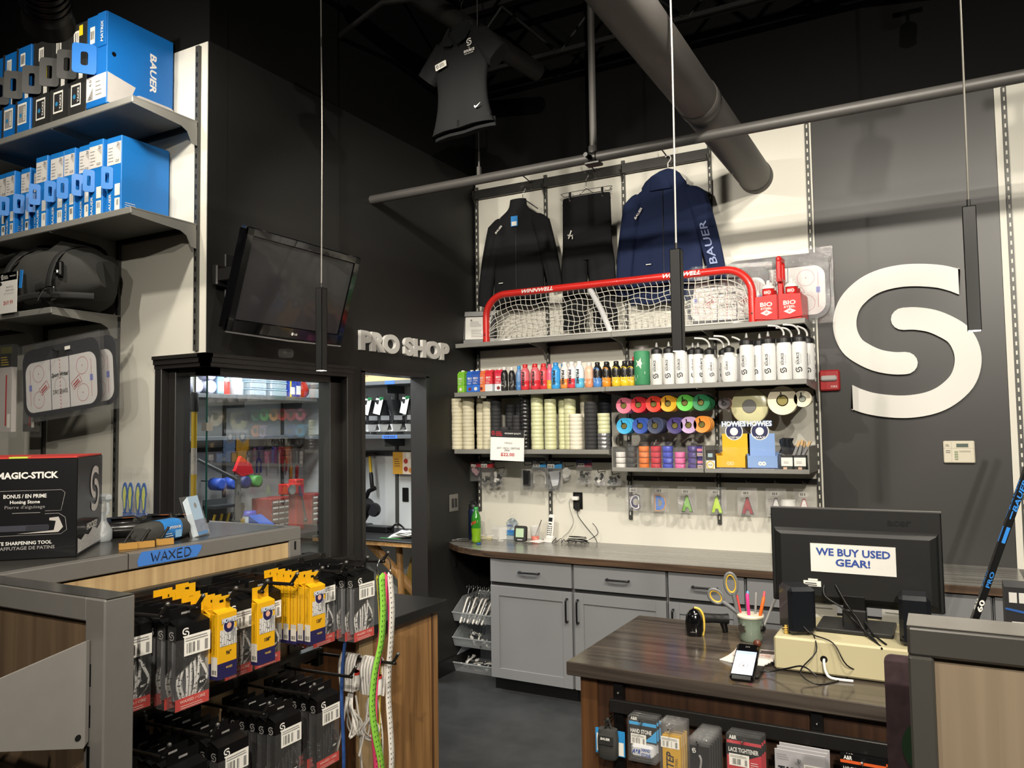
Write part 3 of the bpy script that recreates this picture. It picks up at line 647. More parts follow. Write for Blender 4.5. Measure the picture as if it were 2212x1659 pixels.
# ------------------------------------------------------------------ garments on the rail
def ring(cx, cy, cz, hw, hd, n=32, dx=(1, 0, 0), dy=(0, 1, 0), fold=0.0, ph=0.0, p=2.3):
    R_ = []; dx = Vector(dx); dy = Vector(dy); c = Vector((cx, cy, cz))
    for i in range(n):
        a = 2 * PI * i / n; ca, sa = math.cos(a), math.sin(a)
        x = math.copysign(abs(ca) ** (2 / p), ca); y = math.copysign(abs(sa) ** (2 / p), sa)
        f = 1 + fold * (math.sin(5 * a + ph) + .6 * math.sin(9 * a - 1.7 * ph))
        R_.append(c + dx * (hw * x) + dy * (hd * y * f))
    return R_
def fabric(h, var=.12, rough=.85): return mat(h, rough, var=var, scale=160, bump=.12, spec=.25)
def jacket(name, lbl, x, y, m, z_top, z_hem, shoulder, hem, sleeve_l, sleeve_r, hood):
    """zip jacket on a hanger: lofted torso, collar or hood, two lofted sleeves hanging from the shoulders"""
    t = thing(name, lbl, 'jacket', (x, y, z_hem), group=None); H = z_top - z_hem
    b = MB(); S = []
    for k in range(15):
        u = k / 14; hw = hem + (shoulder * .86 - hem) * min(1, u * 1.15); z = u * (H - .16); hd = .040 - .006 * u
        S.append(ring(0, 0, z, hw, hd, fold=.16 * (1 - u * .6), ph=2 + 2.2 * u))
    for dz, f, d_ in ((.13, .83, .036), (.10, .76, .035), (.075, .64, .034), (.055, .50, .034), (.035, .38, .034), (.015, .32, .034)): S.append(ring(0, 0, H - dz, shoulder * f, d_, fold=.05))
    b.loft(S, m, n=32); b.obj('body', t)
    b = MB()
    if hood:
        b.loft([ring(0, 0, H - .085, .155, .036, fold=.1), ring(0, -.006, H - .05, .150, .044, fold=.14), ring(.0, -.006, H - .015, .125, .046, fold=.16, ph=1), ring(.012, -.004, H + .015, .095, .040, fold=.2, ph=2), ring(.022, 0, H + .04, .055, .03, fold=.2), ring(.025, .002, H + .052, .02, .015)], m, n=32)
        b.loft([ring(-.012, -.042, H - .09, .075, .012), ring(-.012, -.048, H - .04, .07, .014, fold=.1), ring(-.012, -.046, H - .0, .05, .010)], m, n=32); b.obj('hood', t)
    else:
        q = .070; S = [ring(0, 0, H - .045, q * 1.05, .034), ring(0, 0, H - .01, q * .98, .036), ring(0, .003, H + .02, q * .92, .036), ring(0, .003, H + .035, q * .9, .034)]
        b.loft(S, m, n=32, capped=False); b.loft([ring(0, .003, H + .030, q * .86, .03), ring(0, .0, H - .02, q * .8, .028)], JET, n=32, capped=True); b.obj('collar', t)
    for sg, sl in ((-1, sleeve_l), (1, sleeve_r)):
        b = MB(); S = []; a = Vector((sg * shoulder * .80, 0, H - .155)); e = Vector(sl); d = (e - a).normalized(); nx = Vector((-d.z, 0, d.x)) * (-1)
        for du, r_ in ((-.065, .02), (-.055, .042), (-.035, .062)): p = a + d * du + Vector((-sg * .02, 0, 0)); S.append(ring(p.x, p.y, p.z, r_, .03, dx=nx))
        for k in range(11):
            u = k / 10; p = a.lerp(e, u) + Vector((sg * .012 * math.sin(PI * u), -.006 * math.sin(PI * u), 0)); S.append(ring(p.x, p.y, p.z, .072 - .018 * u, .038 - .008 * u, dx=nx, fold=.12, ph=3 * u + sg))
        b.loft(S, m, n=32); b.obj('sleeve', t)
    b = MB(); b.tube([(0, -.046, .02), (0, -.043, H * .5), (0, -.038, H - .1), (0, -.048 if hood else -.037, H - .03)], .0025, JET, n=5); b.obj('zip', t)
    return t, H
BLKFAB = fabric('#1b1c1e'); NAVYFAB = fabric('#1d2848')
def hanger_top(t, x, y, z, m, plastic=False, shoulder=.12):
    b = MB(); b.tube(cv([(x, y, z), (x, y, z + .03), (x + .012, y, z + .045), (x + .02, y, z + .062), (x + .012, y, z + .08), (x - .004, y, z + .085), (x - .016, y, z + .075)], 3), .0028 if not plastic else .004, m, n=8)
    b.tube([(x - shoulder, y, z - .10), (x - .03, y, z - .03), (x, y, z - .01), (x + .03, y, z - .03), (x + shoulder, y, z - .10)], .004 if not plastic else .007, m, n=8); return b.obj('hanger', t)
t, H = jacket('zip_jacket', 'black zip jacket with a blue swing tag hanging from the high rail', -2.62, 4.945, BLKFAB, 3.285, 2.535, .222, .205, (-.285, -.01, .03), (.295, -.01, .12), False)
b = MB(); b.txt('BAUER', -.14, .575, PAPER, front(0, -.044, 0), w=.075, h=.016, rot=.75, bold=.03, shear=.2); b.obj('chest_print', t); MB().quad(-.14, -.105, .178, .184, PAPER, front(0, -.05, 0)).obj('pocket_tab', t)
b = MB(); b.box(-.035, .02, -.05, -.047, .58, .655, mat('#2f86cf', .5), None, .004); b.quad(-.028, .012, .585, .615, LABEL, front(0, -.0505, 0)); b.tube([(.0, -.040, .72), (-.005, -.05, .655)], .0012, INK, n=4); b.obj('swing_tag', t)
hanger_top(t, .04, 0, H + .045, CHROME)
t, H = jacket('hooded_jacket', 'navy hooded jacket with sleeve lettering hanging from the high rail', -1.535, 4.945, NAVYFAB, 3.30, 2.475, .262, .25, (-.292, -.01, .06), (.345, -.012, .10), True)
b = MB(); b.txt('BAUER', -.165, .60, PAPER, front(0, -.046, 0), w=.085, h=.017, rot=.95, bold=.03, shear=.2); b.obj('chest_print', t); MB().quad(-.12, -.085, .25, .256, PAPER, front(0, -.05, 0)).obj('pocket_tab', t)
b = MB(); SP = mat('#8f9cc4', .6); T = front(0, -.054, 0); b.txt('BAUER', .292, .345, SP, T, w=.29, h=.047, rot=PI / 2 + .235, bold=.01, shear=.15); b.obj('sleeve_print', t); b = MB(); b.tube([(.325, .17, 0), (.352, .135, 0)], .003, SP, T, n=4); b.tube([(.335, .13, 0), (.36, .165, 0)], .003, SP, T, n=4); b.obj('sleeve_emblem', t)
hanger_top(t, .03, 0, H + .06, WHITE, True)
# trousers
t = thing('track_trousers', 'black track trousers clipped to a wire hanger on the high rail', 'trousers', (-2.088, 4.945, 2.335)); b = MB()
S = []
for k in range(9):
    u = k / 8; S.append(ring(0, 0, .92 - .44 * u, .178 + .008 * u, .024 + .008 * u, fold=.10 * u, ph=u))
b.loft(S, BLKFAB, n=32)
for sg in (-1, 1):
    S = []
    for k in range(10):
        u = k / 9; S.append(ring(sg * (.094 + .022 * u) + .012 * u, 0, .60 - .60 * u, .086 + .016 * min(1, u * 4) - .018 * u, .030 + .008 * min(1, u * 4) - .006 * u, fold=.12, ph=u * 3 + sg))
    b.loft(S, BLKFAB, n=32)
b.obj('legs', t)
MB().loft([ring(0, 0, .885, .181, .026), ring(0, 0, .93, .174, .025)], BLKFAB, n=32).obj('waistband', t)
b = MB(); F = front(-.105, -.044, .66); b.poly([(-.018, -.022), (-.01, -.026), (.012, .03), (.004, .034)], PAPER, F); b.poly([(-.022, .0), (.015, -.012), (.02, -.004), (-.018, .006)], PAPER, F); b.poly([(.012, -.03), (.02, -.03), (.02, .0), (.012, .004)], PAPER, F); b.obj('emblem', t)
b = MB(); b.tube([(-.165, 0, .945), (-.175, 0, .955), (-.165, 0, .972), (.165, 0, .972), (.175, 0, .955), (.165, 0, .945), (-.165, 0, .945)], .0025, CHROME, n=6); b.tube([(-.05, 0, .945), (0, 0, .985), (.0, 0, 1.04), (.015, 0, 1.06), (.018, 0, 1.085), (.0, 0, 1.10), (-.012, 0, 1.09)], .0025, CHROME, n=6); b.tube([(.05, 0, .945), (0, 0, .985)], .0025, CHROME, n=6); b.obj('hanger', t)
for x in (-.11, .13): MB().box(x - .009, x + .009, -.032, .032, .90, .965, CHROME, b=.004).obj('clip', t)
# polo shirt hanging from the conduit
POLO = fabric('#151617', .1)
t = thing('polo_shirt', 'black polo shirt with a name badge hanging high from the conduit', 'shirt', (-2.165, 3.47, 3.235), rz=-.12); b = MB(); S = []
for k in range(15):
    u = k / 14; hw = .215 - .055 * math.sin(PI * min(1, u * 1.15) * .8) - .0 * u; hw = .208 - .045 * math.sin(PI * min(1, u / .95) ** .9); S.append(ring(0, 0, .02 + .47 * u, hw, .042 - .01 * u, fold=.10 * (1 - u), ph=1.5 * u))
S += [ring(0, 0, .525, .155, .03), ring(0, 0, .55, .11, .028), ring(0, 0, .565, .07, .028)]
b.loft(S, POLO, n=32, capped=False)
b.loft([ring(0, 0, .06, .195, .036), ring(0, 0, .025, .20, .036)], JET, n=32); b.obj('body', t)
b = MB(); b.loft([ring(0, .02, .0, .206, .022, fold=.2), ring(0, .02, .05, .203, .024, fold=.1)], POLO, n=32); b.obj('back_tail', t)
for sg in (-1, 1):
    b = MB(); S = []; a = Vector((sg * .12, 0, .49)); e = Vector((sg * .245, -.0, .35))
    for k in range(6):
        u = k / 5; p = a.lerp(e, u); d = (e - a).normalized(); nx = Vector((d.z, 0, -d.x)); S.append(ring(p.x, p.y, p.z, .062 + .006 * u, .03 + .01 * u, dx=nx, fold=.06, ph=u))
    b.loft(S, POLO, n=32); b.obj('sleeve', t)
b = MB()
for sg in (-1, 1):
    b.add([(sg * .075, -.028, .575), (sg * .095, -.045, .52), (sg * .075, -.06, .47), (sg * .02, -.062, .455), (sg * .012, -.058, .475), (sg * .055, -.044, .525), (sg * .062, -.02, .585)], [(0, 1, 5, 6), (1, 2, 3, 4, 5)] if sg > 0 else [(6, 5, 1, 0), (5, 4, 3, 2, 1)], POLO)
b.loft([ring(0, .006, .545, .08, .03), ring(0, .012, .595, .074, .028)], POLO, n=32, capped=False); b.add([(-.055, .016, .50), (.055, .016, .50), (.06, .03, .59), (-.06, .03, .59)], [(0, 1, 2, 3)], JET)
b.obj('collar', t)
b = MB(); F = front(0, -.05, 0); b.slogo(.09, .45, .04, PAPER, F); b.txt('THE', .09, .42, PAPER, F, w=.012, h=.006); b.txt('SOURCE', .09, .405, PAPER, F, w=.07, h=.014, bold=.03); b.txt('FOR HOCKEY', .09, .390, PAPER, F, w=.06, h=.006)
F2 = front(.14, -.052, .1); SW = [(-.022, .0), (-.014, -.012), (-.002, -.008), (.024, .012), (-.002, .0), (-.012, -.003), (-.016, .004)]; b.poly(SW, PAPER, F2); b.poly([(p[0] * .8, p[1] * .8) for p in SW], PAPER, front(-.005, .012, .555)); b.obj('print', t)
b = MB(); T = front(-.10, -.052, .375, .15); b.prism(rrect(.075, .034, .004, 3), 0, .004, LABEL, T); b.slogo(-.022, 0, .022, INK, T, c=.005); b.lines(-.008, .03, -.010, .012, 3, INK, T, .005, .4); b.obj('name_badge', t)
b = MB(); b.tube([(-.08, 0, .53), (-.02, 0, .58), (0, 0, .60), (0, 0, .70), (.012, 0, .715), (.0, 0, .735), (-.012, 0, .725)], .0025, HOOKMAT, n=6); b.tube([(.08, 0, .53), (.02, 0, .58), (0, 0, .6)], .0025, HOOKMAT, n=6); b.obj('hanger', t)

# ------------------------------------------------------------------ mini goal, rink boards, bottle carrier, frame
GRED = mat('#cf2a24', .28, coat=.3, var=.03); NETM = mat('#d8d5cc', .8); GWHITE = mat('#d4d5d6', .3)
t = thing('mini_goal', 'red framed mini hockey goal with white net on the top shelf', 'hockey goal', (-1.877, 4.77, 2.282))
gw, gh, rr_ = .918, .328, .155
def arc(cx, cz, r, a0, a1, y, n=9): return [(cx + r * math.cos(a0 + (a1 - a0) * i / n), y, cz + r * math.sin(a0 + (a1 - a0) * i / n)) for i in range(n + 1)]
P = [(-gw, 0, .0)] + arc(-gw + rr_, gh - rr_, rr_, PI, PI / 2, 0) + arc(gw - rr_, gh - rr_, rr_, PI / 2, 0, 0) + [(gw, 0, 0)]
b = MB(); b.tube(P, .0245, GRED, n=18); F = front(0, -.0247, 0)
b.txt('WINNWELL', -.50, gh - .0, PAPER, F, w=.24, h=.026, bold=.03, shear=.3, c=.001); b.txt('WINNWELL', .50, gh - .0, PAPER, F, w=.24, h=.026, bold=.03, shear=.3, c=.001)
for x in (-gw, gw): b.ball(.006, CHROME, Matrix.Translation((x, -.024, .05)))
b.obj('crossbar_frame', t)
b = MB(); b.tube([(-gw, 0, .016), (-gw + .03, .07, .016), (-gw + .16, .118, .016), (gw - .16, .118, .016), (gw - .03, .07, .016), (gw, 0, .016)], .015, GWHITE, n=12); b.obj('base_bar', t)
MB().tube([(-.13, .012, gh - .02), (-.075, .07, .17), (-.03, .112, .025)], .0195, GWHITE, n=14).obj('center_strut', t)
def netpt(u, v):
    """u along the mouth (0..1), v from the crossbar (0) down the back to the base (1)"""
    x = (u * 2 - 1) * (gw - .02); top = gh - .02; e = 1 - abs(u * 2 - 1)
    edge = min(1, e / .17); zt = top - (1 - math.sqrt(max(0, 1 - (1 - edge) ** 2))) * rr_ * 1.0
    back = .095 * min(1, (e / .12)) ** .6
    z = zt + (.02 - zt) * v; y = back * (1 - (1 - v) ** 1.8) + .025 * math.sin(PI * v) * math.sin(u * 23) * .3
    sag = .012 * math.sin(u * 50 + v * 9) * math.sin(PI * v)
    return (x + .006 * math.sin(v * 17 + u * 9), y + .008 * math.sin(PI * v) * min(1, e * 8), z + sag)
b = MB(); NU, NV = 44, 9
for i in range(NU + 1): b.tube([netpt(i / NU, j / 10) for j in range(11)], .0026, NETM, n=4)
for j in range(1, NV + 1): b.tube([netpt(i / 66, j / NV) for i in range(67)], .0026, NETM, n=4)
b.obj('net', t)
rink_board('upright bagged rink board leaning behind the red bottle carrier', (-.86, 4.985, 2.283 + .22), .0, .62, .40, tilt=-.03)
rink_board('bagged rink board lying behind the goal net, half hidden', (-1.14, 4.925, 2.283 + .195), .0, .50, .34, tilt=-.04, roll=.03)
# bottle carrier and its bottles
CRED = mat('#c9201f', .35, var=.03)
t = thing('bottle_carrier', 'red plastic bottle carrier with tall center handle on the top shelf', 'bottle carrier', (-.805, 4.845, 2.283), rz=-.05); b = MB()
b.box(-.125, .125, -.085, .085, 0, .008, CRED)
for (x0, x1, y0, y1) in ((-.13, .13, -.09, -.084), (-.13, .13, .084, .09), (-.13, -.124, -.09, .09), (.124, .13, -.09, .09), (-.003, .003, -.09, .09)): b.box(x0, x1, y0, y1, 0, .145, CRED)
b.prism([(-.135, .012), (-.006, .0), (-.006, .15), (-.128, .142)], .0, .012, CRED, front(0, -.088, 0)); b.prism([(.135, .012), (.006, .0), (.006, .15), (.128, .142)], .0, .012, CRED, front(0, -.088, 0))
F = front(0, -.1006, 0)
for x in (-.066, .066):
    b.txt('BIO', x, .095, PAPER, F, w=.07, h=.026, bold=.03); b.txt('STEEL', x, .07, PAPER, F, w=.065, h=.013, bold=.03); b.poly([(x - .035, .045), (x, .028), (x + .035, .045), (x, .062)], PAPER, F); b.slogo(x, .045, .016, CRED, F, c=.0012, rot=PI / 2)
b.obj('body', t)
b = MB(); b.box(-.016, .016, -.02, .02, .14, .25, CRED, b=.006); b.box(-.016, .016, -.05, -.03, .23, .36, CRED, b=.008); b.box(-.016, .016, .03, .05, .23, .36, CRED, b=.008); b.box(-.016, .016, -.05, .05, .35, .385, CRED, b=.01); b.box(-.016, .016, -.05, .05, .23, .255, CRED, b=.005); b.obj('handle', t)
def squeeze_red(x, y, lbl):
    t = thing('squeeze_bottle', lbl, 'bottle', (-.805 + x, 4.845 + y, 2.292), group='bottles in the red carrier')
    b = MB(); b.lathe([(.034, 0), (.036, .01), (.036, .12), (.033, .13), (.036, .14), (.036, .175), (.03, .185)], CRED, n=20); k = MB(); k.txt('BIO', 0, .16, PAPER, front(), h=.02, bold=.03); wrap(b, k, .0365); b.obj('body', t)
    MB().lathe([(.037, .183), (.037, .198), (.026, .205), (.012, .212), (.010, .232), (.006, .236)], WHITE, n=20).obj('cap', t)
def wrap(b, sub, r, yaw=0.0):
    """bend artwork drawn on a front() frame round a vertical cylinder of radius r"""
    V = []
    for (x, y, z) in sub.v:
        a = x / r + yaw; V.append(((r - y) * math.sin(a), -(r - y) * math.cos(a), z))
    o = len(b.v); b.v.extend(V)
    for f, m, s in zip(sub.f, sub.m, sub.sm): b.f.append(tuple(i + o for i in f)); b.m.append(b.mi(sub.mats[m])); b.sm.append(s)
for x, y, l in ((-.066, -.042, 'red squeeze bottle at the carrier front, goal side of its handle'), (.066, -.042, 'red squeeze bottle at the carrier front, away from the goal'), (-.066, .042, 'red squeeze bottle at the carrier back, goal side'), (.066, .042, 'red squeeze bottle at the carrier back, away from the goal')): squeeze_red(x, y, l)
# framed certificate
t = thing('picture_frame', 'black framed certificate leaning against the black wall beside the goal', 'picture frame', (-2.945, 4.90, 2.283), rot=(-.10, 0, .35)); b = MB()
for (x0, x1, z0, z1) in ((-.14, .14, 0, .04), (-.14, .14, .21, .25), (-.14, -.095, .04, .21), (.095, .14, .04, .21)): b.box(x0, x1, -.012, .012, z0, z1, JET, b=.003)
b.obj('frame', t); b = MB(); b.box(-.096, .096, 0, .004, .039, .211, PAPER); F = front(0, -.0006, 0); b.lines(-.05, .05, .06, .12, 5, GREYINK, F, 0, .3); b.lines(-.06, .03, .14, .18, 4, GREYINK, F, 0, .3); b.disc(.008, GREYINK, front(-.05, -.001, .185)); b.obj('certificate', t)
# ------------------------------------------------------------------ drinks on the middle shelf
ZS = 1.924
def carton(lbl, x, y, c1, c2, seed):
    t = thing('drink_carton', lbl, 'carton', (x, y, ZS), rz=.12 * ((seed % 3) - 1), group='drink cartons at the shelf corner end'); h, s = .125, .029; m1, m2 = mat(c1, .4, var=.02), mat(c2, .4, var=.02)
    b = MB(); b.box(-s, s, -s, s, 0, .05, m2, b=.003); b.box(-s, s, -s, s, .05, h, m1, b=.003); P = [(-s, -s), (s, -s), (s, s), (-s, s)]
    b.loft([[(px, py, h - .001) for px, py in P], [(px * .95, py * .35, h + .022) for px, py in P]], m1, n=4, smooth=False)
    F = front(0, -s - .0004, 0); b.txt('BIO', 0, .095, PAPER, F, w=.034, h=.014, bold=.03); b.txt('STEEL', 0, .078, PAPER, F, w=.034, h=.009); b.lines(-.02, .012, .055, .07, 3, PAPER, F, fill=.3); b.disc(.012, mat('#7a2a25', .5) if seed % 2 else PAPER, F @ Matrix.Translation((0, .022, .0004))); b.obj('body', t)
    MB().lathe([(.0125, h + .008), (.0125, h + .026), (.010, h + .029)], WHITE, n=14).obj('cap', t)
for i, (x, c1, c2, l) in enumerate(((-2.905, '#7ec13a', '#8acb3f', 'lime green drink carton at the shelf end in the wall corner'), (-2.84, '#2a63c4', '#2f6ed0', 'blue drink carton beside the lime green one'), (-2.79, '#2a56b0', '#2f6ed0', 'blue drink carton between another blue one and the orange one'),
        (-2.745, '#e8794a', '#ea8a55', 'orange drink carton between the blue and red ones'), (-2.685, '#d8363f', '#dfe3ea', 'red and white drink carton beside the orange carton'), (-2.618, '#cf2c46', '#dfe3ea', 'red drink carton with white lower half beside the black sports bottle'))):
    carton(l, x, 4.63 + .012 * (i % 2), c1, c2, i)
for i, (x, c, l) in enumerate(((-2.80, '#2f6ed0', 'blue drink carton standing in the second row'), (-2.64, '#c7303f', 'red drink carton standing in the second row'))): carton(l, x, 4.71, c, c, i + 3)
def pet(name, lbl, x, y, c_body, c_low, c_cap, word=None, h=.165, r=.031, wcol=INK, seed=0, mid=None):
    t = thing(name, lbl, 'bottle', (x, y, ZS), group='sports drink bottles on the drinks shelf'); A, L = mat(c_body, .3, var=.03, coat=.2), mat(c_low, .3, var=.03, coat=.2)
    b = MB(); b.lathe([(r * .8, 0), (r, .006), (r, h * .18), (r * .93, h * .22), (r, h * .26), (r, h * .36)], L, n=20); b.lathe([(r, h * .36), (r, h * .62), (r * .97, h * .70), (r * .8, h * .78), (r * .5, h * .87), (r * .45, h * .9)], A, n=20)
    if mid:
        k = MB(); k.poly([(-.022, h * .2), (.022, h * .2), (.022, h * .42), (.0, h * .5), (-.022, h * .42)], mat(mid, .4), front()); k.lines(-.016, .016, h * .22, h * .4, 4, PAPER, front(), fill=.4, seed=seed); wrap(b, k, r + .0005)
    if word:
        k = MB(); k.txt(word, 0, h * .42, wcol, front(), w=h * .55, h=r * .62, rot=-PI / 2, bold=.035); wrap(b, k, r + .0008)
    b.obj('body', t); q = h * .9
    MB().lathe([(r * .52, q - .006), (r * .54, q), (r * .54, h - .002), (r * .44, h)], mat(c_cap, .35), n=16).obj('cap', t)
    return t
pet('sports_bottle', 'black and white sports bottle beside the drink cartons', -2.576, 4.63, '#1c1b1c', '#2b2a2a', '#d8d8d6', mid='#d7d6d2', h=.163, r=.025, seed=1)
pet('sports_bottle', 'black and white sports bottle beside the clear blue bottle', -2.522, 4.635, '#1c1b1c', '#2b2a2a', '#d8d8d6', mid='#d7d6d2', h=.158, r=.023, seed=2)
pet('sports_bottle', 'black and white sports bottle hidden in the second row', -2.505, 4.70, '#1c1b1c', '#2b2a2a', '#d8d8d6', h=.16, r=.023, seed=2)
pet('sports_bottle', 'pale blue bottle with blue cap beside the red lettered bottles', -2.472, 4.645, '#6f92bd', '#4f82bb', '#2a8ad0', h=.165, r=.022, seed=3)
PR = [(-2.418, 4.63, '#d86b74', '#d23540', '#c92a2c', 'red sports bottle with upright lettering, nearest the pale blue bottle'), (-2.345, 4.632, '#d86b74', '#d23540', '#c92a2c', 'red sports bottle with upright lettering, in the middle of the red ones'), (-2.29, 4.65, '#c9494f', '#d23540', '#c92a2c', 'red sports bottle with upright lettering, next to the pink bottle'),
      (-2.195, 4.635, '#3293d6', '#3a9ada', '#2f86c8', 'solid blue sports bottle with upright lettering'), (-2.133, 4.64, '#d9d3cd', '#d98a3f', '#cfcfcd', 'white over orange sports bottle with upright lettering'), (-2.08, 4.632, '#d8cdd0', '#d3404a', '#cfcfcd', 'white over red sports bottle with upright lettering'), (-2.025, 4.63, '#cfdde5', '#5fb7df', '#d5d5d3', 'white over light blue sports bottle with upright lettering')]
for i, (x, y, a, c, k, l) in enumerate(PR): pet('sports_bottle', l, x, y, a, c, k, 'PRIME', h=.172, r=.031, seed=i)
for i, (x, c, l) in enumerate(((-2.385, '#c9494f', 'red sports bottle in the back row between the lettered red ones'), (-2.32, '#c9494f', 'red sports bottle in the back row behind the middle red one'), (-2.17, '#3293d6', 'blue sports bottle in the back row'))): pet('sports_bottle', l, x, 4.70, c, c, '#c92a2c' if i < 2 else '#2f86c8', h=.168, r=.029)
pet('sports_bottle', 'pink and yellow bottle with pink cap beside the solid blue bottle', -2.243, 4.645, '#d8607a', '#d0a53c', '#d56a80', h=.165, r=.022)
pet('sports_bottle', 'pale orange bottle with grey cap beside the light blue bottle', -1.962, 4.64, '#e0b39a', '#d98b5f', '#c9c9c7', mid='#d7d6d2', h=.16, r=.03)
pet('sports_bottle', 'grey capped bottle in the back row near the dark bottles', -1.99, 4.71, '#d5cfc9', '#c9a58a', '#c9c9c7', h=.16, r=.028)
for i, (x, y, a, l) in enumerate(((-1.903, 4.635, '#4b82c4', 'dark capped blue energy bottle'), (-1.842, 4.635, '#d98a28', 'dark capped orange energy bottle, front row'), (-1.775, 4.632, '#d8b92a', 'dark capped yellow energy bottle, front row next to the orange one'), (-1.725, 4.65, '#d8b92a', 'dark capped yellow energy bottle, second of the yellow ones'), (-1.685, 4.66, '#c9a92a', 'dark capped yellow energy bottle, next to the green bag'))):
    t = pet('energy_bottle', l, x, y, '#1d1b1a', a, '#161616', h=.16, r=.029, seed=i, mid=a)
    b = MB(); k = MB(); k.disc(.022, mat(a, .4), front(0, 0, .108) @ Matrix.Scale(.75, 4, (0, 1, 0)), n=18); wrap(b, k, .0282); b.obj('neck_label', t)
for i, (x, a, l) in enumerate(((-1.87, '#d98a28', 'orange energy bottle in the back row'), (-1.81, '#d98a28', 'orange energy bottle in the back row behind the yellow ones'), (-1.75, '#d8b92a', 'yellow energy bottle in the back row'))): pet('energy_bottle', l, x, 4.72, '#1d1b1a', a, '#161616', h=.163, r=.028, seed=i)
# rolled green team towel in a bag
t = thing('rolled_towel', 'green rolled towel with white star in a clear bag', 'towel', (-1.612, 4.65, ZS)); b = MB(); b.lathe([(.045, .004), (.049, .012), (.049, .205), (.044, .213)], mat('#1f8552', .7, var=.1, scale=120), n=24)
k = MB(); st = [(.030 * (1 if i % 2 == 0 else .42) * math.sin(PI * i / 5 + .3), .135 + .036 * (1 if i % 2 == 0 else .42) * math.cos(PI * i / 5 + .3)) for i in range(10)]; k.poly(st, PAPER, front()); k.poly([(.0 + (p[0]) * .62, .135 + (p[1] - .135) * .62) for p in st], mat('#c9ccc9', .6), front(), .0006)
k.poly([(-.03, .03), (.035, .07), (.035, .085), (.0, .062), (-.03, .045)], PAPER, front()); k.quad(-.045, -.012, .045, .065, LABEL, front()); wrap(b, k, .0495); b.obj('towel', t)
MB().lathe([(.05, .0), (.053, .01), (.052, .21), (.04, .225), (.046, .245)], BAGFILM, n=20).obj('bag', t)
t = tag(MB().box(-.012, .012, -.03, .03, 0, .185, mat('#b5262a', .4), b=.004).obj('bottle_sleeve', loc=(-1.672, 4.70, ZS)), 'narrow red pack beside the green rolled towel', 'package')
# white shop bottles
BOTW = mat('#dcdcdb', .35, var=.01, coat=.1)
def shop_bottle(lbl, x, y, kind, yaw=0.0, straw=0, h=.20, r=.0365):
    t = thing('water_bottle', lbl, 'bottle', (x, y, ZS), group='white water bottles on the drinks shelf'); b = MB()
    if kind == 'tall': pr = [(r * .94, 0), (r, .006), (r, h - .03), (r * .985, h - .018), (r * .9, h - .006), (r * .9, h)]
    else: pr = [(r * .85, 0), (r, .02), (r, h * .72), (r * .93, h * .82), (r * .6, h * .92), (r * .6, h)]
    b.lathe(pr, BOTW, n=26); k = MB(); s = 1 if kind == 'tall' else .75; z = .03
    k.slogo(.0, z + .022 * s, .036 * s, INK, front(), rot=PI / 2); k.txt('SOURCE', -.004, z + .085 * s, INK, front(), w=.068 * s, h=.015 * s, rot=PI / 2, bold=.02); k.txt('FOR HOCKEY', .012, z + .085 * s, GREYINK, front(), w=.056 * s, h=.006 * s, rot=PI / 2); k.txt('THE', -.016, z + .066 * s, INK, front(), w=.014, h=.005, rot=PI / 2)
    wrap(b, k, r + .0006, yaw); b.obj('body', t)
    b = MB(); q = r * (.98 if kind == 'tall' else .66); b.lathe([(q, h - .002), (q, h + .022), (q * .92, h + .027), (q * .45, h + .034), (.008, h + .04)], BLACK, n=22)
    for i in range(18): a = 2 * PI * i / 18; b.box(-.0015, .0015, -.001, .0015, h + .001, h + .02, JET, Matrix.Rotation(a, 4, 'Z') @ Matrix.Translation((0, -q, 0)))
    if not straw: b.lathe([(.009, h + .036), (.009, h + .048), (.006, h + .06), (.004, h + .068)], mat('#8d8d8b', .3), n=12)
    b.obj('cap', t)
    if straw:
        b = MB(); sg = -1; b.tube([(0, 0, h + .036), (0, 0, h + .058), (sg * .012, -.01, h + .08), (sg * .035, -.02, h + .093), (sg * (.05 + .03 * (straw - 1)), -.03, h + .098)], .0058, mat('#c9c9c7', .35), n=10); b.obj('straw', t)
    return t
tb = [(-1.513, 4.64, 'tall', 0, 0, .192, .034, 'white bottle directly beside the green rolled towel'), (-1.437, 4.64, 'tall', 0, 0, .192, .034, 'white bottle second from the green rolled towel'), (-1.360, 4.635, 'tall', 0, 0, .195, .0375, 'white bottle third from the green rolled towel, under the pendant lamp'),
      (-1.30, 4.68, 'tall', .4, 0, .18, .034, 'white bottle tucked behind the one under the pendant lamp'), (-1.262, 4.66, 'tall', .9, 0, .178, .034, 'white bottle turned sideways next to the short jugs'),
      (-1.190, 4.64, 'jug', .5, 2, .17, .045, 'short white jug with bent straw, logo turned away'), (-1.075, 4.64, 'jug', 0, 2, .175, .047, 'short white jug with bent straw, logo facing out'), (-1.13, 4.74, 'jug', 0, 2, .172, .045, 'short white jug with straw in the back row'), (-1.02, 4.73, 'jug', .3, 1, .172, .045, 'short white jug with straw in the back row beside the tall bottles'),
      (-.972, 4.635, 'tall', -.25, 0, .212, .0415, 'tall white bottle beside the short jugs'), (-.905, 4.67, 'tall', -.6, 0, .208, .039, 'tall white bottle set back between two front ones'), (-.850, 4.63, 'tall', 0, 0, .212, .041, 'tall white bottle with nozzle beside the straw bottles'),
      (-.765, 4.632, 'tall', 0, 2, .212, .0415, 'tall white straw bottle, the inner of two'), (-.683, 4.635, 'tall', 0, 2, .212, .0405, 'tall white straw bottle at the open shelf end'), (-.655, 4.74, 'tall', .1, 1, .21, .039, 'tall white straw bottle in the back row at the shelf end'), (-.74, 4.74, 'tall', 0, 2, .21, .039, 'tall white straw bottle in the back row')]
for x, y, k, yaw, st, h, r, l in tb: shop_bottle(l, x, y, k, yaw, st, h, r)

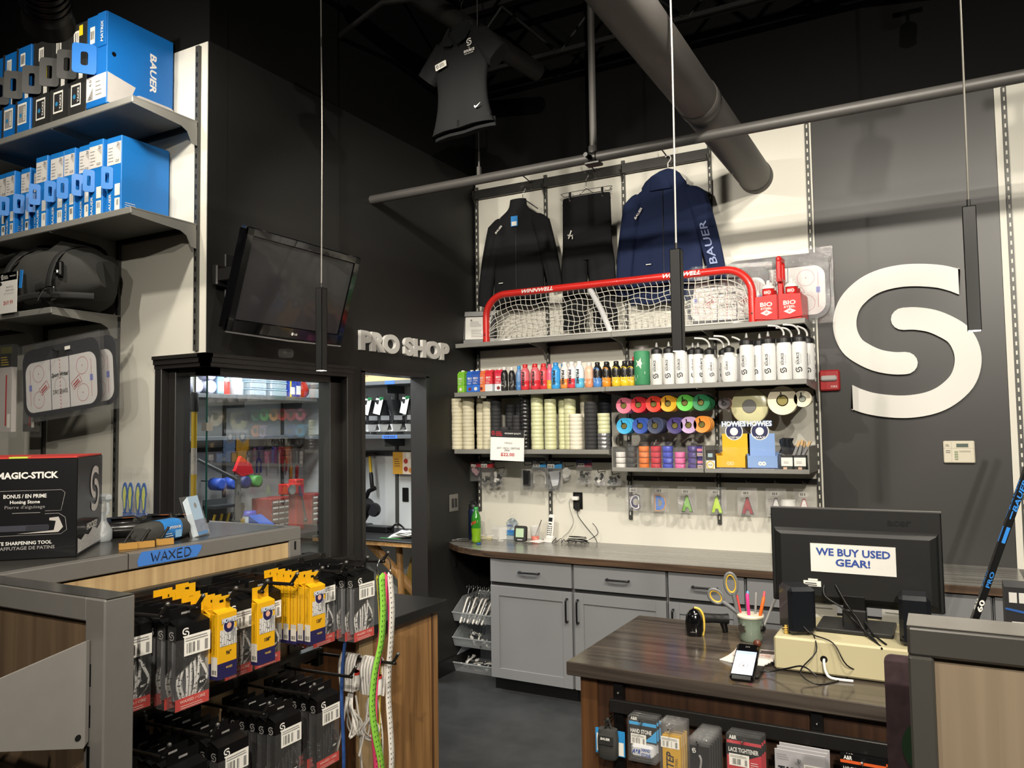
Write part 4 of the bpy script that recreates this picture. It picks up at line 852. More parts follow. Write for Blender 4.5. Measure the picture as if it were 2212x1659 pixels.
# ------------------------------------------------------------------ stacks of tape rolls
ZT = 1.531
def roll_mesh(r, hh, m, core=True):
    b = MB(); ri = r * .55; e = .0005
    b.lathe([(ri, e), (ri + .001, 0), (r - e, 0), (r, e), (r, hh - e), (r - e, hh), (ri + .001, hh), (ri, hh - e)], m, n=28); b.lathe([(ri, hh - .001), (ri - .0015, hh - .001), (ri - .0015, .001), (ri, .001)], mat('#a88a5e', .8), n=28)
    return b
TCREAM = mat('#d9d2b6', .7, var=.03); TWHITE = mat('#dfd9c6', .7, var=.03); TBLK = mat('#29292b', .75, var=.06); TCLEAR = mat('#cdcea4', .35, var=.04, coat=.3); TNAVY = mat('#12161f', .7); TSHINY = mat('#1b1b1d', .3, coat=.5)
STK = [(-3.008, 4.715, .041, .0255, 14, TCREAM, 'cream', 'cream stack at the black wall corner'), (-2.918, 4.715, .041, .0255, 14, TCREAM, 'cream', 'second cream stack from the wall corner'), (-2.848, 4.78, .037, .0255, 14, TCREAM, 'cream', 'cream stack set back behind the price card'), (-2.772, 4.735, .037, .0255, 13, TCREAM, 'cream', 'cream stack beside the black stacks'),
       (-2.70, 4.725, .0385, .0255, 14, TBLK, 'black', 'tallest matte black stack behind the price card'), (-2.625, 4.80, .037, .0255, 12, TBLK, 'black', 'matte black stack set back'), (-2.545, 4.80, .037, .0255, 12, TBLK, 'black', 'second matte black stack set back'), (-2.625, 4.715, .035, .0255, 6, TBLK, 'black', 'shortest matte black stack right behind the price card'), (-2.53, 4.72, .035, .0255, 9, TBLK, 'black', 'lower matte black stack beside the shiny black one'),
       (-2.462, 4.705, .037, .0255, 14, TSHINY, 'shiny black', 'shiny wrapped black stack'), (-2.368, 4.70, .0425, .0255, 15, TCLEAR, 'pale green', 'tallest pale green stack'), (-2.274, 4.705, .0395, .0255, 13, TCLEAR, 'pale green', 'second pale green stack, beside the tallest'), (-2.205, 4.765, .035, .0255, 13, TCLEAR, 'pale green', 'pale green stack set back'), (-2.145, 4.735, .0395, .0255, 13, TCLEAR, 'pale green', 'pale green stack beside the short cream one'),
       (-2.065, 4.82, .040, .0255, 14, TWHITE, 'cream', 'cream stack at the back of the shelf'), (-2.090, 4.705, .0435, .0255, 9, TWHITE, 'cream', 'short wide cream stack at the front'), (-1.985, 4.71, .043, .0255, 12, TBLK, 'black', 'wide matte black stack near the hanging rolls'), (-1.94, 4.84, .043, .0255, 14, TNAVY, 'dark navy', 'dark navy stack at the back'),
       (-1.895, 4.705, .040, .0255, 9, TCLEAR, 'pale green', 'pale green stack near the hanging rolls')]
for (x, y, r, hh, n, m, cn, ln) in STK:
    proto = None; low = ln.startswith('pale green stack near')
    for i in range(n):
        l = '%s tape roll, %s in the %s' % (cn, 'topmost' if i == n - 1 else (ORD[i] + ' up'), ln); dx, dy = rnd.uniform(-.0012, .0012), rnd.uniform(-.0012, .0012)
        if low and i < 4: continue
        if proto is None: proto = tag(roll_mesh(r, hh - .0001, m).obj('tape_roll', loc=(x + dx, y + dy, ZT + i * hh)), l, 'tape roll', 'tape rolls stacked on the shelf')
        else:
            o = proto.copy(); COL.objects.link(o); o.location = (x + dx, y + dy, ZT + i * hh); o['label'] = l
FOIL = mat('#8f8f90', .25, .6, var=.8, scale=60, bump=.6)
for i in range(4):
    tag(roll_mesh(.041, .0252, FOIL).obj('tape_roll', loc=(-1.897, 4.705, ZT + i * .0255)), 'silver foil wrapped roll, %s under the pale green stack' % ('topmost' if i == 3 else ORD[i] + ' up'), 'tape roll', 'tape rolls stacked on the shelf')
# price card in front of the tape
t = thing('price_card', 'white price card for grip tape clipped to the tape shelf', 'price sign', (-2.557, 4.615, 1.457), rot=(.0, .035, 0)); b = MB(); b.box(-.128, .128, -.003, 0, 0, .205, PAPER); F = front(0, -.0032, 0)
b.quad(-.128, .128, .155, .205, INK, F); b.slogo(-.108, .182, .03, REDINK, F, c=.001); b.lines(-.088, -.035, .165, .198, 3, REDINK, F, .001, .5); b.txt('WE KNOW QUALITY', .042, .181, PAPER, F, w=.125, h=.012, c=.001, bold=.02)
b.txt('3 ROLLS', .01, .118, INK, F, w=.06, h=.0115, c=.001); b.txt('ANY 1 INCH / GRIPTAPE', .01, .083, INK, F, w=.175, h=.0135, c=.001); b.txt('$22.00', .005, .040, REDINK, F, w=.105, h=.026, c=.001, bold=.02); b.obj('card', t)
b = MB(); b.box(-.02, .02, -.003, .05, .062, .074, BLISTER); b.obj('clip', t)

# ------------------------------------------------------------------ coloured rolls on pegs
def peg_roll(lbl, x, z, r, cols, ln, core='#6b6128', wrapd=None):
    """tape rolls threaded on one wall peg, each roll a thing"""
    y = 4.70; CORE = mat(core, .7)
    h = thing('peg_hook', 'wall peg threaded through the %s' % lbl, 'hook', (x, YB - .018, z + r * .34), group='pegs under the coloured rolls'); b = MB(); L = YB - .018 - 4.665; b.tube([(0, 0, 0), (0, -L, .0), (0, -L - .012, .018)], .0035, HOOKMAT); b.box(-.012, .012, -.004, .0, -.03, .02, HOOKMAT); b.obj('wire', h)
    for i, c in enumerate(cols):
        m = mat(c, .55, var=.05) if isinstance(c, str) else c; b = MB(); ri = r * .40
        T = Matrix.Rotation(PI / 2, 4, 'X')
        b.lathe([(ri, 0), (r - .0006, 0), (r, .0006), (r, -ln + .0006), (r - .0006, -ln), (ri, -ln)], m, T, 30); b.lathe([(ri, 0.0006), (ri * .84, 0.0006), (ri * .84, -ln), (ri, -ln)], CORE, T, 24)
        tag(b.obj('tape_roll', loc=(x, y + i * (ln + .0002), z)), ('%s, front roll on its peg' % lbl) if i == 0 else '%s, %s roll back on its peg' % (lbl, ORD[i]), 'tape roll', 'tape rolls hanging on pegs')
PEGS = [('pink roll', -1.757, 1.806, ['#dd6f86'] * 3), ('crimson roll', -1.660, 1.808, ['#c81f2c'] * 3), ('scarlet roll', -1.561, 1.810, ['#dc3a22'] * 3), ('golden yellow roll', -1.470, 1.811, ['#e3a21c'] * 3), ('bright green roll', -1.365, 1.813, ['#5fc24a'] * 3), ('dark green roll', -1.266, 1.812, ['#237a4b'] * 4),
        ('sky blue roll', -1.757, 1.677, ['#39a3d2'] * 3), ('royal blue roll', -1.652, 1.677, ['#2f4fa3'] * 3), ('navy roll', -1.556, 1.677, ['#3a4260', '#23283f', '#23283f', '#23283f']), ('purple roll', -1.430, 1.675, ['#3a2f6b'] * 3), ('lilac patterned roll', -1.345, 1.677, [mat('#b79bc4', .5, var=.6, scale=260)] * 2), ('orange roll', -1.264, 1.68, ['#df8830', '#d99042', '#d99042'])]
for l, x, z, c in PEGS: peg_roll(l, x, z, .0505, c, .0375)
peg_roll('small dark red spool', -1.128, 1.802, .034, ['#3c3638', '#6b3b3a', '#b59a8a'], .03, core='#222222')
peg_roll('large cream tape roll', -.795, 1.810, .083, [mat('#ddd3b8', .5, var=.03)] * 3, .026, core='#8a7f45')
peg_roll('small cream tape roll', -.686, 1.816, .047, [mat('#ddd6bf', .5, var=.03)] * 2, .026, core='#8a8f86')
# the giant clear roll
t = thing('shrink_wrap_roll', 'giant translucent pale yellow roll hanging above the display cartons', 'tape roll', (-.995, 4.765, 1.783)); T = Matrix.Rotation(PI / 2, 4, 'X'); b = MB(); b.lathe([(.045, 0), (.103, 0), (.109, -.004), (.109, -.046), (.103, -.05), (.045, -.05)], mat('#cbc79c', .25, var=.06, coat=.5), T, 44); b.obj('roll', t)
MB().lathe([(.038, .004), (.041, .002), (.041, -.05), (.036, -.05)], mat('#8f8f8c', .3, .5), T, 30).obj('core', t); b = MB(); b.disc(.040, mat('#9a9a98', .4, .4), T, .002, 30); b.obj('core_plug', t)
b = MB(); L = .30; b.tube([(0, .05, .0), (0, .26, .0)], .004, HOOKMAT); b.obj('peg', t)
# ------------------------------------------------------------------ acrylic fronted trays
def tray(x0, x1, lbl):
    t = thing('shelf_tray', lbl, 'tray', ((x0 + x1) / 2, YB - .02, 1.397), group='grey trays under the coloured rolls'); hw = (x1 - x0) / 2; y0 = 4.66 - (YB - .02)
    b = MB(); b.box(-hw, hw, y0, -.001, 0, .008, SHELF); b.box(-hw, hw, y0 - .003, y0 + .004, -.004, .022, SHELF, b=.002); b.box(-hw, hw, -.006, 0, .008, .15, SHELF); b.obj('floor_pan', t)
    for x in (-hw, hw - .004): MB().box(x, x + .004, y0, -.003, .008, .15, SHELF).obj('side_panel', t)
    MB().box(-hw + .005, hw - .005, y0 - .0015, y0 + .0005, .022, .146, clear(haze=.0, gloss=.02, name='acrylic')).obj('front_panel', t)
tray(-1.828, -1.249, 'grey tray of bagged coloured wraps under the hanging rolls'); tray(-1.243, -.655, 'grey tray of wax display cartons at the panel edge')
for i, (x, c, n, l) in enumerate(((-1.787, '#d5d2cd', 3, 'white'), (-1.715, '#202022', 4, 'black'), (-1.634, '#e67a1e', 4, 'orange'), (-1.557, '#d02038', 4, 'red'), (-1.482, '#2438b4', 4, 'royal blue'), (-1.405, '#dd5f9c', 3, 'pink'), (-1.325, '#40307c', 4, 'purple'))):
    t = thing('wrap_pack', 'clear pack of stacked %s stretch wraps standing in the tray' % l, 'package', (x, 4.712, 1.407), group='bagged wraps in the tray'); m = mat(c, .7, var=.12, scale=140, bump=.15)
    for k in range(n): b = MB(); b.lathe([(.02, .001), (.030, .001), (.032, .006), (.032, .029), (.030, .034), (.02, .034)], m, n=22); o = b.obj('wrap_roll', t, loc=(0, 0, k * .036))
    b = MB(); h = n * .036; P = rrect(.068, .066, .02, 4); S = []
    for k in range(7): S.append([(p[0] * (1 + .06 * math.sin(k * 2.1 + q)), p[1] * (1 + .06 * math.cos(k * 1.7 + q * 2)), k * h / 6 + (.004 * math.sin(q * 3) if k == 6 else 0)) for q, p in enumerate(P)])
    S.append([(p[0] * .8, p[1] * .1, h + .022 + .005 * math.sin(q * 2)) for q, p in enumerate(P)])
    b.loft(S, BAGFILM, n=len(P)); b.obj('poly_bag', t)
for i in range(2):
    t = thing('tape_tube', 'purple and pink printed tape tube at the tray end, %s' % ('lower one' if i == 0 else 'upper one'), 'package', (-1.276, 4.70, 1.407 + i * .072)); b = MB(); b.box(-.017, .017, -.017, .017, 0, .07, mat('#3c2f6d', .4), b=.004); F = front(0, -.0176, 0)
    b.quad(-.016, .016, .012, .03, mat('#d3b9b5', .5), F); b.txt('HOCKEY', 0, .021, INK, F, w=.028, h=.011, c=.001, bold=.02); b.quad(-.016, .016, .04, .056, mat('#c46f86', .5), F); b.obj('tube', t)
tag(MB().box(-.012, .012, -.02, .02, 0, .12, BLACK, b=.003).obj('black_carton', loc=(-1.306, 4.71, 1.407)), 'slim black carton between purple wraps and printed tubes', 'box')
# small logo cards
t = thing('wax_carton', 'black carton with small picture above a yellow badge card', 'box', (-1.214, 4.715, 1.407)); b = MB(); b.box(-.028, .028, -.03, .03, 0, .118, mat('#2a2723', .5), b=.002); F = front(0, -.0306, 0); b.quad(-.014, .014, .078, .10, mat('#9db3b8', .5), F); b.quad(-.027, .027, .003, .058, LABEL, F); b.disc(.024, mat('#c9a91e', .5), F @ Matrix.Translation((0, .031, .0006)), r0=.017); b.disc(.010, INK, F @ Matrix.Translation((0, .031, .0006)), r0=.009); b.txt('WAX', 0, .031, INK, F, w=.026, h=.010, c=.001, bold=.02); b.obj('carton', t)
HY, HB, HN = mat('#e0ac1c', .45, var=.02), mat('#7f9ed0', .45, var=.02), mat('#20244f', .5)
def badge(b, x, z, r, F, word):
    """round club badge: no figure, only ring, ribbon and lettering"""
    b.disc(r, PAPER, F @ Matrix.Translation((x, z, .0005))); b.disc(r * .9, HN, F @ Matrix.Translation((x, z, .0010))); b.disc(r * .45, PAPER, F @ Matrix.Translation((x, z, .0016)))
    b.txt(word, x, z - r * .68, PAPER, F, w=r * 1.25, h=r * .26, c=.0022, bold=.02)
    b.txt('HOWIES', x, z + r * .86, mat('#9db8e6', .5), F, w=r * 2.75, h=r * .66, c=.0035, bold=.05); b.txt('HOWIES', x, z + r * .86, PAPER, F, w=r * 2.6, h=r * .56, c=.0042, bold=.02)
def display(lbl, x0, x1, m, word, foot):
    xc, hw = (x0 + x1) / 2, (x1 - x0) / 2; t = thing('display_carton', lbl, 'display box', (xc, 4.695, 1.407), group='hockey wax display cartons'); b = MB()
    for (a0, a1, y0, y1, h) in ((-hw, hw, -.012, -.009, .088), (-hw, hw, .11, .113, .105), (-hw, -hw + .003, -.012, .113, .098), (hw - .003, hw, -.012, .113, .098), (-hw, hw, -.012, .113, .003)): b.box(a0, a1, y0, y1, 0, h, m)
    F = front(0, -.0122, 0); b.quad(-hw, hw, .0, .018, HN, F); b.txt(foot, 0, .009, PAPER, F, w=hw * 1.5, h=.007, c=.001, bold=.02)
    for sx in (-.012, .008): b.disc(.012, PAPER if m is HB else mat('#d8c07a', .5), F @ Matrix.Translation((sx, .042, .0006 + (sx + .012) * .03)), r0=.004)
    b.obj('carton', t); b = MB()
    b.box(-hw + .012, hw - .012, .0, .10, .06, .075, m); b.box(-hw * .2, hw * .05, -.005, .1, .075, .085, m); b.obj('inner_tray', t)
    b = MB(); k = .012 if m is HY else -.02; b.box(-hw + .015 + k, hw + k * 1.2, .040, .044, .06, .215, m); T = front(0, .0395, 0); badge(b, k, .228, .052, T, word); b.obj('header_card', t)
display('yellow wax display carton with tall badge header in the tray', -1.180, -1.007, HY, 'HOCKEY WAX', 'THE WORLD\'S HIGHEST'); display('light blue wax display carton with tall badge header in the tray', -1.000, -.826, HB, 'WAX', 'WORLD\'S HIGHEST QUALITY')
for i, x in enumerate((-.776, -.706)):
    t = thing('extension_pack', 'black carton with white card, %s' % ('touching the blue display carton' if i == 0 else 'against the tray end wall'), 'box', (x, 4.70, 1.407), group='black cartons with white cards'); b = MB(); b.box(-.032, .032, -.03, .03, 0, .09, BLACK, b=.002); F = front(0, -.0306, 0); b.quad(-.031, .031, .03, .078, PAPER, F); b.lines(-.018, .012, .045, .06, 2, GREYINK, F, .0008, .4); b.obj('carton', t)
    b = MB(); b.box(-.02 + .01 * i, .0 + .01 * i, -.034, -.031, .004, .024, mat('#c9a58c', .6)); b.obj('sticker', t)
for i, (x, z, a) in enumerate(((-.735, 1.50, .35), (-.712, 1.505, .2), (-.685, 1.50, .45), (-.70, 1.495, .1))):
    b = MB(); b.box(-.008, .008, -.012, .012, -.055, .055, mat('#b99a6d', .6), b=.002); b.box(-.009, .009, -.013, .013, -.056, .02, JET, b=.002); tag(b.obj('stick_extension', loc=(x, 4.735 + .012 * i, z + .025), rot=(-.3, a, 0)), 'wooden butt end extension, %s in the bundle above the white card cartons' % ORD[i], 'stick end', 'butt end extensions')
b = MB(); S = []
for k in range(6): S.append([(.035 * math.cos(q * PI / 6) * (1 + .3 * math.sin(q * 2.3 + k)), .03 * math.sin(q * PI / 6), k * .018 + .006 * math.sin(q * 1.9 + k)) for q in range(12)])
b.loft(S, mat('#1c1f24', .2, coat=.7), n=12); tag(b.obj('crumpled_pack', loc=(-.785, 4.74, 1.50)), 'crumpled shiny black pack on top of the white card carton', 'package')

# ------------------------------------------------------------------ pegged small goods below the shelves
def pegbar(x0, x1, z, lbl):
    t = thing('peg_bar', lbl, 'peg bar', ((x0 + x1) / 2, YB, z)); hw = (x1 - x0) / 2; MB().box(-hw, hw, -.026, -.018, -.016, .016, DARKMETAL).obj('bar', t); return t
pegbar(-3.0, -1.86, 1.448, 'dark peg bar under the tape shelf'); pegbar(-1.86, -.665, 1.330, 'dark peg bar under the trays carrying the letter patches')
def peg(x, z, ln, what):
    tag(MB().tube([(x, YB - .024, z), (x, YB - .024 - ln, z), (x, YB - .024 - ln - .012, z + .02)], .003, HOOKMAT, n=6).obj('peg_hook'), 'thin black peg holding the %s' % ' '.join(what.split()[:10]), 'hook', 'small goods pegs')
def bagpack(lbl, x, y, ztop, w, h, head, build, hole=True, film=BAGFILM):
    """hanging poly bag with a printed header card"""
    t = thing('hanging_pack', lbl, 'package', (x, y, ztop), group='small packs pegged under the shelves'); b = MB(); hh = h * .27
    if head:
        b.box(-w / 2, w / 2, -.003, .003, -hh, 0, mat(head[0], .5)); F = front(0, -.0034, 0)
        if len(head) > 1: b.poly([(-w / 2, -hh), (w / 2, -hh), (w / 2, -hh * .35), (0, -hh * .6)], mat(head[1], .5), F); b.quad(-w * .42, w * .02, -hh * .95, -hh * .45, LABEL, F, .0008); b.barcode(-w * .38, -w * .02, -hh * .9, -hh * .6, INK, F, .0012, 9)
        if len(head) > 2: b.txt(head[2], 0, -hh * .25, PAPER, F, w=w * .8, h=hh * .25, c=.001)
        b.obj('header_card', t)
    b = MB(); build(b); b.obj('contents', t)
    b = MB(); P = [(-w / 2, -h * .2), (w / 2, -h * .2), (w / 2 + .004, -h * .6), (w / 2, -h), (-w / 2, -h - .004), (-w / 2 - .003, -h * .55)]
    b.prism(P, -.007, -.006, film, front(0, -.001, 0)); b.prism([(p[0], p[1]) for p in P], .010, .0105, film, front(0, -.001, 0)); b.obj('poly_bag', t); return t
def bits(m, w, z0, z1, n, seed, sz=.012):
    def f(b):
        q = random.Random(seed)
        for i in range(n): b.box(-sz * .6, sz * .6, -.004, .004, -sz * .4, sz * .4, m if not isinstance(m, tuple) else m[i % len(m)], Matrix.Translation((q.uniform(-w, w), q.uniform(-.003, .003), q.uniform(z0, z1))) @ Matrix.Rotation(q.uniform(0, 3), 4, 'Y'), .001)
    return f
def chin(m, r):
    def f(b):
        b.tube([(-r, 0, -.16), (-r * .98, 0, -.11), (-r * .7, 0, -.085), (0, 0, -.072), (r * .7, 0, -.085), (r * .98, 0, -.11), (r, 0, -.16)], .008, m, flat=(0, 1, 0))
    return f
def chindn(m, r):
    def f(b):
        b.tube([(-r, 0, -.10), (-r * .95, 0, -.15), (-r * .5, 0, -.19), (0, 0, -.2), (r * .6, 0, -.185), (r, 0, -.12), (r, 0, -.08)], .012, m, flat=(0, 1, 0)); b.poly([(-r, -.08), (r, -.07), (r * .7, -.17), (-r * .4, -.18)], mat('#b9bcc0', .5), front(0, .002, 0))
    return f
def cup(b): b.box(-.03, .03, -.004, .004, -.16, -.05, JET, b=.012); b.box(-.024, .024, -.012, -.003, -.15, -.06, mat('#101012', .25), b=.01)
HP = [('red headed pack with hand picture in the wall corner', -2.975, 4.90, 1.432, .085, .135, ('#5a1f26', '#b02a38'), bits(mat('#c9a0a8', .6), .02, -.10, -.05, 4, 1, .03)), ('black and red headed pack of small parts beside the wall corner', -2.885, 4.91, 1.445, .12, .20, ('#2b2728', '#d0303a', 'FASTENER'), bits((JET, CHROME), .035, -.18, -.10, 9, 2, .02)), ('small bag with white label and dark studs behind the price card', -2.795, 4.90, 1.40, .10, .14, None, bits((PAPER, JET), .03, -.12, -.05, 7, 3, .026)),
      ('clear pack of black protective cups in pegged row', -2.575, 4.93, 1.425, .095, .19, None, cup), ('blue headed pack with white curved guard', -2.465, 4.915, 1.448, .12, .185, ('#26303f', '#3f9fe0', 'EAR GUARDS'), chin(WHITE, .045)), ('blue headed pack with grey curved guard in front of a wall strip', -2.345, 4.90, 1.450, .12, .21, ('#26303f', '#3f9fe0', 'EAR GUARDS'), chindn(mat('#4a4d55', .6), .042)),
      ('cluster of white labelled slim packs next to the grey guard', -2.245, 4.89, 1.42, .05, .105, None, bits(PAPER, .012, -.085, -.03, 5, 4, .034)), ('navy headed bag of small clear fittings', -2.13, 4.92, 1.450, .11, .16, ('#2a2c5c', '#b03a5c'), bits((BLISTER, CHROME), .035, -.14, -.08, 10, 5, .02)), ('bag of clips with white tag near the tray end', -2.01, 4.90, 1.385, .08, .10, None, bits((PAPER, CHROME), .025, -.09, -.02, 7, 6, .022)), ('bag of chrome clips hanging right under the tray corner', -1.91, 4.90, 1.372, .10, .085, None, bits((CHROME, JET), .035, -.07, -.02, 10, 7, .02))]
for l, x, y, z, w_, h_, hd, f in HP: bagpack(l, x, y, z, w_, h_, hd, f); peg(x, z - .012, YB - .03 - y + .03, l)
def letter(ch, c1, c2, c3, h=.095):
    def f(b):
        for k, (c, s_) in enumerate(((c1, 1.0), (c2, .86), (c3, .66))):
            if c: b.txt(ch, 0, -.150, mat(c, .7, var=.1, scale=200), front(0, -.002 - .0012 * k, 0), w=h * .78 * s_, h=h * 1.1 * (1 - (1 - s_) * .75), bold=.13 * s_ - .05, c=0)
    return f
LP = [('white C with navy edge', -1.765, 4.885, 'C', '#20204a', '#d8d6d4', '#20204a'), ('orange and blue letter', -1.592, 4.885, 'D', '#d88f2a', '#4a78c0', None), ('black letter A filled with green', -1.418, 4.88, 'A', '#15161a', '#6fa83a', None), ('lime and olive letter A', -1.232, 4.88, 'A', '#5d7a2f', '#b3d334', None), ('dark red letter A with pink foot', -1.047, 4.88, 'A', '#3a3f46', '#8e1f28', None), ('white letter A with thin navy edge', -.880, 4.88, 'A', '#20222c', '#c9c7c4', None), ('white letter A with red edge', -.722, 4.88, 'A', '#a8222c', '#d9d5d2', None)]
for l, x, y, ch, a, c, d in LP:
    t = bagpack('bagged captain patch, %s, on the lower peg bar' % l, x, y, 1.335, .115, .205, None, letter(ch, a, c, d)); b = MB(); b.quad(-.03, .02, -.085, -.06, LABEL, front(0, -.0095, 0)); b.barcode(-.02, .01, -.08, -.065, INK, front(0, -.0095, 0), n=8); b.obj('price_sticker', t); peg(x, 1.325, .14, l + ' patch')

# ------------------------------------------------------------------ outlet, switch, alarm, keypad, big logo, lettering
t = thing('wall_outlet', 'black wall outlet with plugged chargers above the counter', 'outlet', (-2.229, YB, 1.166)); b = MB(); b.box(-.036, .036, -.006, 0, -.058, .058, JET, b=.003); b.box(-.018, .018, -.008, -.004, -.045, .045, BLACK); b.obj('plate', t)
t = thing('phone_charger', 'white plug charger in the upper outlet socket', 'charger', (-2.24, YB - .006, 1.184)); MB().box(-.024, .024, -.035, -.001, -.013, .013, WHITE, b=.004).obj('plug', t); MB().tube([(-.02, -.034, 0), (-.03, -.05, -.02), (-.03, -.03, -.09), (-.01, -.03, -.16), (-.05, -.025, -.23), (-.09, -.04, -.27), (-.06, -.05, -.285), (.02, -.06, -.29)], .0022, mat('#8d8b86', .5), n=6).obj('cable', t)
t = thing('power_adapter', 'black plug adapter in the lower outlet socket with cords trailing to the counter', 'charger', (-2.225, YB - .006, 1.142)); MB().box(-.016, .016, -.032, -.001, -.04, .012, BLACK, b=.003).obj('plug', t); b = MB(); b.tube([(0, -.02, -.04), (.01, -.025, -.08), (.07, -.03, -.15), (.14, -.05, -.215), (.16, -.06, -.252)], .0025, JET, n=6); q = random.Random(4)
b.tube([(.02 + .085 * math.cos(a) * (1 - a * .012), -.07 + .028 * math.sin(a), -.250 + .004 * math.sin(a * .37) + .0015 * a) for a in [i * .5 for i in range(60)]][:52], .0026, JET, n=6); b.tube([(.10, -.06, -.23), (.16, -.05, -.19), (.15, -.045, -.15), (.12, -.04, -.12)], .0025, JET, n=6); b.obj('cable', t)
b = MB(); b.tube([(-.13 + .26 * i / 60, .03 * math.sin(i * .55) - .03, .004 + .028 * abs(math.sin(i * .33)) * (1 if i % 9 < 5 else .25)) for i in range(61)], .0024, mat('#3a3936', .5), n=6); tag(b.obj('charging_lead', loc=(-2.24, 4.93, .888)), 'tangled thin dark cord lying on the counter under the outlet', 'cord')
t = thing('light_switch', 'grey double light switch on the black wall above the counter end', 'light switch', (XW, 4.70, 1.155), rz=PI / 2); b = MB(); b.box(-.055, .055, -.006, 0, -.06, .06, mat('#6d6a66', .4), b=.004); b.obj('plate', t)
for x in (-.02, .02): MB().box(x - .012, x + .012, -.012, -.005, -.032, .03, BLACK, b=.003).obj('rocker', t)
FIRE = mat('#a8282a', .35)
t = thing('fire_alarm', 'red fire alarm strobe on the grey panel beside the shelf end', 'fire alarm', (-.574, YB + .004, 1.931)); b = MB(); b.box(-.057, .057, -.028, 0, -.062, .062, FIRE, b=.008); b.txt('FIRE', .025, -.038, PAPER, front(0, -.0285, 0), w=.035, h=.012); b.obj('housing', t); b = MB(); b.box(-.048, .042, -.046, -.027, -.004, .028, mat('#b9b6b2', .15, coat=.5), b=.008); b.obj('strobe_lens', t)
t = thing('alarm_keypad', 'cream alarm keypad on the grey panel under the big white logo', 'keypad', (.08, YB + .004, 1.507)); b = MB(); KC = mat('#cfc8b4', .45); b.box(-.076, .076, -.022, 0, -.061, .061, KC, b=.005); F = front(0, -.0224, 0); b.lines(-.065, -.045, .03, .045, 3, INK, F, fill=.35); b.lines(-.065, -.04, -.005, .015, 2, INK, F, fill=.3); b.quad(.0, .055, -.002, .008, mat('#a9a491', .5), F); b.quad(-.037, -.036, -.055, .055, GREYINK, F); b.quad(-.076, .076, .02, .021, GREYINK, F); b.obj('housing', t)
MB().box(-.012, .045, -.0245, -.022, .027, .046, mat('#5a665f', .25)).obj('display', t)
for i in range(4): MB().box(-.022, -.006, -.026, -.022, -.042 + i * .013, -.034 + i * .013, mat('#8f9a7c', .5)).obj('key_button', t)
b = MB(); b.slogo(0, 0, .885, mat('#dcdad4', .4, var=.01), front(-.168, YB + .0035, 2.140), depth=.022); tag(b.obj('wall_logo'), 'huge white curled S logo mounted on the dark grey panel', 'logo')
t = thing('wall_lettering', 'white raised PRO SHOP lettering on the black wall over the doorway', 'sign', (XW, 4.16, 2.212), rz=PI / 2)
def letters(word, x0, x1, h):
    V, F_, a0, a1, b0, b1 = textmesh(word, .055, res=8); n = len(V); m = mat('#dddbd6', .45, var=.01)
    k = (x1 - x0) / (a1 - a0); kz = h / (b1 - b0); b = MB(); T = front(0, 0, 0)
    P = [((v[0] - a0) * k + x0, (v[1] - b0) * kz - h / 2) for v in V]
    b.add([(p[0], p[1], .022) for p in P], F_, m, T); ed = {}
    for f in F_:
        for i in range(len(f)):
            e = (f[i], f[(i + 1) % len(f)])
            if (e[1], e[0]) in ed: ed.pop((e[1], e[0]))
            else: ed[e] = 1
    b.add([(p[0], p[1], .022) for p in P] + [(p[0], p[1], 0) for p in P], [(e[0], e[0] + n, e[1] + n, e[1]) for e in ed], m, T); b.obj('word', t)
letters('PRO', -.489, -.104, .121); letters('SHOP', -.05, .475, .121)
# ------------------------------------------------------------------ television on its arm
t = thing('television', 'black television tilted down on a bracket on the black wall', 'television', (-2.79, 2.885, 2.37), rot=(.30, 0, PI / 2)); b = MB(); w_, h_ = .392, .242
b.box(-w_, w_, -.02, .03, -h_, h_, GLOSSBLACK, b=.012); b.box(-w_ + .04, w_ - .04, .03, .065, -h_ + .03, h_ - .03, BLACK, b=.02)
for (a0, a1, c0, c1) in ((-w_, w_, h_ - .04, h_), (-w_, w_, -h_, -h_ + .06), (-w_, -w_ + .045, -h_, h_), (w_ - .045, w_, -h_, h_)): b.box(a0, a1, -.032, -.018, c0, c1, GLOSSBLACK, b=.005)
b.tube([(-w_ + .004, -.03, -h_ - .002), (0, -.036, -h_ - .008), (w_ - .004, -.03, -h_ - .002)], .005, mat('#b8b6b6', .2, .9)); F = front(0, -.0325, 0); b.disc(.008, PAPER, F @ Matrix.Translation((.02, -h_ + .028, 0)), n=16); b.txt('LG', .043, -h_ + .028, PAPER, F, w=.018, h=.010, bold=.03); b.obj('housing', t)
MB().box(-w_ + .045, w_ - .045, -.0265, -.0195, -h_ + .06, h_ - .04, mat('#2b2b2e', .26, coat=.2)).obj('screen', t)  # screen colour lifted to stand in for the store's reflection
b = MB(); b.box(-.16, .16, .066, .085, -.12, .12, BLACK, b=.004); b.obj('mount_plate', t)
t = thing('tv_bracket', 'black swing bracket behind the tilted television', 'bracket', (XW, 2.72, 2.42)); b = MB(); b.box(.0, .018, -.06, .06, -.14, .12, BLACK, b=.004); b.obj('wall_plate', t); b = MB(); b.box(.015, .17, -.13, -.11, -.03, .03, DARKMETAL, b=.004); b.box(.015, .05, -.14, .1, -.05, .05, DARKMETAL, b=.006); b.tube([(.02, .0, .05), (.14, .10, .03)], .018, BLACK, n=8); b.obj('arm', t)
b = MB(); b.box(-.035, .035, -.03, .03, -.045, 0, BLISTER, b=.01); tag(b.obj('cable_clip', loc=(-2.98, 3.02, 2.10)), 'small clear cable holder hanging below the television', 'clip')
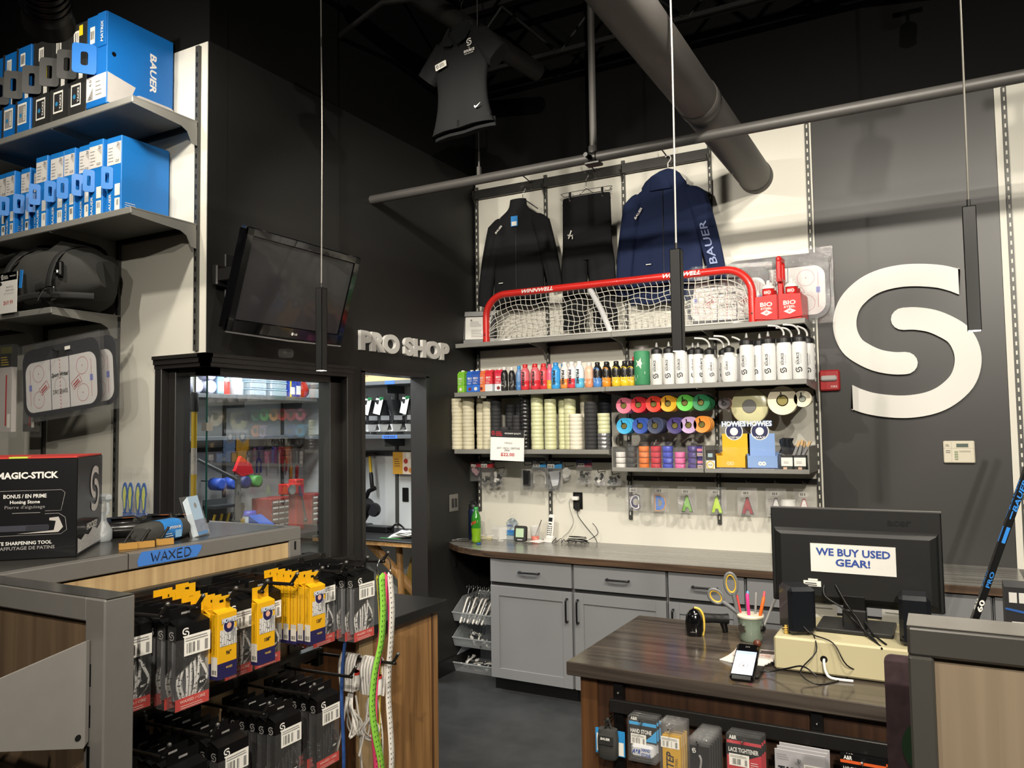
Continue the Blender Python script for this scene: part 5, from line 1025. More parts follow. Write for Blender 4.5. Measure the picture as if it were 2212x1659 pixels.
# ------------------------------------------------------------------ pendant lamps
def pendant(x, y, lbl, cord_m, z=1.962, L=.40):
    t = thing('pendant_lamp', lbl, 'pendant lamp', (x, y, z), group='slim black pendant lamps'); b = MB(); s = .0195
    for (a0, a1, c0, c1) in ((-s, s, -s, -s + .002), (-s, s, s - .002, s), (-s, -s + .002, -s, s), (s - .002, s, -s, s)): b.box(a0, a1, c0, c1, 0, L, BLACK)
    b.box(-s, s, -s, s, L - .002, L, BLACK); b.obj('tube', t)
    b = MB(); b.cyl(.006, L, L + .025, BLACK); b.tube([(0, 0, L + .02), (.004, 0, 1.2), (-.003, 0, 1.9), (0, 0, CEILZ - z)], .0035, cord_m, n=6); b.obj('cord', t)
    MB().box(-.017, .017, -.017, .017, -.001, .003, mat('#fff1dc', .4, emit=6.0)).obj('diffuser', t)
    l = bpy.data.lights.new('pendant_bulb', 'SPOT'); l.energy = 9; l.spot_size = math.radians(110); l.spot_blend = .8; l.shadow_soft_size = .02; l.color = (1, .93, .8)
    o = bpy.data.objects.new('pendant_bulb', l); COL.objects.link(o); o.location = (0, 0, -.006); o.parent = t
CORD = mat('#6b6863', .6)
pendant(-2.61, 2.88, 'slim black pendant lamp hanging before the television', CORD); pendant(-.828, 2.795, 'slim black pendant lamp hanging before the mini goal', mat('#a5a199', .6), 1.943, .373); pendant(.105, 2.905, 'slim black pendant lamp hanging before the big white logo', mat('#5b5851', .6))
# track spotlights
def track_head(p, aim, lbl, lit=True, k=1.0):
    t = thing('track_spotlight', lbl, 'spotlight', p, group='black track spotlights'); t.scale = (k, k, k); d = (Vector(aim) - Vector(p)).normalized(); M_ = d.to_track_quat('Z', 'Y').to_matrix().to_4x4(); b = MB()
    b.lathe([(.030, -.20), (.05, -.19), (.055, -.06)], JET, M_, 24); b.lathe([(.055, -.06), (.06, -.03), (.062, -.015)], DARKMETAL, M_, 24)
    for k in range(5): b.lathe([(.056, -.18 + k * .022), (.060, -.175 + k * .022), (.056, -.17 + k * .022)], JET, M_, 24)
    b.obj('lamp_can', t); b = MB(); b.disc(.05, mat('#fff0da', .3, emit=6.0) if lit else mat('#55534f', .2), M_, -.035, 24); b.obj('lens', t)
    b = MB(); q = Vector(-d * .13); b.tube([tuple(q), (q.x, q.y, q.z + .14)], .012, JET); b.box(q.x - .10, q.x + .10, q.y - .02, q.y + .02, q.z + .13, q.z + .17, JET, b=.004); b.obj('track_arm', t)
for i, (p_, a_, *e_) in enumerate(SPOTS):
    d = (Vector(a_) - Vector(p_)).normalized(); track_head(Vector(p_) - d * .0, a_, 'black track spotlight aimed at the %s' % ('garment end of the back wall', 'middle of the back wall', 'logo end of the back wall', 'duct and garments from far behind the camera', 'blue shoe boxes', 'far shoe box shelves', 'lace packs', 'cash counter', 'counter, added unseen as fill behind the camera', 'end frame of the lace display, added as unseen fill')[i])
track_head((.02, 4.45, 3.88), (-.1, 4.9, 3.3), 'dark spotlight high in front of the big white logo', False, .7)
track_head((-2.47, 1.46, 2.985), (-3.9, 2.56, 2.6), 'large dark ribbed spotlight hanging close before the top shelf boxes', False, 1.25)
# ------------------------------------------------------------------ base cabinets and back worktop
CAB = mat('#77787a', .42, var=.04, scale=4); CABIN = mat('#1f1f20', .6); TOPM = wood('#504e4a', '#8d8a84', .22, 'X', 9.0, 'weathered_wood'); EDGEM = wood('#2b1f16', '#5d4632', .5, 'X', 12.0, 'edge_wood')
YF = 4.43
def pull(parent, x, z, ln, vert=False):
    b = MB(); h = ln / 2; P = [(-h, 0, 0), (-h, -.024, 0), (-h * .5, -.028, -.0), (h * .5, -.028, 0), (h, -.024, 0), (h, 0, 0)]
    if vert: P = [(0, p[1], p[0]) for p in P]
    b.tube(P, .006, JET, n=8)
    return b.obj('handle', parent, loc=(x, -.02, z))
def cabinet(x0, x1, lbl, doors):
    xc = (x0 + x1) / 2; hw = (x1 - x0) / 2; t = thing('base_cabinet', lbl, 'cabinet', (xc, YF + .02, 0), group='grey base cabinets')
    b = MB(); b.box(-hw, hw, .0, .57, .088, .845, CABIN); b.box(-hw, -hw + .004, -.001, .57, .088, .845, CAB); b.box(hw - .004, hw, -.001, .57, .088, .845, CAB); b.box(-hw + .0, hw, .045, .56, 0, .088, JET); b.obj('body', t)
    b = MB(); g = .006; b.box(-hw + g, hw - g, -.02, -.001, .692, .838, CAB, b=.002); d = b.obj('drawer', t); pull(d, 0, .768, .135)
    n = doors; dw = (2 * hw) / n
    for i in range(n):
        a0 = -hw + i * dw + g; a1 = -hw + (i + 1) * dw - g; b = MB(); s = .062; z0, z1 = .09, .668
        b.box(a0, a1, -.012, -.001, z0, z1, CAB)
        for (p0, p1, q0, q1) in ((a0, a0 + s, z0, z1), (a1 - s, a1, z0, z1), (a0 + s, a1 - s, z0, z0 + s), (a0 + s, a1 - s, z1 - s, z1)): b.box(p0, p1, -.02, -.011, q0, q1, CAB, b=.0012)
        d = b.obj('door', t); side = 1 if lbl.startswith('grey base cabinet at') else -1; pull(d, (a1 - .028) if side > 0 else (a0 + .028), .56, .135, True)
cabinet(-2.595, -2.012, 'grey base cabinet at the aisle end below the phone', 1)
cabinet(-2.008, -1.42, 'grey base cabinet second from the aisle end, door pull on its near edge', 1)
cabinet(-1.416, -.977, 'grey base cabinet directly behind the scissors cup', 1)
cabinet(-.973, -.40, 'grey base cabinet partly hidden behind the monitor', 1)
cabinet(-.396, .18, 'grey base cabinet behind the cash drawer and monitor stand', 1)
cabinet(.184, .76, 'grey base cabinet beyond the hockey stick', 1)
t = thing('worktop', 'long weathered wood worktop along the cream wall with rounded end', 'worktop', (0, 0, .847)); b = MB()
P = [(.33, YB), (.33, 4.408), (-2.50, 4.408), (-2.62, 4.418), (-2.75, 4.45), (-2.88, 4.51), (-2.97, 4.575), (XW + .001, 4.64), (XW + .001, YB)]
b.prism(P, .0, .04, TOPM, smooth=False); P2 = [(.331, 4.407), (-2.50, 4.407), (-2.62, 4.417), (-2.75, 4.449), (-2.88, 4.509), (-2.97, 4.574), (XW + .0015, 4.639)]
b.add([(x, y - .001, .0) for x, y in P2] + [(x, y - .001, .038) for x, y in P2], [(i, i + 1, 8 + i, 7 + i) for i in range(6)], EDGEM); b.obj('slab', t)
b = MB(); b.box(.332, 2.0, 4.42, YB, 0, .036, mat('#2c2b2a', .4)); tag(b.obj('side_worktop', loc=(0, 0, .847)), 'dark worktop continuing beyond the wooden one by the hockey stick', 'worktop')
t = thing('steel_bracket', 'small dark steel bracket under the rounded worktop end', 'bracket', (XW, 4.72, .845)); b = MB(); b.box(.001, .14, -.015, .015, -.006, 0, DARKMETAL); b.box(.001, .007, -.015, .015, -.14, 0, DARKMETAL); b.obj('angle', t)
ZC = .888
# drinks and small things on the worktop
t = thing('steel_flask', 'dark navy steel flask in the worktop corner', 'flask', (-2.955, 4.83, ZC)); b = MB(); b.lathe([(.034, 0), (.037, .004), (.037, .20), (.034, .215), (.03, .22)], mat('#1c2a4a', .35, .4, var=.1), n=24); b.obj('body', t); b = MB(); b.lathe([(.032, .218), (.033, .222), (.033, .245), (.028, .25)], BLACK, n=20); b.tube([(-.02, 0, .245), (-.015, 0, .265), (.015, 0, .265), (.02, 0, .245)], .005, BLACK); b.obj('lid', t)
t = thing('soda_bottle', 'green soda bottle with red and white label standing on the worktop end', 'bottle', (-2.855, 4.70, ZC)); SG = mat('#2c7a22', .12, coat=.5, var=.15, scale=18); b = MB()
b.lathe([(.022, 0), (.030, .004), (.033, .02), (.031, .05), (.034, .075), (.034, .10)], mat('#78a41e', .12, coat=.5, var=.1), n=24); b.lathe([(.034, .10), (.034, .165), (.030, .185), (.018, .212), (.0135, .222), (.0135, .23)], SG, n=24)
k = MB(); k.quad(-.05, .05, .112, .165, mat('#2f8a35', .4), front()); k.poly([(-.03, .118), (.028, .14), (.03, .158), (-.028, .136)], PAPER, front(), .0006); k.txt('DEW', 0, .138, mat('#c22a2a', .4), front(), w=.045, h=.02, rot=.35, c=.0014, bold=.04, shear=.2); wrap(b, k, .0345); b.obj('body', t)
MB().lathe([(.016, .226), (.016, .242), (.014, .244)], mat('#2f9a4a', .35), n=16).obj('cap', t)
t = thing('pump_bottle', 'clear hand sanitizer pump bottle with blue label by the wall', 'bottle', (-2.705, 4.945, ZC)); b = MB(); S = [rrect(.085, .052, .02, 4), rrect(.088, .055, .02, 4), rrect(.088, .055, .02, 4), rrect(.06, .04, .018, 4), rrect(.03, .03, .014, 4)]; Zs = [0, .01, .115, .135, .145]; b.loft([[(p[0], p[1], z) for p in r_] for r_, z in zip(S, Zs)], clear('#eaf2f6', haze=.30, gloss=.12, name='gel', rough=.05), n=24); F = front(0, -.0285, 0); b.quad(-.03, .03, .03, .07, mat('#5f9fd0', .4), F); b.txt('PURELL', 0, .098, mat('#2a3f8f', .4), F, w=.045, h=.013, bold=.03); b.quad(-.024, .02, .05, .064, mat('#2f6fb8', .4), F, .001); b.obj('body', t)
b = MB(); b.lathe([(.016, .145), (.016, .162), (.006, .165), (.006, .19), (.014, .192), (.014, .20)], BLISTER, n=14); b.tube([(0, 0, .196), (-.02, -.01, .197), (-.032, -.016, .188)], .005, BLISTER); b.obj('pump', t)
t = thing('desk_thermometer', 'small black framed desk thermometer with pale green display', 'thermometer', (-2.60, 4.87, ZC), rot=(-.12, 0, .05)); b = MB(); b.prism(rrect(.095, .105, .015, 5, 0, .0535), 0, .016, JET, front(0, .008, 0)); b.prism(rrect(.088, .098, .012, 5, 0, .0535), .016, .0165, mat('#3a3a3a', .3), front(0, .008, 0)); F = front(0, -.0088, 0); b.lines(-.02, .02, .008, .016, 1, PAPER, F, fill=.6); b.obj('case', t); MB().quad(-.034, .026, .028, .088, mat('#b9d3b0', .25), front(0, -.0092, 0)).obj('display', t)
t = thing('note_pad', 'white block of notes on the worktop behind the soda bottle', 'paper block', (-2.79, 4.92, ZC), rz=-.3); b = MB(); b.box(-.045, .045, -.045, .045, 0, .085, PAPER, b=.001); F = front(0, -.046, 0); b.lines(-.04, .04, .01, .075, 7, GREYINK, F, fill=.12); b.obj('block', t)
for i in range(6): tag(MB().box(-.05, .05, -.035, .035, 0, .004, PAPER if i % 2 else mat('#d9cf9c', .7)).obj('receipt_slip', loc=(-2.895 + .004 * i, 4.905, ZC + .0045 * i), rz=.2 + .12 * math.sin(i * 2)), 'pale paper slip, %s up in the small pile behind the soda bottle' % ORD[i], 'paper slip', 'pile of slips behind the soda bottle')
t = thing('plastic_cup', 'clear plastic cup with orange drink left in it and a straw', 'cup', (-2.515, 4.93, ZC)); b = MB(); b.lathe([(.026, .001), (.036, .10), (.0375, .104), (.0355, .104), (.0248, .003)], clear(haze=.16, gloss=.10, name='cup_plastic'), n=24); b.obj('wall', t); MB().lathe([(.0255, .0035), (.0285, .034), (.0, .034)], mat('#e0521c', .2), n=22).obj('drink', t); MB().tube([(-.01, .0, .01), (.045, .012, .145)], .003, mat('#4a3a35', .4)).obj('straw', t)
t = thing('cordless_phone', 'white cordless phone standing in its charging cradle', 'phone', (-2.405, 4.93, ZC)); b = MB(); b.prism(rrect(.07, .07, .02, 5), 0, .022, WHITE, None); b.box(-.03, .03, -.01, .03, .02, .04, WHITE, b=.008); b.obj('cradle', t)
T = Matrix.Translation((0, .0, .022)) @ Matrix.Rotation(-.14, 4, 'X') @ Matrix.Rotation(.07, 4, 'Y'); b = MB(); b.box(-.024, .024, -.013, .013, 0, .165, WHITE, T, .01); F = T @ front(0, -.0134, 0)
for r_ in range(5):
    for c_ in range(3): b.quad(-.015 + c_ * .012, -.007 + c_ * .012, .022 + r_ * .014, .030 + r_ * .014, INK, F)
b.quad(-.012, .012, .095, .104, INK, F); b.obj('handset', t); MB().quad(-.014, .014, .115, .143, mat('#23282a', .2), T @ front(0, -.0138, 0)).obj('display', t)
t = tag(MB().add([(-.07, -.03, 0), (-.02, -.05, .012), (.05, -.035, .004), (.09, 0, .015), (.03, .03, .02), (-.05, .02, .006)], [(0, 1, 5), (1, 2, 4, 5), (2, 3, 4)], PAPER).obj('crumpled_paper', loc=(-2.48, 4.85, ZC + .001)), 'thin crumpled white paper lying at the cup foot', 'paper')
b = MB(); b.tube([(-.04, -.01, .012), (.0, .0, .016), (.04, .012, .018)], .014, CHROME, n=10); b.tube([(-.075, -.02, .008), (-.035, -.01, .012)], .006, CHROME, n=8); tag(b.obj('metal_tool', loc=(-2.965, 4.70, ZC)), 'small chrome tool lying on the rounded worktop end', 'tool')
MB_ = MB(); MB_.lathe([(.0, 0), (.017, 0), (.017, .006), (.015, .009), (0, .009)], BLUEIN, n=16); tag(MB_.obj('screw_closure', loc=(-2.80, 4.64, ZC)), 'blue and white cap lying at the soda bottle foot', 'cap')
b = MB(); b.prism([(-.02, -.012), (.025, -.015), (.018, .012), (-.022, .01)], 0, .004, PAPER); tag(b.obj('paper_scrap', loc=(-2.73, 4.83, ZC)), 'tiny white paper scrap on the worktop by the sanitizer', 'paper scrap')
# hangers in clear bins under the rounded end
BIN = clear('#dfe3e6', haze=.30, gloss=.16, name='bin_plastic')
def bin_(z, lbl):
    t = thing('stacking_bin', lbl, 'bin', (-2.835, 4.86, z), group='clear stacking bins under the worktop'); b = MB(); a, d = .20, .17
    b.box(-a, a, -d, d, 0, .006, BIN); b.box(-a, a, d - .005, d, 0, .15, BIN); P = [(-d, 0), (d, 0), (d, .15), (-d * .35, .15), (-d - .03, .065)]
    for x in (-a, a - .005): b.prism(P, x, x + .005, BIN, Matrix(((0, 0, 1, 0), (1, 0, 0, 0), (0, 1, 0, 0), (0, 0, 0, 1))))
    b.add([(-a, -d, 0), (a, -d, 0), (a, -d - .03, .065), (-a, -d - .03, .065)], [(0, 1, 2, 3)], BIN); b.tube([(-a, -d - .03, .065), (a, -d - .03, .065)], .006, BIN); b.obj('shell', t)
bin_(.0, 'clear stacking bin of metal clips, bottom of three'); bin_(.17, 'clear stacking bin of clips, middle of three'); bin_(.34, 'clear stacking bin stuffed with hangers, top of three')
q = random.Random(9); CL = (CHROME, WHITE, mat('#b5b3ae', .4))
for j, z in enumerate((.012, .182)):
    for i in range(12):
        b = MB(); b.tube([(-.045, 0, 0), (-.02, 0, .008), (.03, .0, .004), (.05, .006, .012)], .006, CL[i % 3], n=6); b.box(.03, .055, -.012, .012, -.002, .012, CL[(i + 1) % 3], None, .003)
        tag(b.obj('hanger_clip', loc=(-2.87 + q.uniform(-.12, .16), 4.76 + q.uniform(-.06, .10), z + .008 * (i // 2)), rot=(q.uniform(-.3, .3), q.uniform(-.35, .2), q.uniform(0, 3))), 'loose hanger clip in the pile in the %s clear bin' % ('bottom', 'middle')[j], 'clip', 'loose hanger clips, %s bin' % ('bottom', 'middle')[j])
for i in range(9):
    x = -2.985 + .024 * i; m = (WHITE, CHROME, WHITE, BLISTER, WHITE)[i % 5]; b = MB(); P = [(0, 0, .15), (0, 0, .185), (.0, .012, .20), (0, .024, .22), (0, .012, .245), (0, -.01, .245), (0, -.02, .23)]
    b.tube(P, .0035, CHROME, n=6); b.tube([(0, -.14, .03), (0, -.11, .06), (0, -.03, .135), (0, 0, .15), (0, .03, .135), (0, .11, .06), (0, .14, .03)], .0065, m, n=8); b.tube([(0, -.14, .03), (0, .14, .03)], .005, m, n=6)
    tag(b.obj('clothes_hanger', loc=(x, 4.80 + .008 * (i % 3), .345), rot=(.25, .10 + .025 * i, .12)), 'clothes hanger, %s in the clear top bin counting from the black wall' % ORD[i], 'hanger', 'clothes hangers in the top bin')
# hanging stack of small bags at the worktop front, behind the monitor edge
t = thing('cup_stack', 'tall column of nested frosted cups standing on the worktop beside the monitor edge', 'cup stack', (-.745, 4.49, ZC)); b = MB()
for i in range(8): z = i * .047; r0 = .060 - .0028 * i; b.lathe([(r0 * 1.05, z), (r0 * 1.05, z + .004), (r0, z + .006), (r0 * .93, z + .046)], clear('#d8d7d3', haze=.72, gloss=.06, name='frosted_cup'), n=20)
b.obj('cups', t)
# ------------------------------------------------------------------ cash counter and what stands on it
DWOOD = wood('#2a1b12', '#4a3020', .45, 'Z', 9.0, 'dark_brown_wood'); DWOOD2 = wood('#3c2717', '#664428', .42, 'Z', 9.0, 'brown_post_wood'); DTOP = wood('#2d2825', '#5a5149', .15, 'X', 7.0, 'dark_counter_top'); 
CX0, CY0, CY1 = -1.139, 2.446, 3.172
t = thing('cash_counter', 'dark wooden cash counter with a glossy dark top', 'counter', (0, 0, 0)); b = MB(); b.box(-1.075, 1.0, 2.497, 3.13, 0, .842, DWOOD); b.obj('body', t)
MB().box(-1.105, -1.045, 2.487, 3.14, 0, .842, DWOOD2).obj('corner_post', t); MB().box(CX0, 1.02, CY0, CY1, .842, .887, DTOP, b=.003).obj('top', t)
for x in (-.965, -.352): MB().box(x - .016, x + .016, 2.472, 2.497, 0, .83, JET).obj('slotted_upright', t); MB().ball(.005, CHROME, Matrix.Translation((x, 2.471, .80))).obj('screw', t)
b = MB(); b.box(-.99, .3, 2.452, 2.470, .742, .782, DARKMETAL, b=.002); b.obj('peg_bar', t)
ZK = .8875
# barcode scanner lying on the top
t = thing('barcode_scanner', 'black and yellow handheld barcode scanner lying on the counter', 'scanner', (-.845, 2.965, ZK), rz=.15); b = MB(); S = []
for k, (z, w_, d_) in enumerate(((0, .028, .034), (.02, .034, .04), (.05, .034, .04), (.075, .030, .036), (.092, .018, .026), (.098, .006, .012))): S.append(ring(0, 0, z, w_, d_, n=24, p=2.8))
b.loft(S, GLOSSBLACK, n=24); b.txt('symbol', 0, .018, GREYINK, front(0, -.0405, 0), w=.022, h=.005); b.obj('head', t)
b = MB()
b.tube([(.02, .015, .060), (.06, .03, .058), (.10, .045, .055), (.118, .052, .054)], [.020, .017, .018, .020], BLACK, n=14); b.tube([(.098, .045, .05), (.105, .05, .022), (.108, .05, .004)], [.014, .012, .010], JET, n=10); b.obj('grip', t)
b = MB(); b.tube([(.030, .0, .0), (.0345, .0, .03), (.033, 0, .07), (.02, 0, .094), (.0, 0, .1)], .0045, mat('#d8b94a', .4), n=8); b.obj('trim_band', t)
# pen pot with scissors and pens
t = thing('pen_pot', 'pale green ceramic pot decorated with silver emblems on the counter', 'pot', (-.640, 2.975, ZK)); b = MB(); CER = mat('#7e8b7c', .25, coat=.5, var=.12, scale=20); b.lathe([(.036, 0), (.042, .01), (.041, .05), (.045, .088), (.047, .092), (.043, .092), (.037, .05), (.036, .008)], CER, n=26); b.lathe([(.0465, .084), (.0485, .089), (.047, .094), (.043, .094)], mat('#d9d2bd', .3), n=26)
b.obj('wall', t); b = MB()
for a in (-.5, 1.35): T = Matrix.Rotation(a, 4, 'Z') @ front(0, -.044, .05); b.prism([(.018 * math.cos(k * PI / 6) * (1 if k % 2 else .7), .018 * math.sin(k * PI / 6) * (1 if k % 2 else .7)) for k in range(12)], 0, .006, CHROME, T)
for a in range(6): b.tube([(.045 * math.cos(1.2), .045 * math.sin(1.2), .01), (.048, .005, .05)], .006, mat('#4d4a3f', .4, .5), n=6)
b.obj('emblem', t)
t = thing('scissors', 'grey and yellow handled scissors standing in the pen pot', 'scissors', (-.66, 2.975, ZK + .012), rot=(.05, -.30, .2)); GH, YH = mat('#6d6e70', .4), mat('#d2ab35', .45)
b = MB(); b.box(-.008, .008, -.002, .002, .0, .10, mat('#9a9b9c', .25, .9)); b.obj('blade', t)
for (cx, cz, rx, rz_, a) in ((-.055, .165, .022, .030, .5), (.012, .195, .022, .040, -.2)):
    b = MB(); P = [(cx + rx * math.cos(k) * math.cos(a) - rz_ * math.sin(k) * math.sin(a), 0, cz + rx * math.cos(k) * math.sin(a) + rz_ * math.sin(k) * math.cos(a)) for k in [2 * PI * i / 20 for i in range(20)]]; b.tube(P, .0055, GH, n=8, closed=True)
    b.tube([(cx * .6 + (p[0] - cx) * .8 + cx * .4, 0, cz + (p[2] - cz) * .8) for p in P], .004, YH, n=6, closed=True); b.tube([(0, 0, .09), (cx * .4, 0, .12), (cx * .7, 0, cz - rz_ * .8)], .008, GH); b.obj('handle', t)
for i, (x, y, a, bb, c, h_, l) in enumerate(((-.638, 2.96, .02, -.05, '#d8327f', .16, 'pink'), (-.622, 2.96, -.05, .22, '#e06a22', .155, 'orange'), (-.645, 2.985, .05, -.02, '#6fa6d2', .165, 'light blue'), (-.63, 2.985, -.03, .06, '#8a8a88', .16, 'grey'), (-.618, 2.99, -.1, .15, '#d9505a', .165, 'red'), (-.612, 2.97, -.05, .40, '#a8a8a6', .17, 'slim silver'), (-.665, 2.99, .1, -.15, '#cc4444', .15, 'dark red'))):
    t = thing('pen', '%s pen standing in the pen pot' % l, 'pen', (x, y, ZK + .012), rot=(a, bb, 0), group='pens in the pot'); m = mat(c, .4); r = .0055 if i < 2 else .0042; b = MB(); b.lathe([(r * .4, 0), (r, .012), (r, h_ * .6)], m, n=12); b.obj('barrel', t); MB().lathe([(r * 1.1, h_ * .6), (r * 1.1, h_ - .004), (r * .5, h_)], m, n=12).obj('cap', t)
# leaflets
LP_ = mat('#c9bdb4', .5, var=.35, scale=60)
for i in range(7):
    b = MB(); b.box(-.07, .07, -.05, .05, 0, .0028, PAPER if i < 6 else LP_)
    if i == 6: b.quad(-.058, .058, .0, .042, mat('#3a3230', .5), up(0, 0, .0030)); b.txt('USED GEAR', -.018, .024, PAPER, up(0, 0, .0033), w=.065, h=.012, bold=.04); b.quad(-.05, .05, -.04, -.01, mat('#b08f86', .5, var=.6, scale=90), up(0, 0, .0031)); b.lines(-.05, .04, -.042, -.005, 4, PAPER, up(0, 0, .0033))
    tag(b.obj('leaflet', loc=(-.60 + .004 * i, 2.705 + .006 * i, ZK + .003 * i), rz=-.35 + .07 * i), 'printed leaflet, %s in the fanned stack behind the card terminal' % ('topmost' if i == 6 else ORD[i] + ' up'), 'leaflet', 'fanned leaflets on the counter')
b = MB(); b.ball(.013, mat('#5a2d1e', .4, var=.5, scale=80), None, 12, 1.1, .9, 1.1); tag(b.obj('brown_charm', loc=(-.600, 2.885, ZK + .014)), 'small brown lumpy ornament at the pen pot foot', 'ornament')
# payment terminal
t = thing('card_terminal', 'black card payment terminal with a lit white screen', 'card terminal', (-.567, 2.545, ZK), rz=.05); T = Matrix.Translation((0, 0, .03)) @ Matrix.Rotation(.38, 4, 'X'); b = MB(); b.box(-.036, .036, -.085, .085, .002, .026, GLOSSBLACK, T, .008); b.box(-.042, .042, -.02, .092, .0, .012, BLACK, None, .004); b.obj('body', t)
b = MB(); b.quad(-.031, .031, -.072, .040, mat('#dfe3ee', .2, emit=.55), T @ up(0, 0, .0265)); b.disc(.014, GREYINK, T @ up(0, -.03, .0272), n=20, r0=.012); b.quad(-.003, .003, -.036, -.026, GREYINK, T @ up(0, 0, .0272)); b.quad(-.031, .031, .025, .040, mat('#9aa9d8', .2, emit=.4), T @ up(0, 0, .0268)); b.obj('screen', t)
b = MB(); b.txt('))) ', 0, .062, GREYINK, T @ up(0, 0, .0268), w=.014, h=.008); b.obj('contactless_mark', t)
b = MB(); b.tube([(.038, .03, .012), (.07, .04, .012), (.12, .03, .03), (.17, .0, .05), (.21, -.02, .03)], .0025, JET, n=6); b.obj('cable', t)
# cash drawer, monitor, speakers, keyboard
BEIGE = mat('#c3b994', .5, var=.04, scale=8)
t = thing('till_box', 'beige steel cash drawer under the monitor', 'cash drawer', (-.275, 2.825, ZK), rz=.0); b = MB(); b.box(-.225, .225, -.175, .20, .004, .108, BEIGE, b=.006); b.disc(.011, JET, front(-.075, -.1756, .052), n=20); b.obj('case', t)
for x in (-.2, .2): MB().box(x - .015, x + .015, -.15, -.12, 0, .005, JET).obj('foot', t)
b = MB(); b.tube([(-.075, -.17, .052), (-.073, -.19, .045), (-.068, -.196, .02), (-.05, -.205, .006), (.01, -.20, .004)], .0042, WHITE, n=8); b.obj('cable', t)
ZD = ZK + .108
b = MB()
for i in range(3): b.tube([(.006 * math.cos(k), .005 * math.sin(k), .002 + .007 * i + .012 * (k / 6.3) ** .5 * .4) for k in [j * .55 for j in range(12)]], .0018, mat('#d2b05a', .5), n=5)
b.tube([(0, 0, 0), (0, 0, .028)], .004, mat('#d2b05a', .5)); tag(b.obj('key_bunch', loc=(-.468, 2.69, ZD)), 'small tan tied bunch standing on the cash drawer corner', 'key')
t = thing('monitor', 'black computer monitor seen from behind with a paper notice taped on', 'monitor', (-.272, 2.85, ZD), rz=-.01); b = MB(); w_, z0, z1 = .260, .075, .392
T = Matrix.Translation((0, 0, 0)) @ Matrix.Rotation(0, 4, 'X'); b.box(-w_, w_, -.012, .012, z0, z1, BLACK, None, .004)
S = []
for k, (y, f, zz0, zz1) in enumerate(((-.011, 1.0, z0 + .004, .325), (-.026, .97, z0 + .02, .315), (-.034, .9, z0 + .03, .305))): S.append([(-.25 * f, y, zz0), (.25 * f, y, zz0), (.25 * f, y, zz1), (-.25 * f, y, zz1)])
b.loft(S[::-1], BLACK, n=4, smooth=False); b.txt('acer', .14, .352, mat('#232325', .3), front(0, -.0125, 0), w=.07, h=.018, bold=.03); b.box(-w_, w_, -.0125, .0125, z1 - .003, z1 + .001, mat('#7b7978', .3, .6)); b.obj('housing', t)
b = MB(); b.box(-.13, .128, -.0365, -.0348, .185, .278, PAPER); F = front(0, -.0368, 0); NB = mat('#2d4b9a', .6); b.txt('WE BUY USED', .0, .252, NB, F, w=.225, h=.025, bold=.03); b.txt('GEAR!', -.0, .219, NB, F, w=.105, h=.025, bold=.03); b.obj('notice', t)
b = MB(); b.box(-.155, -.10, -.0365, -.0345, .135, .153, LABEL); b.box(-.14, -.11, -.0365, -.0346, .154, .16, LABEL); b.lines(-.15, -.11, .138, .15, 2, INK, front(0, -.037, 0)); b.obj('rating_label', t)
b = MB(); b.box(-.035, .035, -.035, .0, .01, .115, JET, None, .004); b.box(-.037, .037, -.045, -.03, .01, .07, BLACK, None, .004); b.obj('stand_neck', t); MB().box(-.115, .115, -.09, .09, .0, .014, BLACK, None, .003).obj('stand_base', t)
b = MB()
for p in ([(-.09, -.036, .14), (-.085, -.06, .11), (-.03, -.06, .075), (.0, -.06, .04), (.06, -.12, .004), (.09, -.20, -.004)], [(-.055, -.036, .145), (-.02, -.06, .09), (.01, -.065, .05), (.04, -.10, .01), (.085, -.185, .0)], [(.03, -.05, .04), (.06, -.1, .01), (.10, -.17, .003)]): b.tube(p, .0032, JET, n=6)
b.obj('cable', t)
def speaker(lbl, x, y, rz):
    t = thing('desk_speaker', lbl, 'speaker', (x, y, ZD), rz=rz); b = MB(); SPK = mat('#14171c', .3, coat=.25); b.box(-.044, .044, -.055, .055, .002, .152, SPK, b=.012)
    b.quad(-.02, .02, .012, .017, JET, front(0, -.0555, 0)); b.obj('cabinet', t)
    for sx in (-.034, .034):
        for z in (.03, .138): MB().lathe([(.0035, 0), (.0035, .0015)], JET, front(sx, -.0545, z)).obj('screw', t)
    return t
t = speaker('black desk speaker standing at the pen pot end of the cash drawer', -.438, 2.735, .48); b = MB(); b.tube([(.0, -.056, .03), (.02, -.075, .01), (.06, -.14, -.0), (.09, -.165, -.06), (.17, -.12, -.095), (.26, -.06, -.1)], .0022, JET, n=6); b.tube([(.03, -.06, .003), (-.0, -.16, -.02), (-.05, -.16, -.08), (-.01, -.2, -.106), (.1, -.14, -.104), (.2, -.06, -.1)], .0022, JET, n=6); b.obj('cable', t)
speaker('black desk speaker at the far end of the cash drawer, behind the frame', -.095, 2.74, .05)
t = thing('keyboard', 'grey keyboard behind the monitor stand', 'keyboard', (-.27, 3.085, ZK)); b = MB(); b.box(-.22, .22, -.065, .065, .002, .02, mat('#26272a', .5), Matrix.Rotation(-.06, 4, 'X'), .004); b.obj('case', t); b = MB()
for r_ in range(5):
    for c_ in range(15): b.box(-.21 + c_ * .028, -.187 + c_ * .028, -.055 + r_ * .022, -.037 + r_ * .022, .02, .026, mat('#9b9a98', .5), Matrix.Rotation(-.06, 4, 'X'))
b.obj('keys', t)
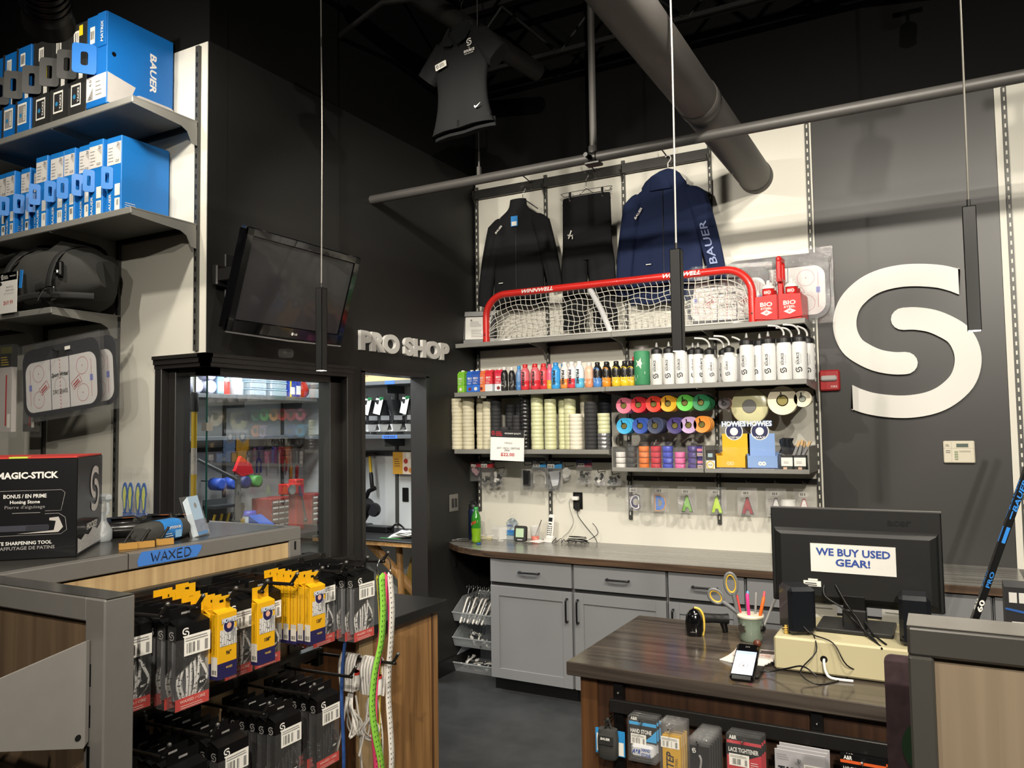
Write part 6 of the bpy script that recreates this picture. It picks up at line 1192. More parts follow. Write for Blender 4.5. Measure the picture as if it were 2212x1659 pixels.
for i, (x, y, a, l) in enumerate(((-.385, 2.975, -.25, 'upright white paper slip behind the monitor on the pen pot side'), (-.165, 2.99, -.3, 'upright white paper slip behind the monitor on the logo side'))):
    b = MB(); b.box(-.04, .04, -.0006, .0006, 0, .12, PAPER); b.lines(-.03, .03, .03, .1, 5, GREYINK, front(0, -.0008, 0), fill=.15); tag(b.obj('paper_slip', loc=(x, y, ZD + .0), rot=(a, 0, .1 * (1 - 2 * i))), l, 'paper')
# pegged goods on the counter front
def cpack(lbl, x, z, w_, h_, build, n=1, dep=.012, parts=True, y0=2.395, cat='package', grp=None):
    proto = None
    for i in range(n):
        l = lbl if n == 1 else '%s, %s on its peg' % (lbl, 'front one' if i == 0 else ORD[i] + ' back'); loc = (x + .003 * i, y0 + i * dep, z + .002 * i)
        if proto is None: proto = thing('hanging_pack', l, cat, loc, group=grp); build(proto, w_, h_)
        else: dup(proto, loc, None, l)
    tag(MB().tube([(x, 2.452, z - .005), (x, y0 - .02, z - .005), (x, y0 - .03, z + .006)], .0028, CHROME, n=6).obj('peg_hook'), 'chrome peg holding the %s' % ' '.join(lbl.split()[-6:]), 'hook', 'counter front pegs')
def lab(b, a0, a1, b0, b1, c, seed=1): F = front(0, c, 0); b.quad(a0, a1, b0, b1, LABEL, F); b.barcode(a0 + (a1 - a0) * .1, a0 + (a1 - a0) * .6, b0 + (b1 - b0) * .12, b0 + (b1 - b0) * .62, INK, F, n=14, seed=seed); b.lines(a0 + .003, a1 - .003, b0 + (b1 - b0) * .72, b1 - .002, 2, GREYINK, F, fill=.4); b.quad(a1 - (a1 - a0) * .22, a1 - (a1 - a0) * .1, b0 + (b1 - b0) * .1, b0 + (b1 - b0) * .6, GREYINK, F, .0006)
def pouch(t, w_, h_):
    b = MB(); S = [ring(0, 0, z, x, d_, n=24, p=3) for z, x, d_ in ((-h_, .026, .012), (-h_ * .93, .032, .02), (-h_ * .5, .033, .022), (-h_ * .25, .03, .018))]; b.loft(S, FAB, n=24); b.box(-.026, .026, -.026, -.018, -h_ * .62, -h_ * .34, STRAP, None, .006); b.txt('BAUER', 0, -h_ * .44, PAPER, front(0, -.0265, 0), w=.032, h=.008, bold=.04, shear=.2); b.obj('pouch', t)
    MB().tube([(-.01, 0, -h_ * .28), (-.004, -.004, -.02), (.0, 0, 0), (.006, .004, -.02), (.014, 0, -h_ * .28)], .004, STRAP).obj('cord', t); b = MB(); b.box(-.05, .05, .016, .018, -h_ * .95, -h_ * .32, mat('#2f8fd0', .5)); b.quad(-.046, -.03, -h_ * .9, -h_ * .45, LABEL, front(0, .0155, 0)); b.quad(.012, .046, -h_ * .93, -h_ * .6, LABEL, front(0, .0155, 0)); b.obj('backing_card', t)
cpack('black fabric pouch on a blue card', -.972, .742, .1, .125, pouch)
def hstone(t, w_, h_):
    b = MB(); b.box(-w_ / 2, w_ / 2, -.002, .002, -h_ * .52, .012, JET); F = front(0, -.0024, 0); b.quad(-w_ / 2, w_ / 2, -.016, -.006, mat('#3f9fd8', .5), F); b.txt('A&R', -w_ * .32, .003, PAPER, F, w=.022, h=.01, bold=.03); b.txt('HAND STONE', -.006, -.034, PAPER, F, w=w_ * .78, h=.013, bold=.03); b.poly([(w_ * .05, -h_ * .5), (w_ / 2, -h_ * .5), (w_ / 2, -.025), (w_ * .3, -.044)], mat('#3f9fd8', .5), F); lab(b, -w_ * .45, w_ * .12, -.075, -.043, -.003); b.obj('header_card', t)
    MB().box(-w_ * .43, w_ * .4, -.012, .004, -h_ * .9, -h_ * .58, mat('#cfd0d2', .25, coat=.3), b=.008).obj('stone_tin', t); b = MB(); F = front(0, -.0125, 0); b.txt('A&R', -w_ * .22, -h_ * .74, NB, F, w=.028, h=.014, bold=.05, shear=.3); b.txt('HAND', w_ * .14, -h_ * .68, NB, F, w=.028, h=.010, bold=.03); b.txt('STONE', w_ * .14, -h_ * .8, NB, F, w=.030, h=.010, bold=.03); b.obj('tin_print', t)
    MB().box(-w_ * .52, w_ * .52, -.015, .006, -h_, .013, FILM, b=.003).obj('poly_bag', t)
cpack('hand stone pack with black and blue header', -.855, .755, .088, .125, hstone, 3, .013)
def steel(t, w_, h_):
    b = MB(); b.box(-w_ * .36, w_ * .4, -.003, .003, -h_, -.02, mat('#c69a35', .45, var=.05)); F = front(0, -.0034, 0); b.txt('STEP', -.004, -.10, INK, F, w=.062, h=.024, rot=PI / 2, shear=.2, bold=.02); b.txt('STEEL', .016, -.10, INK, F, w=.03, h=.007, rot=PI / 2); lab(b, -w_ * .42, w_ * .35, -.058, -.025, -.004, 4); b.obj('sleeve', t); MB().box(-w_ * .5, w_ * .5, -.006, .005, -h_ - .005, .02, FILM, b=.003).obj('poly_bag', t)
cpack('gold sleeved skate steel pack', -.765, .745, .075, .19, steel, 4, .012)
def puller(t, w_, h_):
    b = MB(); b.box(-w_ / 2, w_ / 2, -.002, .002, -h_, -.016, mat('#121214', .4)); F = front(0, -.0024, 0); b.slogo(-w_ * .28, -.03, .014, PAPER, F); b.slogo(0, -h_ + .02, .014, GREYINK, F); b.obj('card', t); b = MB(); b.tube([(0, -.006, -.04), (.006, -.008, -.055), (.0, -.008, -.09), (-.008, -.008, -.12), (.008, -.008, -.13), (.01, -.008, -.10)], .0035, GREYINK, n=6); b.obj('lace_puller', t); MB().box(-w_ * .56, w_ * .56, -.016, .004, -h_ - .003, .012, BLISTER, b=.006).obj('blister', t)
cpack('black carded lace puller in clear blister', -.665, .742, .058, .16, puller, 6, .0165, y0=2.350)
def tight(t, w_, h_):
    b = MB(); b.box(-w_ / 2, w_ / 2, -.002, .002, -h_ * .58, .012, JET); F = front(0, -.0024, 0); b.txt('A&R', -w_ * .32, .001, PAPER, F, w=.022, h=.012, bold=.03); R2 = mat('#b82531', .5); b.quad(-w_ / 2, w_ / 2, -.017, -.008, R2, F); b.poly([(-w_ / 2, -h_ * .58), (w_ / 2, -h_ * .58), (w_ / 2, -.04), (0, -.062), (-w_ / 2, -.05)], R2, F); b.txt('LACE TIGHTENER', -.002, -.034, PAPER, F, w=w_ * .86, h=.013, bold=.02, c=.001); lab(b, -w_ * .44, w_ * .14, -.08, -.046, -.0036, 6); b.lines(w_ * .18, w_ * .46, -.085, -.06, 4, PAPER, F, .001, .25); b.obj('header_card', t)
    b = MB(); b.box(-.035, .035, -.006, .004, -h_, -h_ * .78, mat('#c8323a', .3), b=.006); b.obj('tool_handle', t); MB().box(-w_ * .51, w_ * .51, -.011, .006, -h_ - .002, .013, FILM, b=.003).obj('poly_bag', t)
cpack('red and black headed lace tightener pack', -.545, .752, .10, .16, tight, 3, .0135)
def tiger(t, w_, h_):
    b = MB(); GR = mat('#a7a5a8', .4, var=.1, scale=10); b.box(-w_ / 2, w_ / 2, -.0015, .0015, -h_, .016, GR, b=.001); F = front(0, -.002, 0); b.txt('TAPE', -.028, -.037, INK, F, w=.062, h=.017, bold=.07, shear=.1); b.txt('TIGER', .003, -.062, INK, F, w=.075, h=.018, bold=.07, shear=.1); b.poly([(-w_ * .42, -.045), (-w_ * .33, -.04), (-w_ * .18, -.08), (w_ * .3, -.082), (w_ * .32, -.09), (-w_ * .2, -.09), (-w_ * .45, -.1)], mat('#4b484c', .4), F, .0004); b.txt('Pro', w_ * .33, -.062, PAPER, F, w=.018, h=.012, c=.002); b.prism(rrect(.034, .022, .008, 3, w_ * .33, -.062), .0008, .0014, INK, F); b.quad(-.02, w_ * .42, -.103, -.091, PAPER, F, .0008); b.txt('REMOVES HOCKEY', w_ * .17, -.097, INK, F, w=.066, h=.007, c=.0016, bold=.03); b.txt('STICK TAPE', w_ * .2, -.109, INK, F, w=.05, h=.008, c=.0016, bold=.03)
    lab(b, w_ * .08, w_ * .46, -.04, -.014, -.004, 8); b.lines(-w_ * .46, -w_ * .2, -.01, .008, 3, GREYINK, F, fill=.3); b.obj('card', t); b = MB(); b.ball(.018, mat('#5a5da8', .3, var=.5, scale=50), Matrix.Translation((-.02, -.008, -.12)), sy=.5); b.obj('tool', t); MB().box(-w_ * .5, w_ * .5, -.016, .002, -h_ - .002, -.09, BLISTER, b=.006).obj('blister', t)
cpack('grey carded tape removing tool', -.382, .745, .135, .14, tiger, 3, .020, y0=2.345)
def weight(t, w_, h_):
    b = MB(); b.box(-w_ / 2, w_ / 2, -.002, .002, -h_, .012, JET); F = front(0, -.0024, 0); b.quad(-w_ / 2, w_ / 2, -.012, -.004, mat('#d85a24', .5), F); b.txt('A&R', -w_ * .33, .003, PAPER, F, w=.022, h=.011, bold=.03); b.txt('HOCKEY STICK', -w_ * .1, -.027, PAPER, F, w=w_ * .68, h=.012, bold=.03); b.txt('WEIGHT', -w_ * .24, -.044, PAPER, F, w=w_ * .4, h=.012, bold=.03); lab(b, .0, w_ * .46, -.09, -.056, -.0036, 9); b.quad(-w_ / 2, w_ / 2, -.075, -.068, mat('#d85a24', .5), F); b.obj('header_card', t); MB().box(-w_ * .45, w_ * .45, -.012, .004, -h_ - .06, -h_, mat('#232325', .4), b=.006).obj('weight_bag', t)
cpack('black and orange headed stick weight pack', -.225, .748, .115, .10, weight, 2, .013)
# ------------------------------------------------------------------ hockey stick, goods beyond the counter
t = thing('hockey_stick', 'black and blue hockey stick shaft leaning beyond the counter', 'hockey stick', (.03, 3.33, .82)); A, B_ = Vector((0, 0, 0)), Vector((.40, .10, 1.15)); d = (B_ - A).normalized(); M_ = d.to_track_quat('Z', 'X').to_matrix().to_4x4(); b = MB(); b.box(-.011, .011, -.015, .015, -.75, 1.22, JET, M_, .004)
def spt(z, s_, c_, w_, h_, **k): 
    T = M_ @ Matrix(((0, 0, -1, 0), (-1, 0, 0, 0), (0, 1, 0, 0), (0, 0, 0, 1))); b.txt(s_, 0, z, c_, T, w=w_, h=h_, rot=PI / 2, **k)
BS = mat('#2f7fd0', .4)
for sd in (1, -1):
    for ax in (0, 1):
        rr2 = Matrix.Rotation(ax * PI / 2 + (PI if sd < 0 else 0), 4, 'Z'); T = M_ @ rr2 @ front(0, -.0155 if ax == 0 else -.0115, 0)
        if ax == 1 or True:
            b.txt('60', 0, .20, PAPER, T, w=.045, h=.018, rot=PI / 2, bold=.03); b.txt('PRO', 0, .30, BS, T, w=.06, h=.014, rot=PI / 2, bold=.02); b.txt('BAUER', 0, .62, BS, T, w=.12, h=.016, rot=PI / 2, bold=.02, shear=.2); b.quad(-.006, .006, .44, .50, BS, T, .0006); b.quad(-.007, -.003, .53, .56, BS, T, .0006); b.quad(.002, .006, .75, .80, BS, T, .0006)
b.obj('shaft', t)
b = MB(); b.box(-.12, .35, 0, .38, 0, .044, mat('#2b2b2c', .5)); tag(b.obj('riser', loc=(.26, 2.74, .8875)), 'dark flat riser carrying the small goods at the counter end', 'riser')
t = thing('display_box', 'black and lilac printed display box with a blue swoosh beyond the counter end', 'box', (.25, 2.77, .932), rz=.0); b = MB(); b.box(-.105, .11, 0, .12, 0, .25, mat('#2a2a2c', .45)); F = front(0, -.0006, 0); b.quad(-.045, .11, 0, .25, mat('#b4aec4', .5), F); b.txt('DF', -.012, .218, INK, F, w=.035, h=.03); b.quad(-.095, -.075, .205, .235, PAPER, F, .0006); b.quad(-.07, -.05, .205, .235, PAPER, F, .0006); b.poly([(-.105, .19), (-.03, .178), (.05, .182), (.11, .195), (.11, .187), (.05, .174), (-.03, .17), (-.105, .184)], mat('#2f62b0', .5), F, .001); b.lines(-.09, -.052, .02, .16, 9, PAPER, F, .001, .4); b.lines(-.035, -.02, .04, .15, 5, GREYINK, F, .001, .4); b.obj('carton', t)
t = thing('spray_bottle', 'green and black bottle in a clear bag behind the display box', 'bottle', (.30, 3.02, .932)); b = MB(); b.lathe([(.05, 0), (.054, .01), (.054, .27), (.045, .29)], mat('#2f7d45', .4), n=22); b.lathe([(.045, .288), (.052, .292), (.052, .315), (.03, .33)], BLACK, n=22); b.lathe([(.045, .335), (.045, .39)], CLEARTUB, n=20); b.obj('body', t); MB().lathe([(.06, 0), (.062, .32), (.05, .34)], BAGFILM, n=18).obj('poly_bag', t)
t = thing('carded_disc', 'blue and white carded round disc in front of the green bottle', 'package', (.335, 2.905, .932), rot=(-.15, 0, -.3)); b = MB(); b.prism(rrect(.12, .08, .02, 5, 0, .27), 0, .006, mat('#4a86c4', .4, var=.7, scale=40), front()); b.obj('card', t); b = MB(); b.lathe([(.03, 0), (.032, .01), (.02, .012)], mat('#7a6a52', .6), front(-.02, -.004, .34)); b.lathe([(.055, -.006), (.055, .0)], JET, front(-.02, -.003, .33)); b.obj('disc', t)
# ------------------------------------------------------------------ lace gondola in front
GRAIN = wood('#a08560', '#c4a87c', .45, 'Z', 10.0, 'light_oak'); GRAIN2 = wood('#4e3f30', '#6d5a45', .5, 'Z', 8.0, 'shaded_oak'); GMET = mat('#7d7a76', .36, .3, var=.06); GTOPM = mat('#55534f', .22, .6)  # shaded oak: the end panel's shade is put into its colour
GX_, GZ = -1.80, 1.37
t = thing('lace_gondola', 'steel framed wooden display unit full of skate laces', 'display unit', (0, 0, 0))
b = MB(); b.box(GX_ - .42, GX_ - .006, .98, 1.87, .10, 1.325, GRAIN); b.obj('back_panel', t)
b = MB(); b.box(GX_ - .45, GX_, .978, 1.892, 1.33, GZ, GMET, b=.002); b.box(GX_ - .45, GX_ + .0008, 1.285, 1.287, 1.33, GZ + .0006, STEEL); b.box(GX_ - .44, GX_ - .035, .98, 1.86, GZ, GZ + .001, GTOPM); b.obj('top_rail', t)
b = MB(); b.box(GX_ - .03, GX_, 1.842, 1.892, 0, 1.33, GMET, b=.002)
for i in range(24): z = .15 + i * .05; b.box(GX_ - .0005, GX_ + .0008, 1.862, 1.870, z, z + .026, JET)
b.obj('far_upright', t)
def slatbar(z, y0, y1):
    b = MB(); b.box(GX_ + .01, GX_ + .045, y0, y1, z - .03, z, STEEL, b=.003); b.box(GX_ - .01, GX_ + .012, y0, y0 + .03, z - .05, z, STEEL); b.box(GX_ - .01, GX_ + .012, y1 - .03, y1, z - .05, z, STEEL); b.obj('cross_bar', t)
slatbar(1.283, .99, 1.935); slatbar(.987, .99, 1.935)
# near end frame with slotted posts and oak infill darkened as if in shade
EY = .914
t = thing('end_display_unit', 'steel end frame of the lace display with wooden infill facing the camera', 'display frame', (0, 0, 0)); b = MB()
b.box(-2.35, -1.40, EY + .002, EY + .06, 1.325, GZ, GMET, b=.003); b.box(-2.35, -1.343, EY + .004, EY + .058, GZ, GZ + .0012, GTOPM); b.box(-1.400, -1.343, EY, EY + .062, 0, GZ, GMET, b=.003)
for i in range(10): z = .55 + i * .0735; b.box(-1.388, -1.380, EY - .001, EY + .001, z, z + .04, JET)
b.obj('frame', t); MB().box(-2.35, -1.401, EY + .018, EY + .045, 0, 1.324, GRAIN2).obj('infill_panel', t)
t = thing('face_out_bar', 'steel bracket and dark bar clipped to the end frame post', 'bracket', (-1.384, EY, 1.24)); b = MB()
b.prism([(-.002, .055), (-.20, .022), (-.20, -.075), (-.012, -.135), (-.002, -.125)], -.0025, .0025, mat('#98948f', .38, .3), Matrix(((0, 0, 1, 0), (1, 0, 0, 0), (0, 1, 0, 0), (0, 0, 0, 1)))); b.disc(.006, DARKMETAL, sideR(.003, -.022, -.113), n=14); b.obj('side_plate', t)
b = MB(); b.box(-.65, -.001, -.215, -.195, -.045, .022, mat('#3a3835', .3, .6), b=.002); b.obj('cross_bar', t)
b = MB()
for x in (-.03, -.115): b.tube([(x, -.19, .03), (x, -.215, .034), (x, -.222, .0), (x, -.25, -.002), (x, -.50, .0), (x, -.515, .02)], .0035, CHROME, n=8)
b.obj('wire_hook', t)
def lacemat(base, mark, pos=.72):
    m = bpy.data.materials.new('mat_lace_weave'); m.use_nodes = True; nt = m.node_tree; b_ = nt.nodes['Principled BSDF']; tc = nt.nodes.new('ShaderNodeTexCoord'); mp = nt.nodes.new('ShaderNodeMapping'); mp.inputs['Scale'].default_value = (160, 160, 300)
    vo = nt.nodes.new('ShaderNodeTexNoise'); vo.inputs['Scale'].default_value = 1.0; vo.inputs['Detail'].default_value = 1.0; cr = nt.nodes.new('ShaderNodeValToRGB'); cr.color_ramp.interpolation = 'CONSTANT'; cr.color_ramp.elements[0].color = lin(base); cr.color_ramp.elements[1].color = lin(mark); cr.color_ramp.elements[1].position = pos - .10
    nt.links.new(tc.outputs['Object'], mp.inputs[0]); nt.links.new(mp.outputs[0], vo.inputs['Vector']); nt.links.new(vo.outputs['Fac'], cr.inputs[0]); nt.links.new(cr.outputs[0], b_.inputs['Base Color']); b_.inputs['Roughness'].default_value = .8; return m
# packs -------------------------------------------------------------
YB_ = mat('#dea714', .42, var=.03); NVY = mat('#231f4c', .45); LACEW = lacemat('#d2cfcb', '#26262a'); LACEK = lacemat('#1b1b1d', '#8d8d8f', .80); RB = mat('#c1352c', .5)
def howies(length):
    """tall narrow yellow lace box; local -Y is its face"""
    t = thing('lace_box', 'x', 'package'); w_, d_, h_ = .029, .011, .172; b = MB(); b.box(-w_, w_, -d_, d_, -h_, -.022, YB_, None, .001); b.box(-w_ - .0003, w_ + .0003, -d_ - .0003, d_ + .0003, -h_ - .0004, -h_ + .036, NVY); F = front(0, -d_ - .0006, 0)
    b.quad(-w_ * .80, w_ * .95, -h_ + .074, -h_ + .112, LACEW, F); q = random.Random(5)
    for i in range(7): x = -w_ * .7 + i * w_ * .25; b.add([(x, -h_ + .074, .0006), (x + .0016, -h_ + .074, .0006), (x + .005 * q.uniform(-1, 1) + .0016, -h_ + .112, .0006), (x + .005 * q.uniform(-1, 1), -h_ + .112, .0006)], [(0, 1, 2, 3)], GREYINK, F)
    b.txt(length + '"', w_ * .1, -h_ + .058, INK, F, h=.0095, bold=.03); b.txt('WAXED', w_ * .15, -h_ + .024, mat('#cfae52', .5), F, w=.02, h=.005, bold=.02)
    b.disc(.0175, PAPER, F @ Matrix.Translation((w_ * .12, -.052, .0004)), n=22); b.disc(.0158, NVY, F @ Matrix.Translation((w_ * .12, -.052, .0008)), n=22); b.disc(.007, mat('#d9a48a', .5), F @ Matrix.Translation((w_ * .12, -.052, .0012)), n=16); b.txt('HOWIES', w_ * .12, -.039, mat('#9db8e6', .5), F, w=.045, h=.0125, c=.002, bold=.05); b.txt('HOWIES', w_ * .12, -.039, PAPER, F, w=.0425, h=.0105, c=.0026, bold=.02)
    G = Matrix.Translation((-w_ - .0004, 0, 0)) @ Matrix.Rotation(-PI / 2, 4, 'Z') @ front(0, 0, 0); b.txt('WORLD\'S HIGHEST QUALITY', 0, -.08, mat('#8a6a18', .6), G, w=.07, h=.004, rot=PI / 2); b.quad(-d_ * .9, d_ * .9, -h_ + .008, -h_ + .052, mat('#cfc9bd', .6), G); b.barcode(-d_ * .6, d_ * .6, -h_ + .012, -h_ + .022, INK, G, n=8)
    G = Matrix.Translation((w_ + .0004, 0, 0)) @ Matrix.Rotation(PI / 2, 4, 'Z') @ front(0, 0, 0); b.quad(-d_ * .6, d_ * .5, -h_ + .058, -h_ + .095, mat('#cfc9bd', .6), G)
    b.obj('carton', t); b = MB(); b.box(-w_ * .92, w_ * .92, d_ - .0012, d_, -.023, .014, YB_); b.quad(-.006, .006, .0, .006, JET, front(0, d_ - .0016, 0)); b.add([(-w_, -d_, -.022), (w_, -d_, -.022), (w_ * .9, d_, -.014), (-w_ * .9, d_, -.014)], [(0, 1, 2, 3)], YB_); b.obj('hang_tab', t); return t
def clam(length, dark):
    """black headed clear lace pack; local -Y is its face"""
    t = thing('lace_pack', 'x', 'package'); w_, d_, h_ = .0455, .014, .205; b = MB(); F = front(0, -d_ + .0012, 0); L = LACEK if dark else LACEW
    for i in range(7):
        x = -w_ * .76 + i * w_ * .253; g = .25 * math.sin(i * 2.3); b.tube([(x * .7, -.004, -h_ + .020), (x * (1.05 + g), -.008, -h_ * .72), (x * (.8 - g), -.007, -h_ * .45), (x * .95, -.004, -.055)], .0058, L, n=6, flat=(1, .3, 0))
    b.box(-w_ * .9, w_ * .9, .0, .006, -h_ + .02, -.05, mat('#6f6f72' if not dark else '#161617', .8)); b.obj('laces', t)
    b = MB(); b.box(-w_, w_, -d_, d_, -.050, -.018, JET); b.poly([(-w_, -.05), (w_, -.05), (w_, -.074), (-w_, -.128)], JET, front(0, -d_ + .0008, 0)); b.quad(-w_, w_, -h_, -h_ + .026, RB, F); b.txt('WAXED / CIRE', 0, -h_ + .018, mat('#e9b9ae', .5), F, w=w_ * 1.5, h=.0065, c=.001, bold=.02); b.lines(-w_ * .7, w_ * .7, -h_ + .003, -h_ + .012, 2, mat('#e9b9ae', .5), F, .001, .3)
    b.slogo(-w_ * .45, -.036, .022, PAPER, front(0, -d_ - .0004, 0)); b.disc(.0115, JET, F @ Matrix.Translation((w_ * .55, -h_ + .05, .001)), n=20); b.txt(length + '"', w_ * .55, -h_ + .05, PAPER, F, w=.014, h=.0055, c=.0018, bold=.02)
    G = Matrix.Translation((-w_ - .0003, 0, 0)) @ Matrix.Rotation(-PI / 2, 4, 'Z') @ front(0, 0, 0); b.slogo(0, -.04, .02, GREYINK, G); b.obj('card', t)
    b = MB(); lab(b, -w_ * .55, w_ * 1.02, -.088, -.043, -d_ - .0012, 11); b.obj('price_label', t)
    b = MB(); b.box(-w_, w_, -d_, d_, -h_, -.05, BLISTER); b.obj('clear_box', t)
    b = MB(); b.box(-w_ * .95, w_ * .95, d_ - .0012, d_, -.02, .016, JET); b.add([(-w_, -d_, -.018), (w_, -d_, -.018), (w_ * .95, d_, -.008), (-w_ * .95, d_, -.008)], [(0, 1, 2, 3)], JET); b.quad(-.012, .012, .0, .005, GREYINK, front(0, d_ - .0018, 0)); b.obj('hang_tab', t); return t
def hook(y, z, ln, lbl):
    b = MB(); x0 = GX_ + .046; b.box(x0 - .03, x0 + .002, y - .014, y + .014, z - .042, z + .012, HOOKMAT, None, .003); b.tube([(x0, y, z - .004), (x0 + ln - .03, y, z + .002), (x0 + ln - .015, y, z + .006), (x0 + ln, y + .006, z + .03)], .0046, HOOKMAT, n=8); b.ball(.0052, mat('#6b6a68', .3, .6), Matrix.Translation((x0 + ln, y + .006, z + .03)), 10)
    tag(b.obj('peg_hook'), lbl, 'hook', 'dark pegs of the lace display')
def fill(kind, y, z, xf, n, step, length, what, dark=False):
    """n packs on one peg, front pack at xf, hung back towards the panel"""
    global _proto
    for i in range(n):
        k = (kind, length, dark); l = '%s, %s' % (what, 'front pack' if i == 0 else ORD[i] + ' pack back')
        loc = (xf - i * step, y + rnd.uniform(-.003, .003), z + rnd.uniform(-.003, .003)); rz = PI / 2 + rnd.uniform(-.03, .03)
        if k not in _proto: r_ = _proto[k] = howies(length) if kind == 'h' else clam(length, dark); r_.location = loc; r_.rotation_euler = (0, 0, rz); r_['label'] = l; r_['group'] = 'lace packs on pegs'
        else: dup(_proto[k], loc, rz, l, 'lace packs on pegs')
_proto = {}
ZU, ZLW = 1.268, .965
for y, l in ((1.06, 'upper peg right behind the end frame'), (1.162, 'upper peg, second from the end frame'), (1.256, 'upper peg through the white lace packs marked 84'), (1.352, 'upper peg through the row of yellow boxes marked 96'), (1.452, 'upper peg through the yellow boxes marked 108'), (1.556, 'upper peg through the white lace packs marked 108'), (1.652, 'upper peg through the yellow boxes marked 120'), (1.750, 'upper peg carrying short lace packs set back'), (1.845, 'upper peg through the white lace packs marked 130'), (1.942, 'last upper peg, holding the ring of coloured laces')): hook(y, ZU, .255, 'dark ' + l)
fill('c', 1.045, ZU - .012, -1.525, 4, .034, '72', 'clear white lace pack cut off by the end frame')
fill('c', 1.150, ZU - .006, -1.60, 4, .034, '80', 'clear white lace pack set back between end frame and the 84 packs')
fill('c', 1.246, ZU - .008, -1.527, 6, .034, '84', 'clear white lace pack marked 84')
fill('h', 1.334, ZU - .003, -1.513, 9, .0255, '96', 'yellow lace box marked 96')
fill('h', 1.458, ZU + .002, -1.513, 1, .025, '108', 'lone yellow lace box marked 108 at its peg tip'); fill('c', 1.447, ZU - .006, -1.60, 3, .034, '102', 'clear lace pack behind the lone yellow 108 box')
_proto2 = _proto.pop(('h', '108', False)); fill('h', 1.405, ZU, -1.72, 2, .025, '108', 'yellow lace box set far back beside the 96 boxes')
fill('c', 1.548, ZU - .005, -1.60, 5, .034, '108', 'clear white lace pack marked 108')
fill('h', 1.644, ZU + .002, -1.513, 7, .0255, '120', 'yellow lace box marked 120')
fill('c', 1.745, ZU - .004, -1.585, 4, .034, '126', 'clear white lace pack set back beside the 130 packs')
fill('c', 1.852, ZU - .004, -1.527, 6, .034, '130', 'clear white lace pack marked 130')
for y, l in ((1.17, 'lower peg nearest the end frame'), (1.30, 'second lower peg from the end frame'), (1.46, 'third lower peg from the end frame'), (1.62, 'fourth lower peg from the end frame'), (1.79, 'fifth lower peg, empty at its tip')): hook(y, ZLW, .255, 'dark ' + l)
fill('c', 1.095, ZLW - .005, -1.54, 5, .034, '72', 'black lace pack on the low peg hugging the end frame', True)
fill('c', 1.235, ZLW - .020, -1.515, 6, .034, '84', 'black lace pack marked 84, low row', True)
fill('c', 1.362, ZLW - .012, -1.525, 7, .034, '96', 'black lace pack marked 96, low row', True)
fill('c', 1.545, ZLW - .016, -1.527, 6, .034, '108', 'black lace pack marked 108, low row', True)
fill('c', 1.705, ZLW - .010, -1.535, 6, .034, '120', 'black lace pack marked 120, low row', True)
# yellow boxes on the near face-out bar
for i, (x, y, l) in enumerate(((-1.42, .465, 'yellow lace box hanging from the near bracket, beside the post'), (-1.50, .47, 'yellow lace box hanging from the near bracket, cut by the frame edge'))):
    t = dup(_proto2, (x, y, 1.228), -.12, l, 'lace boxes on the near bracket')
# white skate laces tied in bundles, and loose coloured laces on a ring
hook(1.93, .972, .30, 'long lower peg holding the bundles of white laces')
LW = mat('#d3cfc8', .8, var=.08, scale=200)
for j, (x, lbl) in enumerate(((-1.63, 'loose white lace bundle with paper band, inner one on the low peg'), (-1.545, 'loose white lace bundle with red paper band, outer one on the low peg'))):
    t = thing('lace_bundle', lbl, 'laces', (x, 1.93, .975)); b = MB(); q = random.Random(j)
    for i in range(6):
        a = (i - 2.5) * .011; b.tube([(a * .8, -.02, -.10), (a, -.022, -.03), (a, -.010, .004), (a, .0, .009), (a, .010, .004), (a, .022, -.03), (a * .8, .02, -.11)], .006, LW, n=6, flat=(1, 0, 0))
    for i in range(4): 
        P = [(a_, 0, 0) for a_ in ()]; x0 = q.uniform(-.02, .02); P = [(x0 * .5, 0, -.10), (x0, -.012, -.15), (x0 + q.uniform(-.03, .03), q.uniform(-.03, .03), -.20), (x0 + q.uniform(-.02, .02), q.uniform(-.02, .02), -.24), (x0 + q.uniform(-.03, .03), q.uniform(-.03, .02), -.21), (x0, .0, -.16)]; b.tube(P, .0045, LW, n=6, flat=(1, .2, 0))
    b.tube([(.01, .01, -.12), (.02, .018, -.22), (.012, .03, -.30), (.02, .034, -.40)], .0045, LW, n=6, flat=(1, 0, 0)); b.tube([(-.01, -.01, -.12), (-.014, -.02, -.2), (-.03, -.03, -.28)], .0045, LW, n=6, flat=(1, 0, 0)); b.obj('laces', t)
    b = MB(); b.lathe([(.026, -.10), (.029, -.07), (.026, -.045)], PAPER, None, 16, True, 1.1, .8); b.lathe([(.0285, -.052), (.0285, -.045)], RB, None, 16, True, 1.1, .8); b.obj('paper_band', t)
t = thing('lace_ring', 'steel ring of loose coloured laces hanging on the last upper peg', 'laces', (-1.515, 1.948, ZU + .012)); b = MB(); b.tube([(0, .034 * math.cos(a), -.030 + .034 * math.sin(a)) for a in [2 * PI * i / 24 for i in range(24)]], .002, CHROME, n=6, closed=True); b.obj('ring', t)
